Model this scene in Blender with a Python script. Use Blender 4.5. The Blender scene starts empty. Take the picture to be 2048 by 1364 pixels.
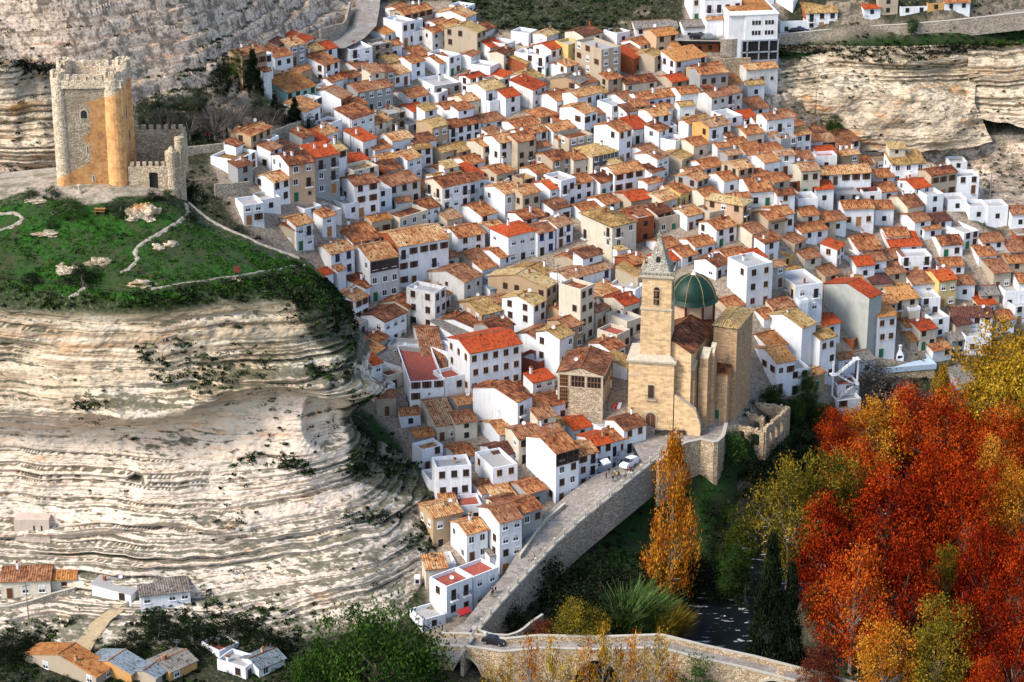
import bpy, bmesh, math, random
import numpy as np
from mathutils import Vector, Matrix
PI=math.pi
# ---------------------------------------------------------------- survey frame
HC=221.0; PITCH=math.radians(22.0); FPX=4923.0
SP,CP=math.sin(PITCH),math.cos(PITCH)
def tdep(v): return math.tan(PITCH+math.atan((v-682.0)/FPX))
def PZ(u,v,Z):
    """where the sight line (u,v) of the survey meets elevation Z"""
    dy=(v-682.0)/FPX; dx=(u-1024.0)/FPX
    # direction: right dx, forward 1, down dy
    D=(dx, CP-dy*SP, -SP-dy*CP)
    t=(Z-HC)/D[2]
    return (D[0]*t, D[1]*t, Z)
def PY(u,v,Y):
    dy=(v-682.0)/FPX; dx=(u-1024.0)/FPX
    D=(dx, CP-dy*SP, -SP-dy*CP); t=Y/D[1]
    return (D[0]*t, Y, HC+D[2]*t)
def depth(p): return p[1]*CP+(HC-p[2])*SP
def pxm(p): return FPX/depth(p)      # survey pixels per metre at p
# ---------------------------------------------------------------- noise
def _hash(ix,iy,iz,seed):
    h=(ix.astype(np.int64)*374761393+iy.astype(np.int64)*668265263+iz.astype(np.int64)*2147483647+seed*1274126177)&0xffffffff
    h=((h^(h>>13))*1274126177)&0xffffffff
    h=(h^(h>>16))&0xffffffff
    return h.astype(np.float64)/4294967295.0
def vnoise(x,y,z=0.0,seed=0):
    x=np.asarray(x,float); y=np.asarray(y,float)+0*x; z=np.asarray(z,float)+0*x
    ix,iy,iz=np.floor(x),np.floor(y),np.floor(z)
    fx,fy,fz=x-ix,y-iy,z-iz
    fx,fy,fz=[f*f*(3-2*f) for f in (fx,fy,fz)]
    r=0
    for a in (0,1):
        for b in (0,1):
            for c in (0,1):
                w=(fx if a else 1-fx)*(fy if b else 1-fy)*(fz if c else 1-fz)
                r=r+w*_hash(ix+a,iy+b,iz+c,seed)
    return r*2-1
def fbm(x,y,z=0.0,oct=4,seed=0):
    r=0;a=1.0;s=0
    for o in range(oct):
        r=r+a*vnoise(np.asarray(x)*2**o,np.asarray(y)*2**o,np.asarray(z)*2**o,seed+o*17); s+=a; a*=.5
    return r/s
# ---------------------------------------------------------------- scene helpers
scn=bpy.context.scene
COL=scn.collection
def link(o): COL.objects.link(o); return o
def mesh_np(name,verts,faces,mats,uv=None,midx=None,smooth=False):
    me=bpy.data.meshes.new(name)
    v=np.asarray(verts,dtype=np.float32); f=np.asarray(faces,dtype=np.int32)
    n=f.shape[1]
    me.vertices.add(len(v)); me.vertices.foreach_set('co',v.ravel())
    me.loops.add(f.size); me.loops.foreach_set('vertex_index',f.ravel())
    me.polygons.add(len(f)); me.polygons.foreach_set('loop_start',np.arange(0,f.size,n,dtype=np.int32))
    me.polygons.foreach_set('loop_total',np.full(len(f),n,dtype=np.int32))
    for m in mats: me.materials.append(m)
    if midx is not None: me.polygons.foreach_set('material_index',np.asarray(midx,dtype=np.int32))
    me.polygons.foreach_set('use_smooth',np.full(len(f),smooth))
    me.update(calc_edges=True)
    if uv is not None:
        l=me.uv_layers.new(name='UVMap'); l.data.foreach_set('uv',np.asarray(uv,dtype=np.float32).ravel())
    me.validate()
    return me
class MB:
    """collects polygons with a material slot and optional uv"""
    def __init__(s): s.v=[]; s.f=[]; s.m=[]; s.uv=[]
    def face(s,pts,m=0,uv=None):
        i=len(s.v); s.v+= [tuple(p) for p in pts]; s.f.append(tuple(range(i,i+len(pts)))); s.m.append(m)
        s.uv.append(uv if uv else [(p[0]+p[1],p[2]) for p in pts])
    def box(s,x0,x1,y0,y1,z0,z1,m=0,top=None,bottom=True):
        P=[(x0,y0,z0),(x1,y0,z0),(x1,y1,z0),(x0,y1,z0),(x0,y0,z1),(x1,y0,z1),(x1,y1,z1),(x0,y1,z1)]
        for q in ((0,1,5,4),(1,2,6,5),(2,3,7,6),(3,0,4,7)): s.face([P[k] for k in q],m)
        s.face([P[k] for k in (4,5,6,7)],m if top is None else top,[(P[k][0],P[k][1]) for k in (4,5,6,7)])
        if bottom: s.face([P[k] for k in (3,2,1,0)],m)
    def prism(s,poly,z0,z1,m=0,top=None):
        n=len(poly)
        for i in range(n):
            a,b=poly[i],poly[(i+1)%n]
            s.face([(a[0],a[1],z0),(b[0],b[1],z0),(b[0],b[1],z1),(a[0],a[1],z1)],m)
        s.face([(p[0],p[1],z1) for p in poly],m if top is None else top,[(p[0],p[1]) for p in poly])
        s.face([(p[0],p[1],z0) for p in reversed(poly)],m)
    def cone(s,c,r0,r1,z0,z1,n=16,m=0,a0=0,a1=2*PI,cap=True):
        full=abs(a1-a0-2*PI)<1e-6
        k=n if full else n+1
        A=[a0+(a1-a0)*i/n for i in range(k)]
        lo=[(c[0]+r0*math.cos(a),c[1]+r0*math.sin(a),z0) for a in A]
        hi=[(c[0]+r1*math.cos(a),c[1]+r1*math.sin(a),z1) for a in A]
        acc=0
        for i in range(k if full else k-1):
            j=(i+1)%k; w=(a1-a0)/n*max(r0,r1); u0=i*w; u1=(i+1)*w
            if r1<1e-4: s.face([lo[i],lo[j],hi[i]],m,[(u0,z0),(u1,z0),((u0+u1)/2,z1)])
            else: s.face([lo[i],lo[j],hi[j],hi[i]],m,[(u0,z0),(u1,z0),(u1,z1),(u0,z1)])
        if cap and r1>1e-4: s.face(hi,m,[(p[0],p[1]) for p in hi])
    def tube(s,a,b,r0,r1,n=6,m=0):
        a,b=Vector(a),Vector(b); d=(b-a)
        if d.length<1e-6: return
        d.normalize(); t=Vector((0,0,1)) if abs(d.z)<.9 else Vector((1,0,0))
        x=d.cross(t).normalized(); y=d.cross(x)
        A=[a+(x*math.cos(2*PI*i/n)+y*math.sin(2*PI*i/n))*r0 for i in range(n)]
        B=[b+(x*math.cos(2*PI*i/n)+y*math.sin(2*PI*i/n))*r1 for i in range(n)]
        L=(b-a).length
        for i in range(n):
            j=(i+1)%n; s.face([A[i],A[j],B[j],B[i]],m,[(i/n,0),((i+1)/n,0),((i+1)/n,L),(i/n,L)])
        s.face(list(reversed(A)),m); s.face(B,m)
    def mesh(s,name,mats,smooth=False):
        me=bpy.data.meshes.new(name); me.from_pydata(s.v,[],s.f)
        for m in mats: me.materials.append(m)
        me.polygons.foreach_set('material_index',s.m)
        if smooth: me.polygons.foreach_set('use_smooth',[True]*len(s.f))
        l=me.uv_layers.new(name='UVMap'); flat=[c for q in s.uv for p in q for c in p]
        l.data.foreach_set('uv',flat)
        me.update(); return me
    def build(s,name,mats,parent=None,smooth=False):
        if not isinstance(mats,(list,tuple)): mats=[mats]
        o=bpy.data.objects.new(name,s.mesh(name,mats,smooth)); link(o)
        if parent: o.parent=parent
        return o
def inst(name,me,parent=None,loc=(0,0,0),rz=0.0,sc=None):
    o=bpy.data.objects.new(name,me); link(o); o.location=loc; o.rotation_euler=(0,0,rz)
    if sc: o.scale=sc
    if parent: o.parent=parent
    return o
def tag(o,label=None,cat=None,group=None,kind=None):
    if label: o['label']=label
    if cat: o['category']=cat
    if group: o['group']=group
    if kind: o['kind']=kind
    return o
def thing(name,label,cat,loc=(0,0,0),rz=0,group=None):
    o=bpy.data.objects.new(name,None); o.empty_display_size=.5; link(o); o.location=loc; o.rotation_euler=(0,0,rz)
    return tag(o,label,cat,group)
# ---------------------------------------------------------------- materials
def srgb(h):
    h=h.lstrip('#'); c=[int(h[i:i+2],16)/255 for i in (0,2,4)]
    return tuple((x/12.92 if x<=.04045 else ((x+.055)/1.055)**2.4) for x in c)+(1,)
class NT:
    def __init__(s,name):
        s.mat=bpy.data.materials.new(name); s.mat.use_nodes=True; s.t=s.mat.node_tree; s.n=s.t.nodes
        s.b=s.n['Principled BSDF']; s.b.inputs['Roughness'].default_value=.85
        s.b.inputs['Specular IOR Level'].default_value=.25
    def add(s,typ,**kw):
        n=s.n.new(typ)
        for k,v in kw.items():
            if k.startswith('i_'): n.inputs[int(k[2:]) if k[2:].isdigit() else k[2:]].default_value=v
            else: setattr(n,k,v)
        return n
    def l(s,a,b): s.t.links.new(a,b)
    def noise(s,vec,scale,detail=4,rough=.55,dist=0):
        n=s.add('ShaderNodeTexNoise'); n.inputs['Scale'].default_value=scale; n.inputs['Detail'].default_value=detail
        n.inputs['Roughness'].default_value=rough; n.inputs['Distortion'].default_value=dist
        if vec is not None: s.l(vec,n.inputs['Vector'])
        return n.outputs['Fac']
    def ramp(s,fac,stops,interp='LINEAR'):
        r=s.add('ShaderNodeValToRGB'); r.color_ramp.interpolation=interp
        e=r.color_ramp.elements
        while len(e)<len(stops): e.new(.5)
        for k,(p,c) in zip(e,stops):
            k.position=p; k.color=c if len(c)==4 else tuple(c)+(1,)
        s.l(fac,r.inputs[0]); return r.outputs[0]
    def mix(s,fac,a,b,mode='MIX'):
        m=s.add('ShaderNodeMix',data_type='RGBA',blend_type=mode)
        for i,x in ((0,fac),(6,a),(7,b)):
            if hasattr(x,'links') or hasattr(x,'is_linked'): s.l(x,m.inputs[i])
            else: m.inputs[i].default_value=x if i==0 else (tuple(x) if len(x)==4 else tuple(x)+(1,))
        return m.outputs[2]
    def math(s,op,a,b=0.0,clamp=False):
        m=s.add('ShaderNodeMath',operation=op,use_clamp=clamp)
        for i,x in ((0,a),(1,b)):
            if hasattr(x,'is_linked'): s.l(x,m.inputs[i])
            else: m.inputs[i].default_value=x
        return m.outputs[0]
    def mapping(s,vec,scale=(1,1,1),rot=(0,0,0),loc=(0,0,0)):
        m=s.add('ShaderNodeMapping'); s.l(vec,m.inputs[0]); m.inputs[1].default_value=loc; m.inputs[2].default_value=rot; m.inputs[3].default_value=scale
        return m.outputs[0]
    def pos(s): return s.add('ShaderNodeNewGeometry').outputs['Position']
    def nz(s):
        g=s.add('ShaderNodeNewGeometry'); x=s.add('ShaderNodeSeparateXYZ'); s.l(g.outputs['Normal'],x.inputs[0]); return x.outputs[2]
    def uv(s):
        return s.add('ShaderNodeUVMap').outputs[0]
    def rnd(s): return s.add('ShaderNodeObjectInfo').outputs['Random']
    def obj(s): return s.add('ShaderNodeTexCoord').outputs['Object']
    def color(s,c): s.l(c,s.b.inputs['Base Color'])
    def bump(s,h,strength=.5,dist=.1):
        b=s.add('ShaderNodeBump'); b.inputs['Strength'].default_value=strength; b.inputs['Distance'].default_value=dist
        s.l(h,b.inputs['Height']); s.l(b.outputs[0],s.b.inputs['Normal'])
def flat(name,c,rough=.7,metal=0,spec=.3):
    t=NT(name); t.b.inputs['Base Color'].default_value=tuple(c)+(1,) if len(c)==3 else c
    t.b.inputs['Roughness'].default_value=rough; t.b.inputs['Metallic'].default_value=metal; t.b.inputs['Specular IOR Level'].default_value=spec
    p=t.pos(); n=t.noise(p,1.7,3)
    c3=tuple(c)[:3]
    t.color(t.ramp(n,[(.3,tuple(x*.8 for x in c3)+(1,)),(.7,tuple(min(1,x*1.15) for x in c3)+(1,))]))
    return t.mat
def plaster(name,c,dirt=(.30,.25,.20),amt=.5,block=False):
    t=NT(name); p=t.pos(); r=t.rnd()
    v=t.add('ShaderNodeVectorMath',operation='ADD'); t.l(p,v.inputs[0]); cc=t.add('ShaderNodeCombineXYZ')
    t.l(t.math('MULTIPLY',r,400.0),cc.inputs[0]); t.l(cc.outputs[0],v.inputs[1]); q=v.outputs[0]
    big=t.noise(q,.35,5,.6); st=t.noise(t.mapping(q,(2.2,2.2,.25)),1.0,4,.6); fine=t.noise(q,5,4,.7)
    base=t.mix(t.ramp(r,[(0,(0,0,0)),(1,(1,1,1))]),tuple(min(1,x*1.03) for x in c),tuple(x*.84 for x in c))
    col=t.mix(t.math('MULTIPLY',t.ramp(st,[(.5,(0,0,0)),(.75,(1,1,1))]),amt*.55),base,dirt)
    col=t.mix(t.math('MULTIPLY',t.ramp(big,[(.52,(0,0,0)),(.66,(1,1,1))]),amt*.5),col,tuple(x*.62 for x in c))
    col=t.mix(t.math('MULTIPLY',t.ramp(fine,[(.4,(1,1,1)),(.6,(0,0,0))]),.10+amt*.12),col,tuple(x*.55 for x in c))
    if block:
        b=t.add('ShaderNodeTexBrick'); b.inputs['Scale'].default_value=1; b.inputs['Brick Width'].default_value=block[0]; b.inputs['Row Height'].default_value=block[1]
        b.inputs['Mortar Size'].default_value=block[2]; b.inputs['Color1'].default_value=(1,1,1,1); b.inputs['Color2'].default_value=(.55,.55,.55,1); b.inputs['Mortar'].default_value=(.22,.2,.18,1)
        t.l(t.uv(),b.inputs[0]); col=t.mix(.85,col,b.outputs[0],'MULTIPLY')
        t.bump(b.outputs[0],.5,.06)
    else: t.bump(fine,.25,.05)
    t.color(col); t.b.inputs['Roughness'].default_value=.92
    return t.mat
def rubble(name,c1,c2,c3,size=.45,gap=.1,uvm=True,stain=None,dark=.35):
    """irregular coursed stonework"""
    t=NT(name); q=t.uv() if uvm else t.pos()
    vo=t.add('ShaderNodeTexVoronoi',feature='DISTANCE_TO_EDGE'); vo.inputs['Scale'].default_value=1/size; mp=t.mapping(q,(1,1.7,1) if uvm else (1,1,1.7)); t.l(mp,vo.inputs['Vector'])
    vc=t.add('ShaderNodeTexVoronoi'); vc.inputs['Scale'].default_value=1/size; t.l(mp,vc.inputs['Vector'])
    sx=t.add('ShaderNodeSeparateXYZ'); t.l(vc.outputs['Color'],sx.inputs[0])
    col=t.ramp(sx.outputs[0],[(0,c1),(.5,c2),(1,c3)])
    col=t.mix(t.ramp(vo.outputs['Distance'],[(0,(1,1,1)),(gap,(0,0,0))]),col,tuple(x*dark for x in c1))
    big=t.noise(t.pos(),.25,5,.65)
    col=t.mix(t.ramp(big,[(.45,(0,0,0)),(.7,(.55,.55,.55))]),col,tuple(x*.45 for x in c2))
    if stain: col=stain(t,col)
    t.bump(vo.outputs['Distance'],.7,.12); t.color(col); t.b.inputs['Roughness'].default_value=.95
    return t.mat
def rooftile(name,cols,contrast=1.0,fine=True):
    """clay tiles: courses run down the slope (v), columns across it (u); patches of old and new tile"""
    t=NT(name); uv=t.uv(); r=t.rnd()
    cc=t.add('ShaderNodeCombineXYZ'); t.l(t.math('MULTIPLY',r,91.0),cc.inputs[0]); t.l(t.math('MULTIPLY',r,57.0),cc.inputs[1])
    va=t.add('ShaderNodeVectorMath',operation='ADD'); t.l(uv,va.inputs[0]); t.l(cc.outputs[0],va.inputs[1]); q=va.outputs[0]
    n1=t.noise(t.mapping(q,(1.7,.5,1)),1.0,4,.75)
    n2=t.noise(t.mapping(q,(.22,.22,1)),1.0,3,.6)
    n3=t.noise(t.mapping(q,(1.9,1.3,1)),1.0,3,.75,.5)
    s=t.math('ADD',t.math('MULTIPLY',n1,.62),t.math('MULTIPLY',n2,.38))
    s=t.math('ADD',s,t.math('MULTIPLY',t.math('SUBTRACT',r,.5),.17))
    k=len(cols); w=.145/contrast
    st=[(.5-w+2*w*i/(k-1),cols[i]) for i in range(k)]
    col=t.ramp(s,st)
    col=t.mix(t.ramp(n3,[(.37,(1,1,1)),(.47,(0,0,0))]),col,tuple(x*.25 for x in cols[0]))
    wv=t.add('ShaderNodeTexWave',wave_type='BANDS',bands_direction='X'); wv.inputs['Scale'].default_value=.7; wv.inputs['Distortion'].default_value=.6
    t.l(uv,wv.inputs['Vector'])
    col=t.mix(t.ramp(wv.outputs['Fac'],[(.0,(.55,.55,.55)),(.45,(0,0,0))]),col,tuple(x*.25 for x in cols[0]))
    t.color(col); t.bump(wv.outputs['Fac'],.6,.1); t.b.inputs['Roughness'].default_value=.9
    return t.mat
M={}
W=dict(w=(.80,.80,.80),c=(.66,.58,.45),b=(.47,.38,.27),y=(.62,.46,.18),o=(.60,.32,.10),p=(.62,.40,.25),g=(.34,.34,.33),
       m=(.30,.58,.48),t=(.45,.31,.18),k=(.12,.115,.11),l=(.44,.45,.40))
for k,c in W.items(): M['W'+k]=plaster('plaster_'+k,c,amt=.8 if k=='w' else 1.0)
M['Wv']=plaster('plaster_old_white',(.68,.66,.62),amt=1.5)
M['Ws']=rubble('rubble_wall',(.20,.16,.12),(.36,.30,.22),(.48,.42,.33),.5,.12)
M['Wr']=plaster('brick_wall',(.46,.13,.05),dirt=(.2,.06,.03),amt=.7,block=(.5,.16,.012))
M['Wd']=plaster('rust_wall',(.25,.06,.035),dirt=(.12,.04,.03),amt=.9)
R={}
R['t']=rooftile('roof_terracotta',[(.06,.021,.010),(.20,.058,.022),(.40,.135,.045),(.55,.27,.10),(.67,.46,.24)])
R['u']=rooftile('roof_brown',[(.08,.032,.016),(.19,.065,.028),(.32,.125,.055),(.42,.22,.11),(.52,.35,.2)])
R['y']=rooftile('roof_ochre',[(.14,.075,.025),(.28,.15,.045),(.42,.25,.085),(.54,.36,.14),(.62,.46,.24)])
R['r']=rooftile('roof_red',[(.18,.025,.008),(.40,.058,.012),(.52,.085,.016),(.56,.13,.03)],.8)
R['o']=rooftile('roof_orange',[(.20,.07,.02),(.42,.16,.045),(.55,.24,.07),(.62,.33,.12)],.9)
R['d']=rooftile('roof_dark',[(.04,.018,.014),(.09,.03,.02),(.14,.05,.035),(.22,.10,.07)])
R['g']=rooftile('roof_gray',[(.10,.085,.07),(.20,.17,.14),(.28,.25,.21),(.36,.33,.28)],.8)
R['m']=rooftile('roof_sheet',[(.10,.12,.13),(.17,.20,.22),(.24,.28,.31),(.32,.37,.40)],.7)
R['f']=plaster('terrace_floor',(.42,.40,.38),amt=1.2)
R['e']=plaster('terrace_red',(.36,.08,.05),amt=.9)
M['glass']=flat('dark_glass',(.012,.014,.018),.25,0,.5)
M['shade']=flat('window_dark',(.02,.018,.016),.6)
M['wood']=flat('brown_wood',(.12,.045,.02),.7)
M['woodo']=flat('light_wood',(.34,.15,.05),.7)
M['blue']=flat('blue_paint',(.02,.06,.30),.6)
M['green']=flat('green_paint',(.01,.12,.05),.6)
M['white']=flat('white_paint',(.80,.80,.80),.7)
M['shutter']=flat('roller_shutter',(.50,.50,.49),.7)
M['metal']=flat('grey_metal',(.30,.32,.34),.45,.4)
M['iron']=flat('black_iron',(.03,.03,.03),.6)
M['stoneled']=flat('stone_trim',(.45,.38,.28),.9)
# ================================================================ TERRAIN
CT=[]
for u in (880,1000,1120,1250):
    for v in (150,250,400,550,700,860): 
        Y=304.3/(tdep(v)+.23); CT.append((u,v,HC-Y*tdep(v)))
for u,vs in ((1400,(200,400,550,700)),(1550,(330,450,560))):
    for v in vs:
        Y=304.3/(tdep(v)+.23); CT.append((u,v,HC-Y*tdep(v)))
for u,v in ((1000,1000),(940,1100),(880,1200),(960,900),(1120,950)):
    Y=304.3/(tdep(v)+.23); CT.append((u,v,HC-Y*tdep(v)))
CT+=[(-300,340,60),(50,340,58),(50,200,70),(50,100,78),(50,0,88),(50,-90,97),(-300,0,88),(-300,200,72),(300,0,84),(300,-90,93),(300,150,70),(300,300,60),
 (500,0,76),(500,120,66),(450,220,62),(400,290,60),(520,330,56),(520,430,50),(600,250,56),(620,480,44),(700,300,49.5),(640,560,37),(700,640,30),(720,700,26.5),
 (700,0,66),(700,-90,72),(700,100,60),(900,0,64),(1100,0,65.5),(1100,-90,72),(1100,60,60),(1300,0,66),(1300,60,60),(1500,60,60),(1500,0,66),(1500,-90,74),
 (1700,0,66),(1700,60,60),(1900,0,66),(1900,40,61),(2048,0,64),(2048,50,58),(2400,0,64),(2300,-90,70),
 (1700,262,36),(1900,262,35),(2100,262,35),(2400,262,34),(1600,300,39),(1850,350,34),(2000,350,33),(1700,450,31.5),(1900,450,30),(2048,450,29),(2400,450,28),
 (1600,600,26),(1850,600,20),(2048,600,18),(2400,600,16),(1500,760,20),(1620,780,15.5),(1700,760,13),(1900,760,8.5),(2048,700,10),(2400,700,9),(1400,860,19.2),
 (1560,900,12),(1450,950,12),(1400,1050,5),(1262,1003,8.8),(1220,1060,7.0),(1180,1150,3),(1100,1180,3.2),(1059,1200,4.6),(1127,1134,6.6),(1179,1084,8.2),(1000,1252,2.6),(1330,1140,1.5),
 (1700,950,2),(1700,1200,1.5),(2000,950,2),(2000,1200,2),(1750,860,4),(2048,830,4),(2400,900,3),(2400,1300,3),(1700,1420,1.5),(2000,1420,2),(1200,1350,1),(1000,1400,2),(700,1400,4),(300,1400,4),
 (780,850,20),(860,1000,14),(860,1130,9),(830,1240,6),(700,1250,6),(400,1250,6),(100,1250,6),(-300,1250,6),(-300,1450,4),(0,1420,4),(400,1100,9),(100,1100,9),(-300,1000,10),(500,900,18),(200,800,22),(-300,800,24),(600,750,28),(450,600,40),(100,560,44),(-300,560,46)]
cp=np.array([PZ(*c) for c in CT]); cxy=cp[:,:2]/100.0; cz=cp[:,2]
def _tk(r2): return np.where(r2>1e-12,.5*r2*np.log(np.maximum(r2,1e-12)),0)
n=len(cxy); d2=((cxy[:,None]-cxy[None])**2).sum(-1); K=_tk(d2)+np.eye(n)*2e-3
A=np.zeros((n+3,n+3)); A[:n,:n]=K; A[:n,n]=1; A[:n,n+1:]=cxy; A[n,:n]=1; A[n+1:,:n]=cxy.T
sol=np.linalg.solve(A,np.concatenate([cz,[0,0,0]]))
def tps(X,Y):
    X=np.asarray(X,float)/100; Y=np.asarray(Y,float)/100; sh=X.shape; X=X.ravel(); Y=Y.ravel(); out=np.empty(len(X))
    for i in range(0,len(X),20000):
        x,y=X[i:i+20000],Y[i:i+20000]
        d=(x[:,None]-cxy[None,:,0])**2+(y[:,None]-cxy[None,:,1])**2
        out[i:i+20000]=_tk(d)@sol[:n]+sol[n]+sol[n+1]*x+sol[n+2]*y
    return out.reshape(sh)
def seg_dist(X,Y,pts):
    best=np.full(np.shape(X),1e9)
    for (x0,y0),(x1,y1) in zip(pts[:-1],pts[1:]):
        dx,dy=x1-x0,y1-y0; t=np.clip(((X-x0)*dx+(Y-y0)*dy)/(dx*dx+dy*dy),0,1)
        best=np.minimum(best,np.hypot(X-x0-t*dx,Y-y0-t*dy))
    return best
RIVER=[PZ(*q)[:2] for q in ((1760,1010,0),(1600,1080,0),(1490,1170,0),(1425,1255,0),(1340,1370,0),(1200,1500,0))]
def smooth(a,b,x): t=np.clip((x-a)/(b-a),0,1); return t*t*(3-2*t)
# coarse height grid used for every lookup
GX=np.arange(-190,191,1.0); GY=np.arange(355,741,1.0)
gx,gy=np.meshgrid(GX,GY)
def base_h(X,Y):
    h=tps(X,Y)
    d=seg_dist(X,Y,RIVER)
    h=h*smooth(8.5,17,d)-1.6*(1-smooth(7,13,d))
    return h
GH=base_h(gx,gy)
def hgt(x,y):
    fx=np.clip((np.asarray(x,float)-GX[0]),0,len(GX)-1.001); fy=np.clip((np.asarray(y,float)-GY[0]),0,len(GY)-1.001)
    i=fx.astype(int); j=fy.astype(int); a=fx-i; b=fy-j
    return GH[j,i]*(1-a)*(1-b)+GH[j,i+1]*a*(1-b)+GH[j+1,i]*(1-a)*b+GH[j+1,i+1]*a*b
def ground(u,v,start=365):
    """the point where the sight line (u,v) meets the open ground"""
    Ys=np.arange(start,738,.25); dy=(v-682.0)/FPX; D=((u-1024.0)/FPX, CP-dy*SP, -SP-dy*CP)
    t=Ys/D[1]; X=D[0]*t; Z=HC+D[2]*t; k=np.nonzero(Z<hgt(X,Ys))[0]
    i=k[0] if len(k) else len(Ys)-1
    return (float(X[i]),float(Ys[i]),float(Z[i]))
# ---------------------------------------------------------------- bedded rock profile
rg=np.random.RandomState(5)
ZS=np.arange(-10,130,.04); PROF=np.zeros(len(ZS)); z=-10.0; BED=np.zeros(len(ZS))
while z<130:
    th=rg.choice([.5,.8,1.1,1.6,2.4],p=[.25,.25,.22,.18,.10])*rg.uniform(.8,1.2); a=rg.uniform(-.35,.75); 
    k=(ZS>=z)&(ZS<z+th); t=(ZS[k]-z)/th
    PROF[k]=a*(.35+.65*np.sin(np.clip(t*1.15,0,1)*PI*.75))+ .25*t - .9*rg.uniform(.4,1.2)*np.exp(-(t*th/.22)**2)
    BED[k]=rg.uniform(0,1); z+=th
def prof(zz): return np.interp(zz,ZS,PROF)
def bed(zz): return BED[np.clip(((zz+10)/.04).astype(int),0,len(ZS)-1)]
# ---------------------------------------------------------------- materials of the ground
def rockmat(name,warm=.5,veg=.5,gold=False):
    t=NT(name); p=t.pos(); nz=t.nz()
    st=t.noise(t.mapping(p,(.05,.05,1.3)),1.0,5,.6,.4)
    cl=t.noise(p,.11,4,.6); fi=t.noise(t.mapping(p,(1,1,2.4)),1.5,6,.7); fx=t.noise(t.mapping(p,(1,1,3)),.5,5,.7)
    a=t.ramp(st,[(.32,(.26,.19,.12)),(.44,(.44,.33,.24)),(.52,(.60,.50,.38)),(.62,(.70,.62,.50)),(.72,(.46,.38,.28))])
    b=t.ramp(st,[(.35,(.56,.46,.36)),(.5,(.68,.55,.43)),(.6,(.62,.44,.30)),(.7,(.72,.64,.54))])
    col=t.mix(t.ramp(cl,[(.42,(0,0,0)),(.58,(1,1,1))]),a,b)
    if gold: col=t.mix(.55,col,t.ramp(cl,[(.38,(.42,.30,.17)),(.5,(.72,.55,.34)),(.62,(.80,.66,.47))]))
    og=t.noise(t.mapping(p,(.10,.10,.35)),1.0,4,.6)
    col=t.mix(t.ramp(og,[(.57,(0,0,0)),(.68,(warm,warm,warm))]),col,(.62,.30,.10))
    col=t.mix(t.ramp(fx,[(.50,(0,0,0)),(.62,(.75,.75,.75))]),col,(.16,.135,.105))
    col=t.mix(t.ramp(fi,[(.30,(.8,.8,.8)),(.46,(0,0,0))]),col,(.13,.11,.09))
    up=t.ramp(t.math('ADD',nz,t.math('MULTIPLY',t.math('SUBTRACT',fx,.5),1.1)),[(.62,(0,0,0)),(.84,(veg,veg,veg))])
    col=t.mix(up,col,t.ramp(fi,[(.35,(.02,.028,.012)),(.5,(.045,.055,.02)),(.65,(.12,.11,.07))]))
    t.color(col); t.bump(fi,.9,.35); t.b.inputs['Roughness'].default_value=.97
    return t.mat
M['rock']=rockmat('bedded_limestone',.45,.85)
M['rockwarm']=rockmat('warm_limestone',1.0,.55,True)
def attrcol(t,name):
    a=t.add('ShaderNodeAttribute',attribute_name=name); return a.outputs['Fac']
# the open ground: paving in town, scrub, grass, rock by cover maps
t=NT('open_ground'); p=t.pos(); nz=t.nz()
fi=t.noise(p,1.6,6,.7); md=t.noise(p,.35,5,.65); lg=t.noise(p,.07,4,.6)
st=t.noise(t.mapping(p,(.06,.06,1.2)),1.0,5,.6,.3)
rock=t.ramp(st,[(.33,(.38,.27,.18)),(.45,(.62,.46,.33)),(.55,(.76,.60,.45)),(.66,(.64,.40,.25))])
rock=t.mix(t.ramp(md,[(.42,(.9,.9,.9)),(.52,(0,0,0))]),rock,(.17,.13,.09)); rock=t.mix(t.ramp(fi,[(.36,(.9,.9,.9)),(.50,(0,0,0))]),rock,(.10,.080,.06))
scrub=t.ramp(fi,[(.33,(.006,.008,.004)),(.46,(.018,.022,.009)),(.58,(.045,.045,.02)),(.70,(.22,.19,.13))])
grass=t.ramp(fi,[(.3,(.006,.018,.003)),(.5,(.014,.045,.005)),(.7,(.028,.075,.010))])
grass=t.mix(t.ramp(md,[(.42,(.8,.8,.8)),(.52,(0,0,0))]),grass,(.03,.035,.015))
pave=t.ramp(fi,[(.3,(.10,.075,.055)),(.5,(.27,.21,.155)),(.7,(.42,.34,.25))])
col=t.mix(t.ramp(attrcol(t,'rock'),[(.0,(0,0,0)),(1,(1,1,1))]),scrub,rock)
flatness=t.ramp(t.math('ADD',nz,t.math('MULTIPLY',t.math('SUBTRACT',md,.5),.8)),[(.80,(0,0,0)),(.90,(1,1,1))])
col=t.mix(t.math('MULTIPLY',flatness,t.math('SUBTRACT',1.0,t.math('MULTIPLY',attrcol(t,'rock'),.62))),col,scrub)
col=t.mix(t.ramp(t.math('ADD',attrcol(t,'grass'),t.math('MULTIPLY',t.math('SUBTRACT',md,.5),1.2)),[(.4,(0,0,0)),(.6,(1,1,1))]),col,grass)
col=t.mix(attrcol(t,'town'),col,pave)
t.color(col); t.bump(fi,.9,.3); t.b.inputs['Roughness'].default_value=.97; M['ground']=t.mat
def setattr_f(me,name,arr):
    a=me.attributes.new(name,'FLOAT','POINT'); a.data.foreach_set('value',np.asarray(arr,dtype=np.float32).ravel())
def gridmesh(name,P,mats,attrs={},smooth=True):
    """P: (rows, cols, 3)"""
    r,c=P.shape[:2]; idx=np.arange(r*c).reshape(r,c)
    f=np.stack([idx[:-1,:-1],idx[1:,:-1],idx[1:,1:],idx[:-1,1:]],-1).reshape(-1,4)
    me=mesh_np(name,P.reshape(-1,3),f,mats,smooth=smooth)
    for k,a in attrs.items(): setattr_f(me,k,a)
    return me
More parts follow.
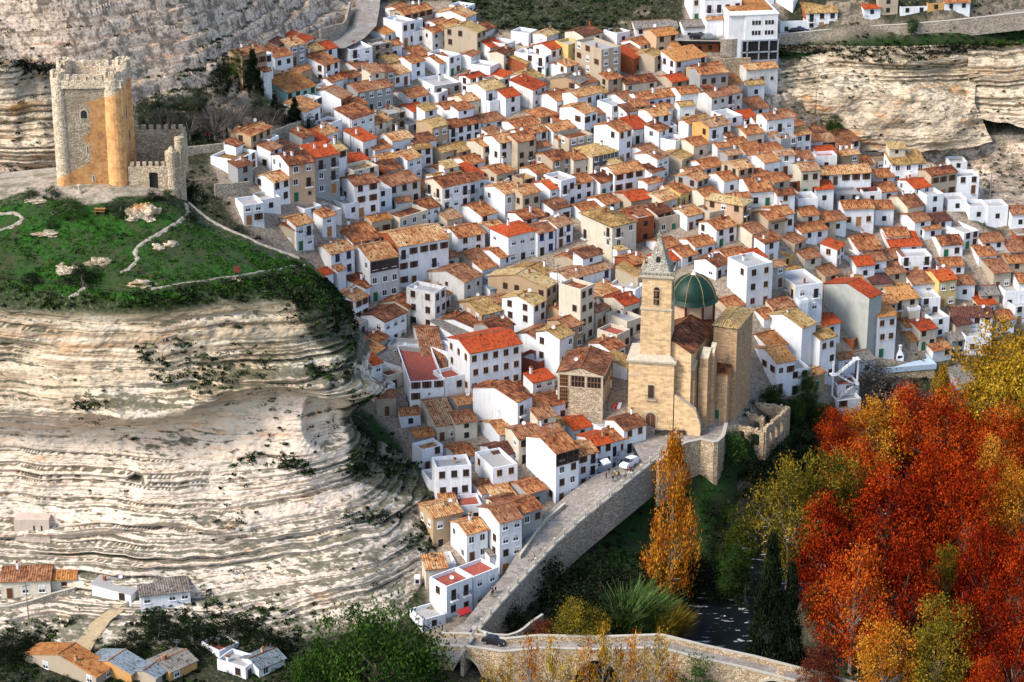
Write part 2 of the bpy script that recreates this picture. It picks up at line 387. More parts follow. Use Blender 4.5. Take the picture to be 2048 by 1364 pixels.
def project(P):
    X,Y,Z=P[...,0],P[...,1],P[...,2]
    d=Y*CP+(HC-Z)*SP; dn=(HC-Z)*CP-Y*SP
    return 1024+X/d*FPX, 682+dn/d*FPX
STEP=.55
xs=np.arange(-185,186,STEP); ys=np.arange(365,736,STEP)
X,Y=np.meshgrid(xs,ys); H=hgt(X,Y)
U,V=project(np.stack([X,Y,H],-1))
# cover maps in plan, derived from where things lie on the slope
def inpoly(U,V,poly):
    ins=np.zeros(U.shape,bool); k=len(poly)
    for i in range(k):
        x0,y0=poly[i]; x1,y1=poly[(i+1)%k]
        c=((y0>V)!=(y1>V))&(U<(x1-x0)*(V-y0)/((y1-y0)+1e-9)+x0); ins^=c
    return ins
def soft(mask,k=3):
    m=mask.astype(float)
    for _ in range(k):
        m=(m+np.roll(m,1,0)+np.roll(m,-1,0)+np.roll(m,1,1)+np.roll(m,-1,1))/5
    return m
townmask=inpoly(U,V,[(490,150),(640,60),(720,10),(900,0),(990,60),(1150,75),(1230,60),(1420,80),(1500,140),(1540,260),(1720,330),(1880,400),(1990,470),(2200,480),(2300,650),(2060,650),(1750,740),(1660,800),(1500,800),(1480,860),(1310,900),(1200,1010),(960,1290),(850,1300),(860,1040),(800,880),(700,790),(690,640),(560,500),(470,440),(420,330)])
townmask|=inpoly(U,V,[(1370,-20),(1560,-20),(1580,90),(1370,110)])|inpoly(U,V,[(1560,62),(1800,48),(2048,20),(2048,36),(1800,60),(1560,92)])
grassmask=inpoly(U,V,[(1540,60),(2500,60),(2500,110),(1920,115),(1560,120)])\
  |inpoly(U,V,[(1120,960),(1300,940),(1320,880),(1450,880),(1480,1000),(1420,1130),(1150,1150)])|inpoly(U,V,[(1440,860),(1620,850),(1640,960),(1440,960)])|inpoly(U,V,[(700,780),(790,780),(870,920),(900,1010),(820,1000)])\
  |inpoly(U,V,[(1240,90),(1340,80),(1340,120),(1240,110)])
rockmask=inpoly(U,V,[(-900,-400),(560,-400),(600,60),(520,110),(480,200),(420,240),(300,230),(280,360),(-900,400)])|inpoly(U,V,[(560,-300),(740,-300),(735,60),(560,90)])\
  |inpoly(U,V,[(1250,130),(1560,130),(1600,330),(1500,170),(1250,160)])|inpoly(U,V,[(1560,240),(1700,260),(1900,270),(2500,260),(2500,400),(2020,470),(1880,400),(1700,330)])
A_t=soft(townmask,3); A_g=soft(grassmask,4); A_r=soft(rockmask,5)
A_r=np.clip(A_r+.35*(fbm(X*.03,Y*.03,0,3,9)>.12)*(1-A_t),0,1)
nz_=fbm(X*.5,Y*.5,0,3,1)*.18*(1-A_t)
# ledges on the bare slopes
warp=H+fbm(X*.015,Y*.03,0,4,3)*2.2+fbm(X*.12,Y*.12,0,3,62)*.8
lam=3.1; q=warp/lam; fr=q-np.floor(q); step=(np.floor(q)+smooth(.62,.95,fr))*lam-warp
amp=np.clip(A_r*1.0,0,1)*(.45+.65*np.clip(fbm(X*.03,Y*.03,0,2,8)*2+.5,0,1))
H2=H+nz_+step*amp*1.15+(fbm(X*.22,Y*.22,0,4,4)*.7+np.abs(fbm(X*.5,Y*.5,0,3,41))*.5)*A_r+fbm(X*.05,Y*.05,0,3,42)*1.2*A_r
# keep ground below the water's edge untouched
H2=np.where(H<.3,H,H2)
me=gridmesh('ground',np.stack([X,Y,H2],-1),[M['ground']],dict(town=A_t,grass=A_g,rock=A_r))
ground_ob=tag(inst('ground',me),kind='structure')
GH2=H2
def hgt2(x,y):
    i=int(round((x-xs[0])/STEP)); j=int(round((y-ys[0])/STEP))
    return float(H2[min(max(j,0),H2.shape[0]-1),min(max(i,0),H2.shape[1]-1)])
# far apron to the horizon
mb=MB()
for a in ((-3000,3000,736,6000,72),(-3000,-184,-1500,736,30),(184,3000,-1500,736,20),(-184,184,-1500,366,1.0)):
    mb.face([(a[0],a[2],a[4]),(a[1],a[2],a[4]),(a[1],a[3],a[4]),(a[0],a[3],a[4])],0)
o=mb.build('outer_ground',[M['ground']]); tag(o,kind='structure')
# river
t=NT('river_water'); p=t.pos(); n1=t.noise(t.mapping(p,(.9,2.2,1)),.8,4,.6,.6); n2=t.noise(t.mapping(p,(.35,1.6,1)),.55,5,.72,.4)
col=t.ramp(n2,[(.0,(.003,.005,.006)),(.60,(.006,.009,.011)),(.635,(.75,.78,.8)),(.7,(.8,.8,.8))])
t.color(col); t.b.inputs['Roughness'].default_value=.45; t.b.inputs['Specular IOR Level'].default_value=.12; t.bump(n1,.5,.2); M['water']=t.mat
mb=MB(); mb.face([(-184,368,0),(184,368,0),(184,520,0),(-184,520,0)],0); o=mb.build('river',[M['water']]); tag(o,kind='structure')
# ---------------------------------------------------------------- lofted rock masses
def catmull(P,m,axis):
    """resample along axis to m samples with a centripetal-like cubic"""
    P=np.moveaxis(P,axis,0); k=P.shape[0]
    E=np.concatenate([2*P[:1]-P[1:2],P,2*P[-1:]-P[-2:-1]],0)
    s=np.linspace(0,k-1-1e-9,m) if np.isscalar(m) else m
    i=s.astype(int); f=(s-i).reshape((-1,)+(1,)*(P.ndim-1))
    p0,p1,p2,p3=E[i],E[i+1],E[i+2],E[i+3]
    out=.5*((2*p1)+(-p0+p2)*f+(2*p0-5*p1+4*p2-p3)*f*f+(-p0+3*p1-3*p2+p3)*f**3)
    return np.moveaxis(out,0,axis)
def loft(rows,nr,ncol):
    """rows of (u,v,Z) control points; returns dense grid of points"""
    C=[]
    for r in rows:
        c=np.array([PZ(*q) for q in r]); 
        uu=np.array([q[0] for q in r],float)
        dd=np.r_[0,np.cumsum(np.hypot(*(np.diff(c[:,:2],axis=0).T)))]; 
        C.append(catmull(c,12*len(c),0)[np.linspace(0,12*len(c)-1,60).astype(int)])
    return C
def rockmass(name,rows,nr,nc,mat,amp=1.0,mask0=None,mask1=None,tilt=None,hillfx=False,seed=2,thin=1.0):
    P=np.array([[PZ(*q) for q in r] for r in rows])
    P=catmull(catmull(P,nc,1),nr,0)
    dc=np.gradient(P,axis=1); dr=np.gradient(P,axis=0)
    N=np.cross(dr,dc); N/=np.linalg.norm(N,axis=2,keepdims=True)+1e-9
    s=np.linspace(0,len(rows)-1,nr)[:,None]+0*P[...,0]
    m=smooth(mask0,mask0+.5,s)*(1-smooth(mask1-.6,mask1,s))
    Nh=N.copy(); Nh[...,2]*=.15; Nh/=np.linalg.norm(Nh,axis=2,keepdims=True)+1e-9
    x,y,z=P[...,0],P[...,1],P[...,2]
    zz=z+fbm(x*.018,y*.03,0,3,seed)*3.0+fbm(x*.12,y*.12,0,3,seed+5)*.7
    if tilt is not None: zz=zz+tilt(x,z)
    ledge=.12+1.35*np.clip(fbm(x*.04,y*.05,z*.07,3,seed+11)*2.0+.42,0,1); crack=(0 if hillfx else -.5)*np.exp(-(fbm(x*.15,0*y,z*.035,4,seed+31)/.02)**2)*np.clip(fbm(x*.03,z*.06,0,2,seed+32)*3,0,1)
    Uu,Vv=project(P); extra=0
    if hillfx:
        sm_=soft(inpoly(Uu,Vv,[(140,850),(400,840),(560,790),(690,800),(712,870),(690,920),(560,905),(430,930),(300,900),(150,905)]),10)
        ledge=ledge*(1-.8*sm_)
        ln=np.interp(Uu,[-150,0,150,260,380,470,560,640,720],[828,828,832,842,826,790,775,792,800])+fbm(Uu*.02,Vv*0,0,3,91)*9
        f_=Vv-ln; wgt=smooth(120,260,Uu)*.75+.25
        extra=(3.3*np.exp(-((f_+20)/20)**2)-3.0*np.exp(-((f_-26)/32)**2))*wgt
        f2=np.hypot((Uu-655)/52,(Vv-845)/60); extra=extra-2.6*(1-smooth(.7,1.05,f2))
        ln2=np.interp(Uu,[-150,0,200,360,420,520,640,760,880],[1078,1078,1062,1040,1062,1085,1062,1030,990]); f3=Vv-ln2
        extra=extra+(1.0*np.exp(-((f3+12)/14)**2)-1.0*np.exp(-((f3-10)/12)**2))
        f4=np.hypot((Uu-277)/24,(Vv-952)/9); extra=extra-2.6*(1-smooth(.5,1.0,f4))
    big=fbm(x*.045,z*.08,0,3,seed+3)*2.9
    blocks=fbm(x*.35,y*.35,z*.5,4,seed+7)*.6
    tall=prof(zz*.45+31)*1.3*np.clip(fbm(x*.02,z*.03,3.3,2,seed+9)*2+.6,0,1)
    d=((prof(zz*.62+7)*1.15*ledge+prof(zz*1.2+3)*.13*ledge)*thin+extra+crack+tall+big+blocks+fbm(x*1.6,y*1.6,z*2.4,3,seed+13)*.16)*amp*m
    Q=P+Nh*d[...,None]
    sm=(1-m)*fbm(x*.35,y*.35,0,4,seed+21)*.55*smooth(1.0,1.5,s)
    Q[...,2]+=sm
    return P,Q,N,s,m
def nc_of(r): return len(r)
hill=[
 [(-150,345,66),(0,345,68),(110,335,70),(230,335,70),(330,345,68.5),(420,435,63.5),(500,476,61.5),(570,503,59),(610,517,57.5),(640,545,55)],
 [(-150,385,68),(0,385,69),(110,380,70),(230,385,70),(330,392,68.5),(410,450,63.5),(490,485,61.5),(560,512,59),(605,530,57),(650,560,54)],
 [(-150,470,64.5),(0,475,65),(110,475,65.5),(230,475,65.5),(330,478,64.8),(420,500,63),(500,520,60.8),(570,535,58.5),(620,552,56),(668,580,50)],
 [(-150,545,61),(0,550,61.3),(110,560,61.3),(230,575,61),(330,580,61),(420,570,60.4),(510,565,59.3),(590,565,57.5),(645,580,53.5),(690,605,46)],
 [(-150,610,58),(0,618,57.7),(110,625,57.3),(230,628,57.2),(330,625,57.4),(430,608,58),(530,602,57.3),(620,612,55.3),(680,625,51.5),(712,650,42)],
 [(-150,720,49),(0,720,49),(110,722,49),(230,722,48.7),(330,722,48.5),(430,722,48),(530,722,47.5),(620,725,46.3),(690,735,43.5),(718,730,36)],
 [(-150,815,41.5),(0,818,41.3),(110,822,41),(230,825,40.8),(330,815,41.2),(430,800,42.2),(530,785,43),(620,778,43),(700,785,40),(722,790,32)],
 [(-150,870,34),(0,870,34),(110,872,34),(230,875,33.7),(330,868,34.2),(430,855,35),(530,845,36),(620,850,35.5),(700,850,33.5),(735,860,27)],
 [(-150,960,26.2),(0,960,26),(110,955,26.4),(230,955,26.6),(330,950,27),(430,940,28),(530,930,29),(620,925,29),(715,920,26.5),(800,910,20)],
 [(-150,1060,18),(0,1060,18),(110,1060,18),(230,1060,18.5),(330,1055,19),(450,1040,20),(570,1020,21),(680,1000,21.5),(780,990,19),(880,985,14.5)],
 [(-150,1150,12.5),(0,1150,12.5),(110,1150,12.5),(230,1150,12.8),(350,1145,13),(470,1130,14),(600,1115,14.5),(710,1100,14.5),(810,1085,13),(905,1080,10)],
 [(-150,1235,8),(0,1235,8),(110,1235,8),(230,1230,8.3),(350,1225,8.3),(470,1215,9),(600,1205,9.5),(700,1195,9.5),(790,1190,8.5),(870,1190,6.5)],
 [(-150,1330,4),(0,1330,4),(110,1330,4),(230,1330,4),(350,1330,4),(470,1330,4),(600,1320,4),(700,1300,4),(780,1290,4),(850,1285,4)]]
x9=PZ(450,1050,18)[0]
def tilt(x,z):
    w=smooth(x9-2,x9+12,x)*smooth(34,26,z) if False else np.clip((x-x9)/10,0,4)*np.clip((33-z)/8,0,1)
    return -w*1.3
NR,NC=900,640
P,Q,N,s,m=rockmass('cliff',hill,NR,NC,None,1.0,3.85,11.9,tilt,True)
HUV=np.stack(project(Q),-1); HQ=Q; HS=s.ravel(); HM=m; HLAWN=None
# cover on the headland
uu,vv=project(P)
lawn=np.clip(1.25-np.abs(s-2.35)/1.35,0,1)*(1-smooth(3.6,4.0,s))
yard=inpoly(uu,vv,[(-200,330),(330,330),(330,392),(240,392),(215,405),(150,408),(100,395),(40,385),(0,400),(-200,420)])
lawn=soft(np.where(yard,0,lawn),2); HLAWN=lawn
gul=inpoly(uu,vv,[(700,790),(800,790),(900,960),(920,1090),(860,1010),(700,960)])|inpoly(uu,vv,[(560,520),(660,560),(725,680),(705,730),(640,690),(600,640)])
me=gridmesh('cliff_hill',Q,[],dict(yard=soft(yard,3),lawn=lawn,rock=m*(1-soft(gul,6)*.8)))
t=NT('headland'); p=t.pos(); nz=t.nz()
fi=t.noise(p,1.5,6,.7); md=t.noise(p,.33,5,.65); lg=t.noise(p,.09,5,.6); fx=t.noise(t.mapping(p,(1,1,3)),.5,5,.7)
st=t.noise(t.mapping(p,(.05,.05,.85)),1.0,5,.6,.4); cl=t.noise(p,.10,4,.6)
a=t.ramp(st,[(.32,(.24,.175,.11)),(.44,(.46,.34,.22)),(.52,(.62,.49,.34)),(.62,(.70,.60,.46)),(.72,(.44,.34,.23))])
b=t.ramp(st,[(.35,(.64,.53,.42)),(.5,(.74,.61,.48)),(.6,(.72,.54,.40)),(.7,(.78,.69,.57))])
zsep=t.add('ShaderNodeSeparateXYZ'); t.l(p,zsep.inputs[0]); hz=zsep.outputs[2]
lowpale=t.ramp(t.math('ADD',t.math('MULTIPLY',hz,1/60.0),t.math('MULTIPLY',t.math('SUBTRACT',cl,.5),.35)),[(.62,(1,1,1)),(.74,(0,0,0))])
rock=t.mix(lowpale,a,b)
og=t.noise(t.mapping(p,(.09,.09,.45)),1.0,4,.6)
rock=t.mix(t.ramp(og,[(.60,(0,0,0)),(.69,(.6,.6,.6))]),rock,(.60,.32,.15))
rock=t.mix(t.ramp(fx,[(.52,(0,0,0)),(.64,(.6,.6,.6))]),rock,(.17,.145,.115))
rock=t.mix(t.ramp(fi,[(.27,(.7,.7,.7)),(.39,(0,0,0))]),rock,(.16,.13,.10))
scrub=t.ramp(fi,[(.33,(.010,.014,.006)),(.46,(.03,.040,.013)),(.58,(.06,.065,.03)),(.70,(.26,.22,.16))])
up=t.ramp(t.math('ADD',nz,t.math('MULTIPLY',t.math('SUBTRACT',fx,.5),1.3)),[(.66,(0,0,0)),(.88,(.8,.8,.8))])
rock=t.mix(up,rock,scrub)
grass=t.ramp(fi,[(.32,(.004,.014,.002)),(.5,(.014,.066,.003)),(.66,(.034,.115,.008)),(.8,(.09,.12,.03))])
grass=t.mix(t.ramp(lg,[(.46,(0,0,0)),(.60,(.85,.85,.85))]),grass,(.03,.042,.014))
grass=t.mix(t.ramp(md,[(.38,(.8,.8,.8)),(.46,(0,0,0))]),grass,(.05,.045,.02))
col=t.mix(attrcol(t,'rock'),scrub,rock)
col=t.mix(t.ramp(t.math('ADD',attrcol(t,'lawn'),t.math('MULTIPLY',t.math('SUBTRACT',md,.5),.9)),[(.38,(0,0,0)),(.55,(1,1,1))]),col,grass)
dirt=t.mix(t.ramp(md,[(.45,(0,0,0)),(.6,(.7,.7,.7))]),t.ramp(fi,[(.3,(.22,.175,.13)),(.6,(.42,.35,.27))]),(.10,.10,.05))
col=t.mix(attrcol(t,'yard'),col,dirt)
t.color(col); t.bump(fi,.9,.3); t.b.inputs['Roughness'].default_value=.97; M['headland']=t.mat
me.materials.append(M['headland'])
cliff=tag(inst('cliff_hill',me),kind='structure')
# back skirt of the headland
sk=Q[0]; b2=sk.copy(); b2[:,1]+=9; b2[:,2]-=30
tag(inst('hill_back_slope',gridmesh('hill_back_slope',np.stack([b2,sk]),[M['rock']])),kind='structure')
_uvflat=HUV.reshape(-1,2); _Qf=Q.reshape(-1,3)
_front=_Qf
def hill_pt(u,v,smin=-1,smax=99):
    d=(_uvflat[:,0]-u)**2+(_uvflat[:,1]-v)**2+np.where((HS<smin)|(HS>smax),1e7,0)
    k=int(np.argmin(d)); return tuple(float(c) for c in _Qf[k])
# far bluffs to the right of the town
rc=[[(1490,88,57.3),(1560,92,57),(1640,90,57),(1720,92,57),(1800,92,57),(1870,90,57),(1925,88,57),(2010,95,56)],
 [(1500,118,53.8),(1560,110,54.3),(1640,107,54.5),(1720,116,54),(1800,118,54),(1870,111,54.5),(1922,106,54.6),(1955,106,54)],
 [(1515,150,50),(1565,145,50.3),(1640,142,50.5),(1720,150,50),(1800,150,50),(1870,145,50.3),(1926,142,50.5),(1952,145,50)],
 [(1530,195,45.2),(1575,190,45.8),(1640,190,46),(1720,195,45.5),(1800,195,45.5),(1870,190,46),(1928,185,46),(1950,195,45)],
 [(1545,240,39.8),(1590,245,39),(1640,255,38),(1720,264,37.2),(1800,266,37),(1870,262,37.3),(1935,250,38),(1965,240,39)],
 [(1545,280,35),(1590,290,34),(1640,295,33.5),(1720,302,32.8),(1800,305,32.5),(1870,300,32.8),(1935,295,33),(1985,285,34)]]
P2,Q2,N2,s2,m2=rockmass('b',rc,260,460,None,1.35,.5,4.9,None,seed=33,thin=.75)
tag(inst('far_cliff',gridmesh('far_cliff',Q2,[M['rockwarm']])),kind='structure'); FQ2,FQ3=Q2,None
rd=[[(1935,84,57.3),(1990,84,57.3),(2060,84,57.3),(2160,84,57.3)],
 [(1935,103,55),(1990,97,55.5),(2060,97,55.5),(2160,97,55.5)],
 [(1935,150,49.8),(1990,148,50),(2060,148,50),(2160,148,50)],
 [(1940,195,45),(2000,205,44),(2060,215,43),(2160,215,43)],
 [(1940,235,40),(2000,245,39),(2060,255,38),(2160,255,38)]]
P3,Q3,N3,s3,m3=rockmass('b',rd,150,150,None,.8,.7,3.9,None,seed=44)
tag(inst('far_cliff',gridmesh('far_cliff',Q3,[M['rockwarm']])),kind='structure'); FQ3=Q3; FQ4=None
# the bare rock wall left of and behind the keep
ra=[[(-220,120,82),(0,122,82),(60,125,80),(110,130,79),(170,140,76)],
 [(-220,150,79),(0,150,79),(55,158,77),(100,165,76),(150,175,73)],
 [(-220,225,71),(0,225,71),(50,230,70),(95,235,69.5),(140,240,68)],
 [(-220,300,63.5),(0,300,63.5),(45,300,63.5),(90,300,63.5),(140,300,63)],
 [(-220,350,56),(0,350,56),(45,350,56),(90,350,56),(150,350,56)]]
P4,Q4,N4,s4,m4=rockmass('b',ra,190,190,None,.9,.5,3.9,None,seed=55)
tag(inst('back_cliff',gridmesh('back_cliff',Q4,[M['rockwarm']])),kind='structure'); FQ4=Q4
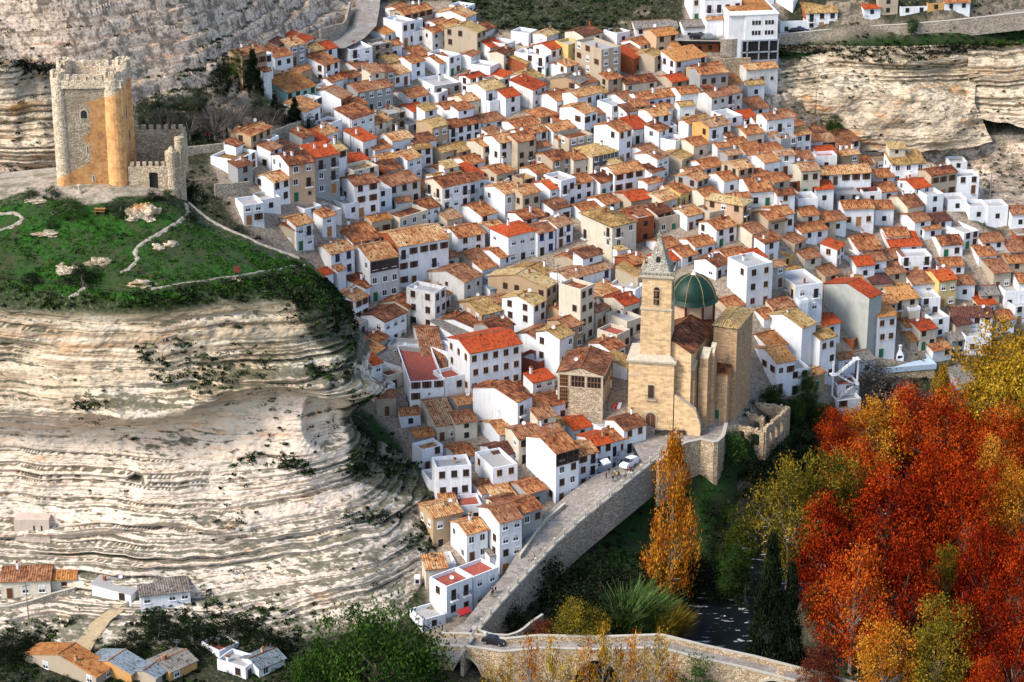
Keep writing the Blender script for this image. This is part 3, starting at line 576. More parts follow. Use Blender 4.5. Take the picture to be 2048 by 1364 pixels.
# ================================================================ HOUSES
# one line per house: x y = near corner at the eaves, then seen widths of the left and right walls, wall height,
# turn in degrees, roof/wall/colour letters, extras
TILES=dict(A=(450,0,2.998),B=(900,0,2.998),C=(1350,0,2.934),D=(450,430,2.998),E=(900,430,2.998),F=(1350,430,2.934),G=(780,820,2.508),H=(0,800,2.2756))
CAT='''
A
485 255 128 8 65 70 swr
320 290 80 20 40 60 sgd
190 345 38 100 135 40 fwf gar
300 350 20 110 70 40 swt gar
510 315 95 65 60 45 gpy
590 315 15 75 45 45 gwr
600 400 240 90 110 55 gwt
660 480 115 75 55 50 gwr
745 490 10 60 40 50 gwt
750 305 80 137 110 30 fwf Ll
887 275 2 118 100 30 fsf
960 212 100 30 60 60 gwo
1065 145 115 80 140 45 fwf
1135 195 15 60 80 45 fwf
1445 110 188 62 90 60 gwt
1446 48 66 10 60 60 fwf
1512 205 197 25 165 62 gby
1345 350 130 50 115 50 fwf
1150 345 145 60 60 45 gwt
1120 385 70 40 100 45 gwt
1285 385 115 50 80 45 gwt
1010 455 130 100 70 40 gwt
835 460 30 40 40 45 gwt
790 430 75 60 40 45 gwt
980 395 90 70 40 45 gby
370 560 245 180 65 45 gmo cren
700 600 200 50 160 60 gwt Rr
770 645 15 75 110 45 gst
800 560 100 210 130 35 ggt
1255 520 100 160 70 30 fwf Rg
1110 590 100 115 60 40 gwt
1280 565 85 10 70 60 fwf
1440 615 100 95 70 45 gwt
985 690 120 100 110 35 fsf
965 735 145 15 90 65 gct
1130 680 30 45 50 45 gwr
1100 760 15 40 50 45 fgf
1245 770 90 95 150 40 gty
1330 680 90 120 40 40 gwt
1345 775 5 190 110 35 gwt
830 852 108 67 100 50 swr
900 905 5 100 70 40 gwt
1005 850 80 125 100 35 gwt
1135 865 10 135 100 35 gwt
370 910 165 45 75 60 sgu
555 870 215 65 60 55 gbr
600 815 125 80 80 55 gwt
545 955 45 145 225 35 sgr bal
390 1000 105 155 215 30 gpt Lw
295 1100 110 90 135 45 gwt
115 1235 50 100 120 25 fwf
220 1200 2 80 80 30 fwf
745 985 60 120 60 40 gwr Lr
970 1035 125 100 140 40 gwt Lr
1095 965 110 40 130 45 gwt
780 1120 75 150 190 30 gwt
895 1150 5 70 120 30 fwf
1305 1130 105 165 220 35 gwt bal,Lc
1160 1150 50 50 60 40 gbt
1195 1260 85 75 120 40 gwt
1470 1065 105 60 80 45 swr Lc
1395 915 60 55 60 45 gby
1300 1050 65 90 50 40 gwt
1460 990 85 75 60 40 gwt
B
470 205 105 40 90 60 fwf
330 270 100 25 90 55 fwf
240 290 75 55 80 45 gwr
240 405 130 15 90 60 fwf
300 495 50 70 40 45 Swr
455 385 80 5 70 60 soy Lr
570 345 185 30 120 60 fwf
505 480 145 40 80 60 gwy
605 305 80 70 130 45 gwr
708 275 33 37 150 40 fyf
905 310 160 115 230 35 fbf
1100 355 85 10 95 60 srr
1225 345 115 10 100 60 gby
1090 320 60 35 50 50 gwt
1140 280 70 50 50 50 gwt
1235 225 75 130 115 25 gpo gar
1000 205 80 70 70 40 fwf bal
1110 185 20 255 40 10 gwg
1400 175 10 135 70 10 gwg
1050 510 45 190 60 25 gct
775 520 110 110 90 45 gwt
775 505 175 10 100 60 gtg
215 550 110 115 145 40 gwy bal
335 590 5 75 110 40 gwr
95 615 70 120 90 35 gct
545 705 75 105 60 35 hbt
400 790 105 150 40 35 gwt
620 795 70 130 100 35 gwt
690 730 40 50 80 40 frf
640 610 115 120 80 40 gwt
805 690 150 70 150 45 gwt
870 575 70 60 60 45 gwy
970 640 90 90 120 35 fwf bal
1040 610 50 40 50 40 gwt
1135 605 70 250 75 25 gwt blu
1380 570 10 115 90 20 gwt
1330 500 50 55 50 30 gbr
1210 705 80 110 120 30 gwt
1210 770 10 150 60 20 fwf
1100 780 85 95 90 30 swr
1010 800 150 70 190 45 gwt
855 940 115 145 120 35 hky Lc
740 965 50 110 100 30 gct
615 970 105 110 110 35 gbt
300 865 100 105 170 35 gwt
405 860 5 110 180 35 gbt
200 885 95 85 110 40 gct
200 740 20 125 60 35 gwt
110 990 80 85 60 40 gwt
280 1050 95 105 80 40 gbt
520 1050 85 85 80 40 gwt
330 1170 125 105 160 40 gwt
300 1100 95 8 60 60 fwf
435 1175 20 105 170 35 gbt
600 1140 60 55 130 40 gwr
665 1090 105 75 170 40 fwf bal
745 1110 5 115 110 35 gwt
900 1100 90 65 90 40 gwt
985 1050 70 180 120 30 gwt
1200 1040 100 60 100 40 gwt
1240 960 130 55 140 50 gwt
1390 960 100 20 70 55 gby
1350 850 80 20 80 50 fwf
1460 880 90 75 80 35 gct
1480 1090 110 20 120 50 ggt
1380 1165 130 70 80 45 gyt
1270 1210 100 95 80 40 gct
1085 1210 100 125 80 30 gbr
930 1230 95 70 60 40 gwt
800 1280 75 110 60 35 gwt
1130 1300 60 80 110 35 grt
1240 1290 90 60 110 40 gct
1420 1300 80 70 90 35 gwt
C
100 -10 40 65 140 20 fwf
170 22 10 215 200 10 fwf bal
60 160 15 155 75 10 gwg gar
615 130 10 150 75 8 fwf
765 85 70 185 100 10 gwy Lr
690 8 50 10 70 60 fwf
480 2 15 80 40 10 fwf
1105 60 10 40 45 10 swr
1190 0 10 115 95 8 fbf bal
1320 50 10 165 45 8 fwf
1480 25 5 90 50 8 fof
1580 20 5 150 50 8 gwt
50 275 5 250 45 10 frf now
290 290 10 95 40 10 sgd gar
290 505 85 105 90 20 gct
450 650 130 100 50 30 gwt
375 700 70 100 60 30 gwr
300 695 90 25 110 30 fwf
195 755 95 130 140 35 gwt Lo
480 735 5 85 80 20 gwt
670 760 105 45 80 45 gwt
415 795 85 105 90 25 gct
330 860 40 80 60 20 gwt
700 800 70 60 120 25 gwt
765 840 5 100 80 20 gwt
545 895 80 90 60 30 gwt
660 945 50 155 60 15 gwt
835 910 60 110 70 15 gwr
950 890 10 60 90 20 gwt
735 1010 10 110 150 15 gct
850 1030 5 300 60 10 gwt
440 940 160 110 40 30 gwt
520 960 100 60 100 30 gwt bal
370 1000 85 65 110 35 gbt bal
170 990 80 110 60 30 gwt
285 1065 65 70 80 30 gwt
470 1055 40 40 50 30 gwt
650 1080 40 75 50 20 frf
575 1075 25 30 110 30 gbt
440 1130 90 135 90 15 gwt
395 1210 220 40 130 60 hpy
620 1145 15 90 60 15 fbf
820 1115 10 95 85 12 gwr
945 1150 20 140 50 10 fgf
1065 1110 25 85 50 10 fde
1100 1130 15 110 70 10 fwf
1200 1130 70 90 60 15 gwt
1180 1060 20 100 40 15 gwt
1060 985 30 100 40 15 gwt
1400 1110 100 80 100 25 gwr
1470 1150 10 55 120 20 fwf
1360 1220 120 75 90 25 gct
985 1230 30 180 100 8 gwt
1170 1230 5 85 90 8 gwt
1520 1310 50 80 50 20 gwd
1400 1300 70 45 60 25 gwt
1650 1040 15 130 100 8 fwf
1600 1175 10 110 70 8 fwf
1725 1215 5 90 80 8 fwf
1830 1215 5 120 90 8 fwf
1970 1260 5 70 80 8 gwt
1610 970 10 50 35 5 fwf
720 1170 10 115 90 10 fwf
600 1270 100 90 90 30 gwt
560 1310 60 40 60 30 gct
840 1305 60 40 60 20 gbt
740 1270 40 50 60 20 gct
200 1250 80 100 90 30 fbf
170 1160 60 60 80 30 gct
140 730 100 60 60 35 goy
640 700 60 60 70 40 gwt
D
430 100 160 8 110 60 gbt
430 70 5 95 150 40 gwt
480 -30 95 40 60 40 fwf
770 170 180 170 70 35 gwt
640 240 95 140 150 40 gwt blu
875 280 130 170 245 30 gwt gal,Rv
1045 195 125 300 240 28 gwt Lr
1400 140 100 160 120 30 gwt
845 440 150 25 110 60 swt
785 520 105 55 200 55 gwt
1100 560 165 50 110 60 gct
1260 470 170 40 230 60 fvf
1435 405 215 110 150 50 gvt
1520 690 300 60 80 60 gwt
1175 800 200 5 90 75 fgf
840 915 80 95 150 40 swr
1060 905 125 8 90 70 swg
1110 1000 80 205 200 10 fwe
1320 980 5 85 190 30 fwe
1200 930 110 95 60 10 gwt
1450 860 230 30 110 50 fwf
1270 1265 150 110 100 20 gct
1385 1250 5 95 120 20 gct
1400 760 170 30 40 50 swg
720 -60 60 60 80 40 fwf
600 -10 70 60 60 40 fvf
E
190 10 160 55 110 40 gwt
350 130 110 175 170 35 hwr
525 115 5 105 140 35 gwt blu
640 75 110 95 130 40 gwt blu
300 270 120 50 50 40 gwt
130 300 115 60 40 40 gbt
578 440 355 25 160 60 gty
560 380 200 45 80 50 gwy
240 450 60 45 60 30 swm
190 600 150 125 120 35 gty
500 545 190 45 200 55 gwy
705 390 90 260 150 38 gwt blu
970 75 190 145 215 35 hcy bal
1120 25 5 80 150 30 frf
1250 20 60 120 100 30 fbf
780 450 130 80 330 50 fct
1110 450 165 10 80 60 fwf
1040 545 125 90 100 40 gcr
1000 720 120 40 110 50 fce
1060 640 130 60 100 40 fcf
710 680 130 70 150 45 gtt
655 745 140 50 260 50 gwy
960 815 90 60 90 45 gwt
1060 915 85 5 80 60 swy
120 830 130 310 330 28 gwr
350 1035 125 90 70 30 gwt
400 1120 265 70 250 50 gwt now
405 1130 3 62 245 50 fwf bal
475 1165 5 90 130 30 gwt bal
590 1145 85 90 110 30 gwt bal
535 885 135 10 110 50 fdf now
1300 290 60 60 60 40 gwr
1100 300 110 80 100 40 grt
1125 375 125 5 90 60 sby
1290 200 40 60 60 40 gwt
870 1010 20 50 90 40 gwt
F
240 90 75 120 110 35 gwt
115 190 60 120 70 30 gwt
40 250 40 65 60 35 gwt
450 115 65 45 95 40 gct
520 155 15 60 60 35 gwt
240 305 130 60 80 45 gwt
310 265 80 130 55 30 gwt bal
450 280 20 50 50 40 gwr
625 265 130 15 60 50 fof
415 310 115 150 245 30 fwf
700 190 110 25 40 50 gbt
740 115 70 60 50 30 gwt
800 100 60 40 60 30 gwt
905 40 50 80 70 25 gwt
545 35 70 55 80 30 gbt
760 270 100 60 50 30 gct
680 385 110 60 40 35 gby
880 370 120 80 50 35 gbt
1075 210 110 140 60 15 gwt
1240 130 5 135 60 10 gwt
1060 250 240 5 60 65 fwf now
1320 250 30 180 110 8 fwf bal,blu
1260 210 15 185 35 8 swr
1240 265 50 65 50 20 gwt
1400 45 70 50 100 25 gwt
1460 90 10 85 60 20 gwt
1690 110 140 50 100 30 fwf
1555 180 60 130 75 12 gwt bal
1560 305 50 135 60 10 gwt
1780 245 90 90 60 15 gwt bal
1800 180 60 130 40 15 gwt
1960 220 100 85 60 15 ggt
1950 290 50 95 50 10 gbt
2000 130 10 45 50 10 frf
1865 345 155 80 100 20 gbt bal
1540 390 95 85 160 20 gyr
1640 410 15 115 80 8 gwt
1250 355 110 90 50 20 gbt
1390 410 150 125 80 15 gwt
1160 405 30 85 80 10 hcd
1130 275 45 85 70 15 gwt
1060 300 60 65 80 15 gwr
990 415 45 130 90 10 ggy
900 410 50 15 100 30 fof
700 420 110 160 170 20 fwf Lc,bal
575 555 75 125 70 25 gct
310 560 70 90 50 35 gbt
1120 490 265 50 350 45 glr now
1180 600 40 90 240 20 gwo
1275 505 125 150 120 20 gco bal
1440 490 25 100 110 10 fwf bal
1375 565 30 60 60 10 gcg
1780 540 180 90 50 20 gcr
1620 610 40 240 50 3 gwd
1930 450 100 120 100 10 fwf
2010 400 15 50 100 10 gwt
1990 540 100 40 110 20 fwf
1790 490 40 80 40 10 gbg
1430 680 80 70 120 25 gcr
1500 610 5 50 120 20 fwf
1640 650 60 80 90 25 gbd
1510 800 120 110 60 25 gwt
1380 750 50 45 50 25 gbo
1700 715 40 150 100 10 fwf
1620 740 90 50 60 20 sgg
735 665 235 80 250 45 gwy now
840 735 105 95 250 35 gwy bal
870 650 60 85 70 30 gwr
550 780 160 105 90 30 gwo
590 870 140 90 180 25 gwo
670 910 30 75 150 20 fwf
1045 735 110 5 60 60 frf now
950 1090 100 140 60 15 fwf bal
950 1000 50 130 60 15 fwe bal
1075 865 28 35 80 30 gwg
1680 1000 100 30 50 30 sgg
520 610 60 40 60 30 gwt
1880 620 40 70 80 15 gwt
1350 660 30 50 60 20 gwt
G
550 125 95 60 80 30 gwt
515 290 90 125 140 25 fwf
530 235 60 70 60 30 gwd
340 250 80 60 50 30 gwt
235 285 10 175 240 12 fwf
200 350 22 40 130 20 fwf
345 480 15 115 100 12 fwe
385 620 55 60 150 30 gwt
500 740 60 45 50 30 swg
550 560 105 112 270 30 gwt
665 510 5 75 240 35 ggt
690 420 40 50 80 35 ggt
540 465 130 105 60 30 gwt
460 420 50 40 60 30 gwt
285 880 80 130 170 40 fwe bal
420 830 8 125 170 40 fwe
165 1050 10 115 70 30 fwf gar
215 790 5 110 50 15 fwf
830 215 150 115 260 35 gwt gal
945 230 5 90 170 32 gwt bal
1020 180 10 90 190 32 gwr
1095 160 5 75 160 32 gwt bal
1170 100 90 112 190 35 gwt
920 100 50 45 60 35 gwr
1060 90 90 30 80 40 fwf
H
600 884 178 3 58 70 swf low
640 892 46 228 58 14 swg gar,low
10 825 10 225 80 5 sct low
238 817 5 105 60 5 sco low
440 1275 330 20 40 60 gbo
600 1262 200 15 40 60 gom
712 1280 90 30 40 60 gbm
775 1235 95 125 60 45 gog
1000 1140 80 55 60 45 fwe
1120 1215 130 10 70 60 fwf
1180 1220 80 120 60 42 gwm
'''
HOUSES=[]
for ln in CAT.strip().split('\n'):
    q=ln.split()
    if len(q)==1: tl=TILES[q[0]]; tn=q[0]; continue
    x,y,wl,wr,h,th=map(float,q[:6]); k=tl[2]
    HOUSES.append(dict(u=tl[0]+x/k,v=tl[1]+y/k,wl=wl/k,wr=wr/k,h=h/k,th=th,roof=q[6][0],wall=q[6][1],rc=q[6][2],fl=q[7].split(',') if len(q)>7 else [],tile=tn))
# ---------------------------------------------------------------- openings shared by all houses
def P_window(w,h,frame,pane,bars=True,sill='stoneled',shut=None,proud=.05):
    w*=1.12; h*=1.08
    b=MB(); f=.09
    b.box(-w/2,-w/2+f,-proud,.0,0,h,0); b.box(w/2-f,w/2,-proud,.0,0,h,0)
    b.box(-w/2+f,w/2-f,-proud,.0,0,f,0); b.box(-w/2+f,w/2-f,-proud,.0,h-f,h,0)
    b.box(-w/2+f,w/2-f,-.012,.01,f,h-f,1)
    if bars: b.box(-.03,.03,-proud*.8,.0,f,h-f,0)
    b.box(-w/2-.08,w/2+.08,-.14,0,-.08,0,2)
    mats=[M[frame],M[pane],M[sill]]
    if shut=='half': b.box(-w/2+f,w/2-f,-.035,-.012,h*.45,h-f,3); mats.append(M['shutter'])
    if shut=='wood':
        b.box(-w/2-.02-w*.42,-w/2-.02,-.05,0,0,h,3); b.box(w/2+.02,w/2+.02+w*.42,-.05,0,0,h,3); mats.append(M['wood'])
    return b.mesh('window',mats)
WIN=dict(plain=P_window(1.05,1.35,'wood','shade'),white=P_window(1.05,1.3,'white','shade',sill='white'),small=P_window(.7,.8,'wood','shade',False),
  roller=P_window(1.1,1.35,'white','shade',shut='half',sill='white'),shut=P_window(.9,1.3,'wood','shade',shut='wood'),blue=P_window(1.0,1.5,'blue','shade',sill='blue'),
  ochre=P_window(1.0,1.3,'woodo','shade'),tall=P_window(1.0,2.0,'wood','shade'))
def P_door(w,h,m,arch=False):
    b=MB(); b.box(-w/2-.1,w/2+.1,-.05,0,0,h+.1,0); b.box(-w/2,w/2,-.075,-.05,0,h,1); b.box(-w/2,w/2,-.3,0,-.15,0,0); b.box(w*.3,w*.36,-.1,-.07,h*.45,h*.5,2)
    return b.mesh('door',[M['stoneled'],M[m],M['iron']])
DOOR=[P_door(1.0,2.1,'wood'),P_door(1.1,2.2,'woodo'),P_door(1.0,2.1,'shade'),P_door(1.0,2.1,'green')]
def P_garage():
    b=MB(); b.box(-1.35,1.35,-.05,0,0,2.5,0); b.box(-1.2,1.2,-.08,-.05,0,2.35,1)
    for k in range(1,6): b.box(-1.2,1.2,-.1,-.08,k*.39,k*.39+.05,0)
    return b.mesh('garage_door',[M['white'],M['metal']])
GAR=P_garage()
def P_balcony(w=1.8):
    b=MB(); b.box(-w/2,w/2,-.65,0,-.14,0,0)
    for i in range(int(w/.16)+1):
        x=-w/2+.03+i*.158; b.box(x-.012,x+.012,-.63,-.60,0,.95,1)
    for yy in (-.63,):
        b.box(-w/2,w/2,yy,yy+.04,.95,1.0,1)
    for x in (-w/2,w/2-.04): b.box(x,x+.04,-.63,0,.95,1.0,1); b.box(x,x+.04,-.34,-.3,0,.95,1)
    b.box(-.55,.55,-.05,0,0,2.1,2); b.box(-.45,.45,-.07,-.05,0,2.0,3)
    return b.mesh('balcony',[M['white'],M['iron'],M['wood'],M['shade']])
BAL=P_balcony()
def P_chim(h=1.2,w=.55,m='Ww'):
    b=MB(); b.box(-w/2,w/2,-w/2,w/2,-.8,h,0); b.box(-w/2-.08,w/2+.08,-w/2-.08,w/2+.08,h,h+.1,0); 
    for a in (-1,1): b.box(a*w*.35-.06,a*w*.35+.06,-w/2,w/2,h+.1,h+.35,1)
    b.box(-w/2-.05,w/2+.05,-w/2-.05,w/2+.05,h+.35,h+.43,2)
    return b.mesh('chimney',[M[m],M['Wr'],R['t']])
CHIM=[P_chim(1.0),P_chim(1.5,.5),P_chim(.9,.6,'Wt'),P_chim(1.0,.5,'Wr')]
def P_dish():
    b=MB(); n=12; r=.42
    for i in range(n):
        a,c=2*PI*i/n,2*PI*(i+1)/n
        b.face([(0,.12,0),(r*math.cos(a),0,r*math.sin(a)),(r*math.cos(c),0,r*math.sin(c))],0)
        b.face([(0,.14,0),(r*math.cos(c),.02,r*math.sin(c)),(r*math.cos(a),.02,r*math.sin(a))],0)
    b.tube((0,.12,0),(0,.15,-1.0),.03,.03,5,1); b.tube((0,0,-.3),(0,-.4,0),.02,.02,4,1)
    return b.mesh('satellite_dish',[M['white'],M['metal']])
DISH=P_dish()
def P_aer():
    b=MB(); b.tube((0,0,-.5),(0,0,2.4),.03,.025,5,0)
    for z,w in ((2.3,.5),(2.0,.7),(1.75,.45)): b.tube((-w,0,z),(w,0,z),.02,.02,4,0)
    b.tube((0,-.5,2.15),(0,.5,2.15),.02,.02,4,0)
    return b.mesh('roof_aerial',[M['metal']])
AER=P_aer()
def roof_slab(b,P,thick=.16,mr=0,mt=1):
    """P: four corners, first two = eave (left to right), last two = top; uv in metres, u along eave"""
    p=[Vector(x) for x in P]; ex=(p[1]-p[0]); L=ex.length; ex/=max(L,1e-6)
    n=(p[1]-p[0]).cross(p[-1]-p[0]).normalized()
    if n.z<0: n=-n
    sl=n.cross(ex); sl=sl if sl.z>0 else -sl
    uv=[((q-p[0]).dot(ex),(q-p[0]).dot(sl)) for q in p]
    top=[q+n*thick for q in p]
    b.face(top,mr,uv); b.face(list(reversed(p)),mt)
    k=len(p)
    for i in range(k):
        j=(i+1)%k; b.face([p[i],p[j],top[j],top[i]],mr,[(0,0),(.3,0),(.3,.1),(0,.1)])
def dims(H):
    if 'dim' in H: return
    vb_=H['v']+H['h']; base=(hill_pt(H['u'],vb_,4.4) if vb_<1318 else PZ(H['u'],vb_,4.0)) if H['tile']=='H' else ground(H['u'],H['v']+H['h'])
    k=pxm(base); th=math.radians(H['th']); He=max(2.4,H['h']/(k*.925))
    ex=(H['u']-1024)/FPX*CP
    Lb=H['wr']/(k*max(.12,math.cos(th)-ex*math.sin(th))); La=H['wl']/(k*max(.12,math.sin(th)+ex*math.cos(th)))
    Lb=min(max(Lb,4.5),34); La=min(max(La,5.0),34)
    if H['tile']!='H' and H['roof']!='f' and H['area']>350: La=max(La,6.2 if H['th']<60 else 5.5)
    H['dim']=(Lb,La,He); H['base']=base; H['nf']=max(1,int(round((He)/2.85)))
def make_house(H,full=True):
    dims(H)
    rnd=random.Random(int(H['u']*7+H['v']*131)); th=math.radians(H['th']); k=pxm(H['base'])
    Lb,La,He=H['dim']; base=H['base']; nf=H['nf']
    e=None
    if full: e=thing('house',None,'house',base,th); H['ob']=e
    W1=M['W'+H['wall']]; LW=W1; RW=W1
    for f in H['fl']:
        if f[0]=='L' and len(f)==2: LW=M['W'+f[1]]
        if f[0]=='R' and len(f)==2: RW=M['W'+f[1]]
    rf=H['roof']; slope=rnd.uniform(.25,.34) if 'low' not in H['fl'] else .13; B=-5.0
    b=MB(); r=MB(); ov=.38; roofmat=R[H['rc']] if H['rc'] in R else R['t']
    if H['rc']=='t' and rnd.random()<.28: roofmat=R['u']; H['rc2']='u'
    def wallbox(z):
        b.face([(0,0,B),(Lb,0,B),(Lb,0,z),(0,0,z)],2); b.face([(0,La,B),(0,0,B),(0,0,z),(0,La,z)],1)
        b.face([(Lb,0,B),(Lb,La,B),(Lb,La,z),(Lb,0,z)],0); b.face([(Lb,La,B),(0,La,B),(0,La,z),(Lb,La,z)],0)
    if rf=='f':
        wallbox(He); t_=.22; zf=He-.75
        for (x0,x1,y0,y1) in ((0,Lb,0,t_),(0,Lb,La-t_,La),(0,t_,t_,La-t_),(Lb-t_,Lb,t_,La-t_)):
            P=[(x0,y0),(x1,y0),(x1,y1),(x0,y1)]
            b.face([(p[0],p[1],He) for p in P],0)
        b.face([(t_,t_,zf),(t_,t_,He),(Lb-t_,t_,He),(Lb-t_,t_,zf)],0); b.face([(t_,La-t_,zf),(Lb-t_,La-t_,zf),(Lb-t_,La-t_,He),(t_,La-t_,He)],0)
        b.face([(t_,t_,zf),(t_,La-t_,zf),(t_,La-t_,He),(t_,t_,He)],0); b.face([(Lb-t_,t_,zf),(Lb-t_,t_,He),(Lb-t_,La-t_,He),(Lb-t_,La-t_,zf)],0)
        roofmat=R['g'] if H['rc']=='g' else roofmat; r.box(t_,Lb-t_,t_,La-t_,zf-.1,zf,0); zt=zf; H['ridge']=zf
        if 'tt'==H['rc']: pass
        cx=lambda s_:(rnd.uniform(.2,.8)*Lb,rnd.uniform(.3,.8)*La,zf)
        if H['rc']=='t': roofmat=R['t']
    elif rf in 'gh':
        if rf=='h' or True:
            zr=He+La/2*slope
        if La>11 and rf=='g': zr=He+La/2*slope*.85
        if rf=='g':
            wallbox(He)
            b.face([(0,0,He),(0,La/2,zr),(0,La,He)],1); b.face([(Lb,0,He),(Lb,La,He),(Lb,La/2,zr)],0)
            s_=(zr-He)/(La/2); g=.18
            roof_slab(r,[(-g,-ov,He-ov*s_),(Lb+g,-ov,He-ov*s_),(Lb+g,La/2,zr),(-g,La/2,zr)])
            roof_slab(r,[(Lb+g,La+ov,He-ov*s_),(-g,La+ov,He-ov*s_),(-g,La/2,zr),(Lb+g,La/2,zr)])
            r.box(-g,Lb+g,La/2-.13,La/2+.13,zr+.1,zr+.26,2)
            cx=lambda s_2:(lambda x,y:(x,y,He+min(y,La-y)*s_))(rnd.uniform(.12,.88)*Lb,rnd.uniform(.3,.75)*La)
        else:
            wallbox(He); m_=min(La,Lb)/2; zr=He+m_*slope; s_=slope
            o=ov; z0=He-o*s_
            if Lb>=La: A_,B_=(m_,La/2,zr),(Lb-m_,La/2,zr)
            else: A_,B_=(Lb/2,m_,zr),(Lb/2,La-m_,zr)
            c=[(-o,-o,z0),(Lb+o,-o,z0),(Lb+o,La+o,z0),(-o,La+o,z0)]
            if Lb>=La: fs=[[c[0],c[1],B_,A_],[c[1],c[2],B_],[c[2],c[3],A_,B_],[c[3],c[0],A_]]
            else: fs=[[c[0],c[1],A_],[c[1],c[2],B_,A_],[c[2],c[3],B_],[c[3],c[0],A_,B_]]
            for q in fs: roof_slab(r,q)
            cx=lambda s_2:(lambda x,y:(x,y,He+min(y,La-y,x,Lb-x)*s_))(rnd.uniform(.2,.8)*Lb,rnd.uniform(.3,.7)*La)
        H['ridge']=zr
    else:
        # one slope: 's' falls to the right-hand wall side (y=0), 'S' falls to the left wall (x=0)
        s_=slope*.75
        if rf=='s':
            zr=He+La*s_; wallbox(He); b.face([(0,0,He),(0,La,zr),(0,La,He)],1); b.face([(Lb,0,He),(Lb,La,He),(Lb,La,zr)],0); b.face([(Lb,La,He),(0,La,He),(0,La,zr),(Lb,La,zr)],0)
            roof_slab(r,[(-.2,-ov,He-ov*s_),(Lb+.2,-ov,He-ov*s_),(Lb+.2,La+.1,zr+.1*s_),(-.2,La+.1,zr+.1*s_)])
            cx=lambda q:(lambda x,y:(x,y,He+y*s_))(rnd.uniform(.2,.8)*Lb,rnd.uniform(.4,.85)*La)
        else:
            zr=He+Lb*s_; wallbox(He); b.face([(0,0,He),(Lb,0,He),(Lb,0,zr)],2); b.face([(0,La,He),(Lb,La,zr),(Lb,La,He)],0); b.face([(Lb,0,He),(Lb,La,He),(Lb,La,zr),(Lb,0,zr)],0)
            roof_slab(r,[(-ov,La+.2,He-ov*s_),(-ov,-.2,He-ov*s_),(Lb+.1,-.2,zr+.1*s_),(Lb+.1,La+.2,zr+.1*s_)])
            cx=lambda q:(lambda x,y:(x,y,He+x*s_))(rnd.uniform(.3,.8)*Lb,rnd.uniform(.3,.8)*La)
        H['ridge']=zr
    if 'cren' in H['fl']:
        for i in range(int(La/1.4)):
            b.box(0,.25,i*1.4,i*1.4+.7,He-.02,He+.5,1)
    mats=[W1,LW,RW]
    if not full:
        return b,r,mats,roofmat,base,th
    b.build('wall',mats,e)
    ro=r.build('roof',[roofmat,M['Wb'] if rf!='f' else W1,R['u']],e)
    if rnd.random()<.34 and Lb>6 and He>4.2 and 'now' not in H['fl'] and H['tile']!='S':
        w_=rnd.uniform(.3,.5)*Lb; x_=rnd.choice([.2,Lb-w_-.2]); d_=rnd.uniform(1.2,2.4); h_=rnd.uniform(2.3,max(2.5,He*.6)); an=MB(); an.box(x_,x_+w_,-d_,-.01,B,h_,0,bottom=False); ao=an.build('annex',[rnd.choice([W1,W1,M['Wc'],M['Ww']])],e)
        ar_=MB()
        if rnd.random()<.6: roof_slab(ar_,[(x_-.15,-d_-.25,h_-.05),(x_+w_+.15,-d_-.25,h_-.05),(x_+w_+.15,-.02,h_+d_*.34),(x_-.15,-.02,h_+d_*.34)],.12); ar_.build('roof',[roofmat if rf!='f' else R['t'],M['Wb']],ao)
        else:
            ar_.box(x_-.02,x_+w_+.02,-d_-.02,-d_+.13,h_,h_+.8,0); ar_.box(x_-.02,x_+.13,-d_+.13,-.01,h_,h_+.8,0); ar_.box(x_+w_-.13,x_+w_+.02,-d_+.13,-.01,h_,h_+.8,0); ar_.build('parapet',[M['white']],ao)
    if rnd.random()<.27 and Lb>7 and La>5.5 and He>4 and 'now' not in H['fl'] and H['tile'] not in 'SH' and rf in 'gsf':
        w_=rnd.uniform(.32,.5)*Lb; x_=rnd.choice([.25,Lb-w_-.25]); y0_=La*.42 if rf=='g' else La*.5; y1_=La-.2; h0_=He-.8; h1_=He+(La*.5*slope if rf!='f' else 0)+rnd.uniform(1.0,2.1); up_=MB(); up_.box(x_,x_+w_,y0_,y1_,h0_,h1_,0,bottom=False)
        if h1_-He>1.4: up_.box(x_+w_*.35,x_+w_*.35+.8,y0_-.03,y0_,h1_-1.25,h1_-.35,1)
        uo=up_.build('upper_room',[rnd.choice([W1,M['Ww'],M['Wc']]),M['shade']],e)
        ur=MB()
        if rnd.random()<.7: roof_slab(ur,[(x_-.2,y0_-.35,h1_-.08),(x_+w_+.2,y0_-.35,h1_-.08),(x_+w_+.2,y1_+.1,h1_+(y1_-y0_)*.26),(x_-.2,y1_+.1,h1_+(y1_-y0_)*.26)],.13); ur.box(x_,x_+w_,y1_-.1,y1_,h1_-.1,h1_+(y1_-y0_)*.25,1); ur.build('roof',[R['t'] if rf=='f' else roofmat,M['Ww']],uo)
    # chimneys, dish, aerial
    nchim=rnd.choice([0,0,1,1,1,2]) if rf!='f' else rnd.choice([0,0,1])
    if H['wr']+H['wl']<22: nchim=min(nchim,1)
    for i in range(nchim):
        c=cx(0); q_=rnd.uniform(.65,1.0); o=inst('chimney',CHIM[rnd.randrange(4)],ro,c,0,(q_,q_,rnd.uniform(.6,1.0)))
    if rnd.random()<.22: inst('satellite_dish',DISH,e,tuple(np.array(cx(0))+[0,0,.9]),-th+rnd.uniform(-.3,.3))
    if rnd.random()<.3: inst('roof_aerial',AER,e,cx(0),rnd.uniform(0,3))
    H['nwin']=0
    if 'now' in H['fl']: return
    fh=He/nf
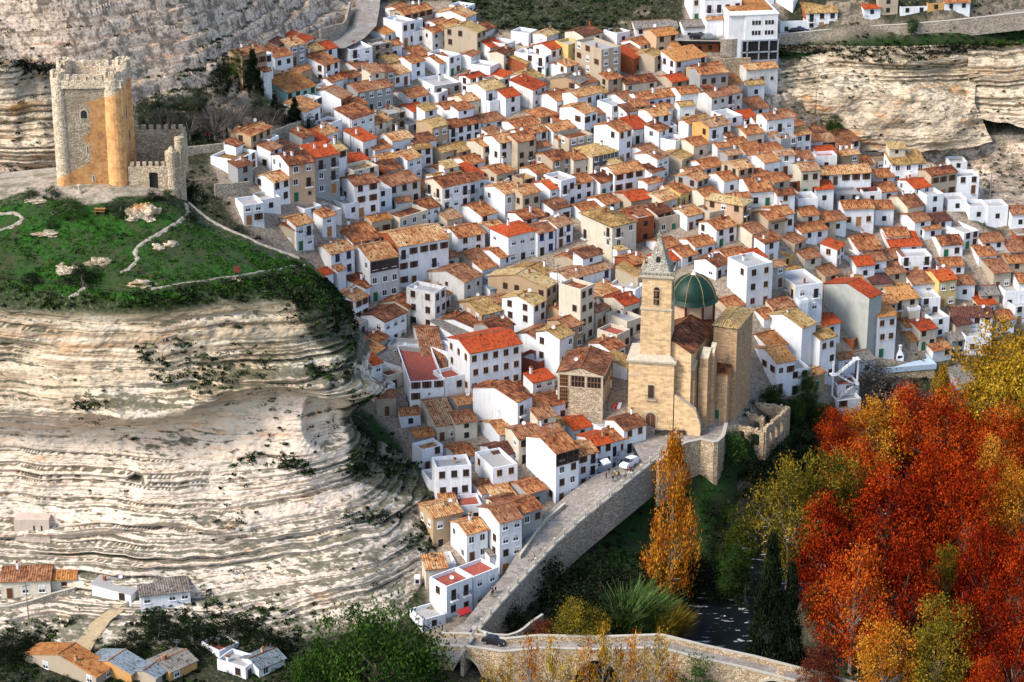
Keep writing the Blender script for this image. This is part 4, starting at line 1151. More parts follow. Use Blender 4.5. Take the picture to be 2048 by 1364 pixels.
    if 'blu' in H['fl']: sty=['blue']
    else:
        w_={'w':['plain','white','roller','shut','plain','ochre','plain'],'s':['small','plain'],'g':['white','plain','roller'],'v':['small','plain']}.get(H['wall'],['plain','shut','roller','white','plain'])
        sty=[rnd.choice(w_)]
        if rnd.random()<.4: sty.append(rnd.choice(w_))
    # right wall, y=0
    def put(side,n,L,prob,door):
        for fl in range(nf):
            used=[]
            for i in range(n):
                c=L*(i+.5)/n+rnd.uniform(-.15,.15); z=fl*fh+.95
                if rnd.random()>prob: continue
                kind=rnd.choice(sty)
                if fl==0 and door and i==door_i[0]: continue
                if nf>=3 and fl==0 and rnd.random()<.2: kind='small'
                hh={'small':.8,'tall':2.0,'blue':1.5}.get(kind,1.33)
                if z+hh>He-.18: z=He-.22-hh
                if z<.25: continue
                loc=(c,0,z) if side==0 else (0,c,z)
                rz=0 if side==0 else -PI/2
                if fl>0 and (('bal' in H['fl'] and rnd.random()<.6) or rnd.random()<.06) and c>1.1 and c<L-1.1 and fh>2.3:
                    inst('balcony',BAL,e,(loc[0],loc[1],fl*fh+.1),rz)
                else: inst('window',WIN[kind],e,loc,rz)
                H['nwin']+=1
    door_i=[rnd.randrange(max(1,int(Lb/2.5)))]
    nR=max(1,int(Lb/2.25)); nL=max(1,int(La/2.8))
    frontal=H['th']>52
    if H['wr']>4:
        put(0,nR,Lb,.92,True)
        c=Lb*(door_i[0]+.5)/nR
        if 'gar' in H['fl'] and He>2.7: inst('garage_door',GAR,e,(min(max(c,1.5),max(Lb-1.5,1.5)),0,0))
        elif He>2.6: inst('door',rnd.choice(DOOR),e,(c,0,0))
    door_i=[0]
    if H['wl']>5: put(1,nL,La,.62 if frontal else .36,False)
    if 'gal' in H['fl']:   # glazed gallery under the eaves
        g=MB(); zt=He-.35; z0=zt-2.3; n=max(3,int(Lb/1.3)); g.box(.1,Lb-.1,-.06,0,z0,zt,1)
        for i in range(n+1):
            x=.1+(Lb-.2)*i/n; g.box(x-.05,x+.05,-.14,-.06,z0,zt,0)
        g.box(.05,Lb-.05,-.16,-.06,z0-.12,z0,0); g.box(.05,Lb-.05,-.15,-.06,(z0+zt)/2,(z0+zt)/2+.07,0)
        g.build('gallery_window',[M['wood'],M['glass']],e)
for H in HOUSES: H['area']=(H['wl']+H['wr'])*H['h']
# smaller houses and sheds that pack the gaps between the surveyed ones
def foot(H,g=0.0):
    Lb,La,He=H['dim']; th=math.radians(H['th']); c,s_=math.cos(th),math.sin(th); bx,by=H['base'][:2]
    return [(bx+x*c-y*s_,by+x*s_+y*c) for x,y in ((-g,-g),(Lb+g,-g),(Lb+g,La+g),(-g,La+g))]
CELL=.5; oc=np.zeros((int(380/CELL),int(380/CELL)),bool); cov_px=np.zeros((700,1060),bool)
def cells(P):
    xs_=[p[0] for p in P]; ys_=[p[1] for p in P]; i0,i1=int((min(xs_)+190)/CELL),int((max(xs_)+190)/CELL)+1; j0,j1=int((min(ys_)-360)/CELL),int((max(ys_)-360)/CELL)+1
    jj,ii=np.meshgrid(np.arange(max(j0,0),min(j1,759)),np.arange(max(i0,0),min(i1,759)),indexing='ij')
    return jj,ii,inpoly(ii*CELL-190+CELL/2,jj*CELL+360+CELL/2,P)
def stamp(H,g):
    jj,ii,k_=cells(foot(H,g)); oc[jj[k_],ii[k_]]=True
def seen(H):
    """rough outline of the house in the survey, for keeping infill from hiding surveyed ones"""
    Lb,La,He=H['dim']; u,v,wl,wr,h=H['u'],H['v'],H['wl'],H['wr'],H['h']; return u-wl,u+wr,v-6,v+h
for H in HOUSES: dims(H); stamp(H,.2)
KEEPOUT=[[(1240,480),(1490,480),(1540,700),(1500,900),(1240,900)],[(1100,730),(1260,730),(1260,900),(1100,880)],[(1075,525),(1120,500),(1175,470),(1190,480),(1140,530),(1115,620),(1080,640)],
 [(1290,860),(1460,840),(1500,1000),(900,1320),(860,1290),(940,1230),(1060,1060),(1200,930)],[(1190,900),(1300,860),(1330,930),(1230,980)],[(1700,700),(2060,650),(2060,800),(1700,820)],[(1440,-20),(1580,-20),(1580,170),(1440,170)],
 [(360,180),(500,180),(620,270),(560,300),(360,330)],[(1230,60),(1500,80),(1500,160),(1260,160)],[(1900,20),(2060,0),(2060,60),(1900,60)],[(1740,690),(1860,700),(1860,800),(1740,780)],[(590,-20),(800,-20),(770,110),(590,140)],[(860,-20),(1400,-20),(1400,92),(1000,95),(860,50)],[(1500,20),(1960,20),(1960,75),(1500,110)]]
rr=random.Random(77); SURV=list(HOUSES); su=np.array([h['u'] for h in SURV]); sv=np.array([h['v']+h['h'] for h in SURV])
tries=0; added=0
while tries<11000 and added<260:
    tries+=1; u=rr.uniform(470,2048); vb=rr.uniform(40,1180); g=ground(u,vb)
    i=int(round((g[0]-xs[0])/STEP)); j=int(round((g[1]-ys[0])/STEP))
    if not(0<=j<A_t.shape[0] and 0<=i<A_t.shape[1]) or A_t[j,i]<.6: continue
    if any(bool(inpoly(np.array([[u]]),np.array([[vb]]),P_)[0,0]) for P_ in KEEPOUT): continue
    n_=int(np.argmin((su-u)**2+((sv-vb)*1.6)**2)); N_=SURV[n_]; k=pxm(g); big=tries<4500
    th=N_['th']+rr.uniform(-5,5); th=min(max(th,8),62); 
    Lb=rr.uniform(6,10) if big else rr.uniform(3.6,5.4); La=rr.uniform(5,7) if big else rr.uniform(3.2,4.6); He=rr.uniform(3.6,7.2) if big else rr.uniform(2.8,5)
    H=dict(u=u,v=vb-He*k*.925,h=He*k*.925,th=th,roof=rr.choice('ggggsgfs'),wall=rr.choice('wwwwwwwccbgvt'),rc=rr.choice('ttttttttttyyuuuro'),fl=[],tile='I',base=g,dim=(Lb,La,He),nf=max(1,int(round(He/2.85))))
    ex=(u-1024)/FPX*CP; t_=math.radians(th); H['wr']=Lb*k*(math.cos(t_)-ex*math.sin(t_)); H['wl']=La*k*(math.sin(t_)+ex*math.cos(t_)); H['area']=(H['wl']+H['wr'])*H['h']
    jj,ii,k_=cells(foot(H,.12))
    if k_.sum()<8 or oc[jj[k_],ii[k_]].mean()>(.05 if big else .14): continue
    stamp(H,.1); HOUSES.append(H); added+=1
print('infill',added)
order=sorted(range(len(HOUSES)),key=lambda i:-HOUSES[i]['area'])
keep=set(order[:296])
rest=[]
for i,H in enumerate(HOUSES):
    if i in keep: make_house(H)
    else: rest.append(H)
if rest:
    # small far houses too many to name one by one, gathered in one object
    V_=[];F_=[];MI=[];UV_=[];mats=[]
    def mi(m):
        if m not in mats: mats.append(m)
        return mats.index(m)
    for H in rest:
        b,r,wm,rm,base,th=make_house(H,False); ca,sa=math.cos(th),math.sin(th)
        Lb,La,He=H['dim']; o=MB()
        for i in range(max(1,int(Lb/2.6))):
            c=Lb*(i+.5)/max(1,int(Lb/2.6))
            for fl in range(H['nf']): o.box(c-.5,c+.5,-.05,.02,fl*He/H['nf']+.9,min(fl*He/H['nf']+2.1,He-.3),0)
        for B_,ms in ((b,wm),(r,[rm,M['Wb'],R['u']]),(o,[M['shade']])):
            for f,m_,uv in zip(B_.f,B_.m,B_.uv):
                i0=len(V_)
                for k in f:
                    x,y,z=B_.v[k]; V_.append((base[0]+x*ca-y*sa,base[1]+x*sa+y*ca,base[2]+z))
                F_.append(tuple(range(i0,i0+len(f)))); MI.append(mi(ms[m_])); UV_+=[c for q in uv for c in q]
    me=bpy.data.meshes.new('far_houses'); me.from_pydata(V_,[],F_)
    for m_ in mats: me.materials.append(m_)
    me.polygons.foreach_set('material_index',MI); l=me.uv_layers.new(name='UVMap'); l.data.foreach_set('uv',UV_); me.update()
    tag(inst('far_houses',me),kind='stuff')
print('HOUSES',len(HOUSES),'stuff',len(rest))
# ================================================================ LANDMARKS
def ring(mb,pts,z,h,t,m=0,closed=False):
    """wall of thickness t along plan points"""
    n=len(pts)
    for i in range(n if closed else n-1):
        a=Vector(pts[i]+(0,)) if len(pts[i])==2 else Vector(pts[i]); b=Vector(pts[(i+1)%n]+(0,)) if len(pts[i])==2 else Vector(pts[(i+1)%n])
        d=(b-a); d.z=0; d.normalize(); nn=Vector((-d.y,d.x,0))*t/2
        za=z if not callable(z) else z(i); zb=za
        P=[a-nn,b-nn,b+nn,a+nn]
        lo=[Vector((p.x,p.y,za)) for p in P]; hi=[Vector((p.x,p.y,za+h)) for p in P]
        L=(b-a).length
        for k in range(4):
            j=(k+1)%4; mb.face([lo[k],lo[j],hi[j],hi[k]],m,[(0,za),(L,za),(L,za+h),(0,za+h)])
        mb.face(hi,m,[(0,0),(L,0),(L,t),(0,t)])
def merlons(mb,a,b,z,h=1.2,w=.95,t=.55,m=0,gap=.8):
    a=Vector(a);b=Vector(b);L=(b-a).length;d=(b-a)/L;nn=Vector((-d.y,d.x))*t/2;n=max(2,int(L/(w+gap)));s_=L/n
    for i in range(n):
        p=a+d*(i*s_+gap/2*(s_/(w+gap))); q=p+d*(w*s_/(w+gap)); P=[p-nn,q-nn,q+nn,p+nn]
        mb.prism([(x.x,x.y) for x in P],z,z+h,m)
def cast_stain(t,col):
    o=t.obj(); x=t.add('ShaderNodeSeparateXYZ'); t.l(o,x.inputs[0]); n=t.noise(o,.25,5,.6); n2=t.noise(o,.8,4,.7)
    f=t.math('ADD',x.outputs[0],t.math('MULTIPLY',t.math('SUBTRACT',n,.5),7.0))
    # plaster survives on the right half and low down
    lowz=t.math('SUBTRACT',6.0,x.outputs[2]); lowf=t.math('MULTIPLY',t.math('MAXIMUM',lowz,0.0),1.6)
    hi=t.math('MULTIPLY',t.math('MAXIMUM',t.math('SUBTRACT',x.outputs[2],17.5),0.0),3.0)
    f=t.math('SUBTRACT',t.math('ADD',f,lowf),hi)
    mk=t.ramp(t.math('MULTIPLY',f,1/16.0),[(.395,(0,0,0)),(.43,(1,1,1))])
    oc=t.ramp(n2,[(.35,(.40,.16,.05)),(.46,(.68,.29,.08)),(.62,(.82,.42,.14))])
    return t.mix(t.math('MULTIPLY',mk,.80),col,oc)
M['castle']=rubble('castle_stone',(.50,.37,.24),(.74,.59,.41),(.88,.76,.58),.50,.13,False,cast_stain)
M['castle2']=rubble('castle_stone_plain',(.36,.26,.16),(.58,.45,.30),(.70,.58,.42),.50,.13,False)
cb=PZ(113,376,70); cz=cb[2]-.6
# keep: near-left corner of the plan sits at cb
ke=thing('castle_keep','tall square stone keep with round corner turrets, orange plaster on its right half','castle tower',(cb[0],cb[1],cz),math.radians(2))
KW,KD,KH=14.2,11.5,22.6
b=MB(); b.face([(1,.8,-3),(KW-1,.8,-3),(KW-1,.8,KH),(1,.8,KH)],0)
b.prism([(1,.8),(KW-.6,.8),(KW-.6,KD-.6),(1,KD-.6)],-3,KH-2.2,0)
for (p,q) in (((1,.8),(KW-.6,.8)),((KW-.6,.8),(KW-.6,KD-.6)),((KW-.6,KD-.6),(1,KD-.6)),((1,KD-.6),(1,.8))):
    ring(b,[p,q],KH-2.3,1.6,.7); merlons(b,p,q,KH-.7,1.1,.85,.55,0,.65)
b.build('keep_wall',[M['castle']],ke)
for (cx_,cy_,r_,hh) in ((1.5,1.75,1.5,1.9),(KW-2.4,1.95,2.0,1.9),(KW-1.3,KD-1.3,1.5,1.9),(1.5,KD-1.3,1.5,1.9)):
    b=MB(); b.cone((cx_,cy_),r_*1.06,r_*.97,-3,KH-1.2,20); b.cone((cx_,cy_),r_*1.0,r_*1.0,KH-1.2,KH-.1,20)
    for i in range(8):
        a=2*PI*i/8; b.prism([(cx_+r_*k*math.cos(a+e),cy_+r_*k*math.sin(a+e)) for k,e in ((1.0,-.26),(1.0,.26),(.68,.26),(.68,-.26))],KH-.1,KH+1.0,0)
    b.build('corner_turret',[M['castle']],ke,smooth=False)
def arch_plate(w,h,y0,y1,n=10,z0=0,cx=0):
    pts=[(cx-w/2,z0),(cx+w/2,z0)]+[(cx+w/2*math.cos(PI*i/n),z0+h-w/2+w/2*math.sin(PI*i/n)) for i in range(n+1)]
    return pts
def arch(mb,w,h,y0,y1,z0,cx,m=0):
    pts=arch_plate(w,h,y0,y1,10,z0,cx); k=len(pts)
    mb.face([(p[0],y0,p[1]) for p in pts],m)
    for i in range(k):
        a,c=pts[i],pts[(i+1)%k]; mb.face([(a[0],y1,a[1]),(c[0],y1,c[1]),(c[0],y0,c[1]),(a[0],y0,a[1])],m)
b=MB(); arch(b,1.75,2.05,.72,.9,14.2,6.1,0); arch(b,1.2,1.6,.68,.9,14.35,6.1,1); b.build('window',[M['stoneled'],M['shade']],ke)
for (x_,z_,h_) in ((6.4,7.4,1.3),(7.2,1.6,1.2)):
    b=MB(); b.box(x_-.3,x_+.3,.74,.9,z_-.15,z_+h_+.15,0); b.box(x_-.09,x_+.09,.70,.9,z_,z_+h_,1); b.build('arrow_slit',[M['stoneled'],M['shade']],ke)
for (y_,z_,h_) in ((5.5,12.5,3.2),(8.0,7.5,2.2)):
    b=MB(); b.box(KW-.62,KW-.56,y_-.4,y_+.4,z_,z_+h_,0); b.box(KW-.6,KW-.5,y_-.22,y_+.22,z_+.2,z_+h_-.2,1); b.build('arrow_slit',[M['stoneled'],M['shade']],ke)
# courtyard enclosure to the right of the keep
bb=PZ(262,371,70)
en=thing('castle_courtyard','low battlemented stone enclosure with arched gate beside the castle keep','castle wall',(bb[0],bb[1],cz),math.radians(2))
b=MB(); ring(b,[(-.4,.3),(3.6,.3)],-2,6.4,.8); ring(b,[(5.3,.3),(7.2,.3)],-2,6.4,.8); ring(b,[(3.6,.3),(5.3,.3)],3.2,1.2,.8); merlons(b,(-.2,.3),(7,.3),4.4,.9,.7,.5,0,.45); b.build('front_wall',[M['castle2']],en)
b=MB(); arch(b,1.7,3.3,.5,.6,-.2,4.45,0); b.build('gate',[M['shade']],en)
b=MB(); ring(b,[(9.4,.8),(9.6,12.6)],-3,10.5,.9); merlons(b,(9.4,1),(9.6,12.6),7.5,1.1,.8,.6,0,.6); b.build('side_wall',[M['castle2']],en)
b=MB(); ring(b,[(-.6,12.8),(9.6,12.8)],-3,10.8,.9); merlons(b,(-.6,12.8),(9.6,12.8),7.8,1.1,.8,.6,0,.6); b.build('back_wall',[M['castle2']],en)
b=MB(); b.cone((8.0,.9),1.35,1.25,-4,7.2,18); b.cone((8.0,.9),.9,.2,7.2,8.2,10); b.build('gate_turret',[M['castle2']],en)
b=MB(); b.cone((9.5,2.2),1.0,.95,-5,9.6,16); b.build('corner_turret',[M['castle2']],en)
# ---------------------------------------------------------------- special buildings use the house maker
def special(u,v,wl,wr,h,th,code,fl,**kw):
    H=dict(u=u,v=v,wl=wl,wr=wr,h=h,th=th,roof=code[0],wall=code[1],rc=code[2],fl=fl,tile='S',area=1e9); H.update(kw); make_house(H); return H
M['Wa']=plaster('golden_ashlar',(.80,.54,.29),dirt=(.34,.22,.12),amt=.6,block=(.95,.42,.008))
M['Wx']=plaster('golden_ashlar_rough',(.66,.42,.23),dirt=(.24,.15,.08),amt=.9,block=(.8,.4,.02))
# church
f0=ground(1345,866)
TH=math.radians(-10)
ch=thing('church','golden stone church with tall bell tower and green tiled dome above the plaza','church',f0,0)
def loc_of(p): return (p[0]-f0[0],p[1]-f0[1],p[2]-f0[2])
def part_blk(name,u,v,wl,wr,th,zb,code,mat,He=None):
    """a church block whose near eave corner appears at (u,v); base elevation zb known"""
    pass
k=pxm(f0)
tw=bpy.data.objects.new('bell_tower',None)
b=MB(); BW,BD,BH=9.1,8.2,15.6     # base block, near right corner at origin, x runs left
b.box(-BW,0,0,BD,-6,BH-.9,0); b.box(-BW-.25,.25,-.25,BD+.25,BH-.9,BH-.55,1); b.box(-BW-.45,.45,-.45,BD+.45,BH-.55,BH-.2,1)
# sloping weathering up to the shaft
x0,x1,y0,y1=-BW+2.1,-.95,.9,7.0
lo=[(-BW-.3,-.3,BH-.2),(.3,-.3,BH-.2),(.3,BD+.3,BH-.2),(-BW-.3,BD+.3,BH-.2)]; hi=[(x0,y0,BH+.7),(x1,y0,BH+.7),(x1,y1,BH+.7),(x0,y1,BH+.7)]
for i in range(4):
    j=(i+1)%4; b.face([lo[i],lo[j],hi[j],hi[i]],1)
o=b.build('tower_base',[M['Wa'],M['stoneled']],ch); o.rotation_euler=(0,0,TH)
b=MB(); SH=33.4
b.box(x0,x1,y0,y1,BH,SH-7.6,0); b.box(x0-.15,x1+.15,y0-.15,y1+.15,SH-7.6,SH-7.25,1); b.box(x0+.1,x1-.1,y0+.1,y1-.1,SH-7.25,SH-1,0)
b.box(x0-.15,x1+.15,y0-.15,y1+.15,SH-1,SH-.7,1); b.box(x0-.4,x1+.4,y0-.4,y1+.4,SH-.7,SH-.3,1)
o=b.build('tower_shaft',[M['Wa'],M['stoneled']],ch); o.rotation_euler=(0,0,TH); sh=o
mx,my=(x0+x1)/2,(y0+y1)/2
b=MB(); arch(b,1.5,4.1,y0+.04,y0+.3,SH-6.6,mx,0); arch(b,1.15,3.7,y0+.0,y0+.3,SH-6.45,mx,1); o=b.build('belfry_opening',[M['stoneled'],M['shade']],sh)
b=MB(); 
for q in range(2): 
    zz=SH-6.35+q*1.75
    b.cone((mx,y0-.02),.42,.16,zz+.1,zz+.95,10,0); b.box(mx-.5,mx+.5,y0-.1,y0+.05,zz+1.0,zz+1.25,1)
b.build('bell',[flat('bronze',(.16,.07,.03),.5,.6),M['woodo']],sh)
b=MB(); 
for i in range(2): # side opening
    pass
pts=arch_plate(1.2,3.7,0,0,10,SH-6.45,my); b.face([(x1-.04,p[0],p[1]) for p in pts],0); b.build('belfry_opening',[M['shade']],sh)
b=MB()
for (p,q) in (((x0-.2,y0-.2),(x1+.2,y0-.2)),((x1+.2,y0-.2),(x1+.2,y1+.2)),((x1+.2,y1+.2),(x0-.2,y1+.2)),((x0-.2,y1+.2),(x0-.2,y0-.2))):
    ring(b,[p,q],SH+.45,.15,.2)
    a_,c_=Vector(p),Vector(q); n=9
    for i in range(n+1):
        w_=a_+(c_-a_)*i/n; s_=.16 if i in (0,n) else .07; b.box(w_.x-s_,w_.x+s_,w_.y-s_,w_.y+s_,SH-.3,SH+(.9 if i in (0,n) else .5),0)
b.build('balustrade',[M['stoneled']],sh)
b=MB(); M['spire']=rubble('spire_stone',(.22,.19,.14),(.42,.38,.30),(.56,.52,.44),.4,.13,False)
prev=None
prof_=[(2.75,SH-.3),(2.3,SH+.7),(1.75,SH+1.9),(1.3,SH+3.4),(.85,SH+4.9),(.45,SH+6.2),(.3,SH+7.0)]
for (r0,z0),(r1,z1) in zip(prof_[:-1],prof_[1:]):
    lo=[(mx-r0,my-r0,z0),(mx+r0,my-r0,z0),(mx+r0,my+r0,z0),(mx-r0,my+r0,z0)]; hi=[(mx-r1,my-r1,z1),(mx+r1,my-r1,z1),(mx+r1,my+r1,z1),(mx-r1,my+r1,z1)]
    for i in range(4):
        j=(i+1)%4; b.face([lo[i],lo[j],hi[j],hi[i]],0)
b.box(mx-.45,mx+.45,my-.45,my+.45,SH+7.0,SH+7.3,0); b.cone((mx,my),.3,.02,SH+7.3,SH+8.2,8)
arch(b,.8,1.5,my-1.75,my-1.2,SH+1.6,mx,1); b.tube((mx,my,SH+8),(mx,my,SH+9.6),.05,.04,5,2); b.tube((mx-.4,my,SH+9.1),(mx+.4,my,SH+9.1),.04,.04,5,2)
b.build('spire',[M['spire'],M['shade'],M['iron']],sh)
tb=[c for c in ch.children if c.name.startswith('tower_base')][0]
b=MB(); arch(b,2.5,4.7,-.12,.05,-.1,-BW/2+.1,0); arch(b,1.9,4.25,-.18,.05,-.1,-BW/2+.1,1); b.box(-BW/2+.07,-BW/2+.13,-.22,-.15,0,4.0,0); b.build('portal_door',[M['stoneled'],M['wood']],tb)
b=MB(); b.box(-BW/2-.75,-BW/2+.75,-.08,.02,7.3,10.3,0); b.box(-BW/2-.55,-BW/2+.55,-.12,-.06,7.4,10.1,1)
for i in range(5): b.box(-BW/2-.5+i*.25-.03,-BW/2-.5+i*.25+.03,-.2,-.15,7.4,10.1,2)
b.box(-BW/2-1.1,-BW/2+1.1,-.6,0,6.95,7.2,0)
for i in range(12): b.box(-BW/2-1.05+i*.19-.015,-BW/2-1.05+i*.19+.015,-.58,-.54,7.2,8.0,2)
b.box(-BW/2-1.1,-BW/2+1.1,-.6,-.54,8.0,8.06,2); b.build('balcony_window',[M['stoneled'],M['wood'],M['iron']],tb)
b=MB(); b.box(-BW-.05,-BW/2-1.6,-.05,0,11.9,12.1,0); b.build('stone_relief',[M['stoneled']],tb)
# nave, lean-to chapel, transept, dome – turned a little further than the tower
NA=math.radians(69)
def blk_origin(u,vb): 
    g=ground(u,vb); return g
def blockparts(name,u,veave,vb,La,Lb,kind,wm,rm,rslope=.5,zdrop=6):
    g=PZ(u,vb,f0[2]); kk=pxm(g); He=(vb-veave)/(kk*.913)
    b=MB(); r=MB(); B=-zdrop
    b.face([(0,0,B),(Lb,0,B),(Lb,0,He),(0,0,He)],0,[(0,B),(Lb,B),(Lb,He),(0,He)]); b.face([(0,La,B),(0,0,B),(0,0,He),(0,La,He)],0,[(0,B),(La,B),(La,He),(0,He)])
    b.face([(Lb,0,B),(Lb,La,B),(Lb,La,He),(Lb,0,He)],0); b.face([(Lb,La,B),(0,La,B),(0,La,He),(Lb,La,He)],0)
    ov=.35
    if kind=='g':
        zr=He+La/2*rslope; b.face([(0,0,He),(0,La/2,zr),(0,La,He)],0); b.face([(Lb,0,He),(Lb,La,He),(Lb,La/2,zr)],0)
        roof_slab(r,[(-.2,-ov,He-ov*rslope),(Lb+.1,-ov,He-ov*rslope),(Lb+.1,La/2,zr),(-.2,La/2,zr)]); roof_slab(r,[(Lb+.1,La+ov,He-ov*rslope),(-.2,La+ov,He-ov*rslope),(-.2,La/2,zr),(Lb+.1,La/2,zr)])
    if kind=='S':
        zr=He+Lb*rslope; b.face([(0,0,He),(Lb,0,He),(Lb,0,zr)],0); b.face([(0,La,He),(Lb,La,zr),(Lb,La,He)],0)
        roof_slab(r,[(-ov,La+.05,He-ov*rslope),(-ov,-.2,He-ov*rslope),(Lb,-.2,zr),(Lb,La+.05,zr)])
    if kind=='h':
        m_=min(La,Lb)/2; zr=He+m_*rslope; o_=ov; z0=He-o_*rslope; c=[(-o_,-o_,z0),(Lb+o_,-o_,z0),(Lb+o_,La+o_,z0),(-o_,La+o_,z0)]
        if Lb>=La: A_,B_=(m_,La/2,zr),(Lb-m_,La/2,zr); fs=[[c[0],c[1],B_,A_],[c[1],c[2],B_],[c[2],c[3],A_,B_],[c[3],c[0],A_]]
        else: A_,B_=(Lb/2,m_,zr),(Lb/2,La-m_,zr); fs=[[c[0],c[1],A_],[c[1],c[2],B_,A_],[c[2],c[3],B_],[c[3],c[0],A_,B_]]
        for q in fs: roof_slab(r,q)
    if kind=='f': r.box(-.15,Lb+.15,-.15,La+.15,He-.02,He+.25,0)
    if kind=='w':  # raking top that falls away from the wall behind
        pass
    o=b.build(name,[wm],ch); o.location=loc_of(g); o.rotation_euler=(0,0,NA)
    ro=r.build('roof',[rm,M['stoneled']],o)
    return o,g,He
nv,gn,Hn=blockparts('nave',1378,709,864,9.0,17.5,'g',M['Wa'],R['u'],.55)
for c in nv.children: c.material_slots[0].link='OBJECT'; c.material_slots[0].material=R['t']
tr,gt,Ht=blockparts('transept',1468,660,838,4.9,11.5,'h',M['Wx'],R['y'],.35)
lc,gl,Hl=blockparts('side_chapel',1452,749,846,3.6,5.2,'S',M['Wx'],R['t'],.38)
# buttresses on the valley side
for (u,vt,vb,w_,dd) in ((1386,735,862,1.3,2.2),(1412,712,858,1.9,2.6),(1424,700,852,1.2,2.0)):
    g=PZ(u,vb,f0[2]); He=(vb-vt)/(pxm(g)*.913); b=MB()
    P=[(0,0),(dd,0),(dd,w_),(0,w_)]
    for z0,z1,s_ in ((-6,He-3,0),(He-3,He-1,.35)): b.box(s_,dd,s_*.3,w_-s_*.3,z0,z1,0)
    b.face([(.35,.1,He-1),(.35,w_-.1,He-1),(dd,w_-.1,He+.6),(dd,.1,He+.6)],1); b.face([(.35,.1,He-1),(dd,.1,He+.6),(dd,.1,He-1)],0); b.face([(.35,w_-.1,He-1),(dd,w_-.1,He-1),(dd,w_-.1,He+.6)],0); b.face([(dd,.1,He-1),(dd,.1,He+.6),(dd,w_-.1,He+.6),(dd,w_-.1,He-1)],0)
    o=b.build('buttress',[M['Wx'],M['stoneled']],ch); o.location=loc_of(g); o.rotation_euler=(0,0,NA)
# sloping buttress wall at the foot of the facade
g=PZ(1347,866,f0[2]); b=MB()
P=[(0,-6),(5.4,-6),(5.4,2.3),(4.3,5.5),(.2,8.2),(0,8.3)]
b.face([(p[0],-.0,p[1]) for p in P],0,[(p[0],p[1]) for p in P]); b.face([(p[0],1.1,p[1]) for p in reversed(P)],0)
for i in range(2,len(P)-1):
    a_,c_=P[i],P[i+1]; b.face([(a_[0],0,a_[1]),(a_[0],1.1,a_[1]),(c_[0],1.1,c_[1]),(c_[0],0,c_[1])],1)
b.face([(5.4,0,-6),(5.4,1.1,-6),(5.4,1.1,2.3),(5.4,0,2.3)],0)
o=b.build('facade_wing_wall',[M['Wa'],M['stoneled']],ch); o.location=loc_of(g); o.rotation_euler=(0,0,TH-.1)
# small green door in the chapel
o=inst('door',P_door(1.3,2.6,'green'),lc,(0,2.2,0),-PI/2)
# drum and dome
Zr=f0[2]+21.5; gd=PZ(1386,597,Zr); RD=4.8
b=MB(); b.cone((0,0),RD*.93,RD*.93,-7,0,8,0,a0=PI/8,a1=PI/8+2*PI); 
for i in range(8):
    a=PI/8+2*PI*i/8; c_,s_=math.cos(a)*RD*.945,math.sin(a)*RD*.945; b.prism([(c_-.22,s_-.22),(c_+.22,s_-.22),(c_+.22,s_+.22),(c_-.22,s_+.22)],-7,-.1,1)
b.cone((0,0),RD*1.0,RD*1.06,-.35,0,32,2)
dr=b.build('drum',[M['Wp'],flat('dark_red_paint',(.10,.02,.015)),M['stoneled']],ch); dr.location=loc_of(gd)
t=NT('green_glazed_tile'); uv=t.uv(); br=t.add('ShaderNodeTexBrick'); br.inputs['Scale'].default_value=1; br.inputs['Brick Width'].default_value=.42; br.inputs['Row Height'].default_value=.3; br.inputs['Mortar Size'].default_value=.03
br.inputs['Color1'].default_value=(.002,.022,.012,1); br.inputs['Color2'].default_value=(.005,.044,.022,1); br.inputs['Mortar'].default_value=(.002,.016,.009,1); t.l(uv,br.inputs[0]); t.color(br.outputs[0]); t.bump(br.outputs['Fac'],-.4,.05)
t.b.inputs['Roughness'].default_value=.5; t.b.inputs['Specular IOR Level'].default_value=.3; M['greentile']=t.mat
b=MB(); NN,KK=40,14; HD=5.4
def dr_(q): return RD*1.04*math.cos(q*PI/2)**.92 if q<1 else 0
ZZ=[HD*math.sin(i/KK*PI/2)**1.0 for i in range(KK+1)]; RR=[RD*1.05*(1-(i/KK)**2.6)**.62 for i in range(KK+1)]; RR[0]=RD*1.12; RR[1]=RD*1.06
ZZ=[HD*(i/KK) for i in range(KK+1)]
RR=[RD*(1.10 if i==0 else 1.0)*math.sqrt(max(0,1-(i/KK)**1.9)) for i in range(KK+1)]; RR[1]=RD*1.03
for i in range(KK):
    for j in range(NN):
        a,c_=2*PI*j/NN,2*PI*(j+1)/NN
        p=[(RR[i]*math.cos(a),RR[i]*math.sin(a),ZZ[i]),(RR[i]*math.cos(c_),RR[i]*math.sin(c_),ZZ[i]),(RR[i+1]*math.cos(c_),RR[i+1]*math.sin(c_),ZZ[i+1]),(RR[i+1]*math.cos(a),RR[i+1]*math.sin(a),ZZ[i+1])]
        uvq=[(j*.84,i*.6),((j+1)*.84,i*.6),((j+1)*.84,(i+1)*.6),(j*.84,(i+1)*.6)]
        if RR[i+1]<1e-3: p=p[:3]; uvq=uvq[:3]
        b.face(p,0,uvq)
dm=b.build('dome',[M['greentile']],ch,True); dm.location=loc_of(gd)
b=MB()
for j in range(8):
    a=PI/8+2*PI*j/8; prev=None
    for i in range(KK+1):
        q=((RR[i]+.03)*math.cos(a),(RR[i]+.03)*math.sin(a),ZZ[i]+.03)
        if prev: b.tube(prev,q,.07,.07,5,0)
        prev=q
b.build('dome_rib',[flat('yellow_tile',(.36,.23,.09))],dm)
b=MB(); b.cone((0,0),.55,.3,HD-.1,HD+.35,10); b.cone((0,0),.22,.22,HD+.35,HD+.8,8); b.tube((0,0,HD+.7),(0,0,HD+2.6),.05,.04,5,1); b.tube((-.45,0,HD+2.1),(.45,0,HD+2.1),.04,.04,5,1); b.build('finial',[M['white'],M['iron']],dm)
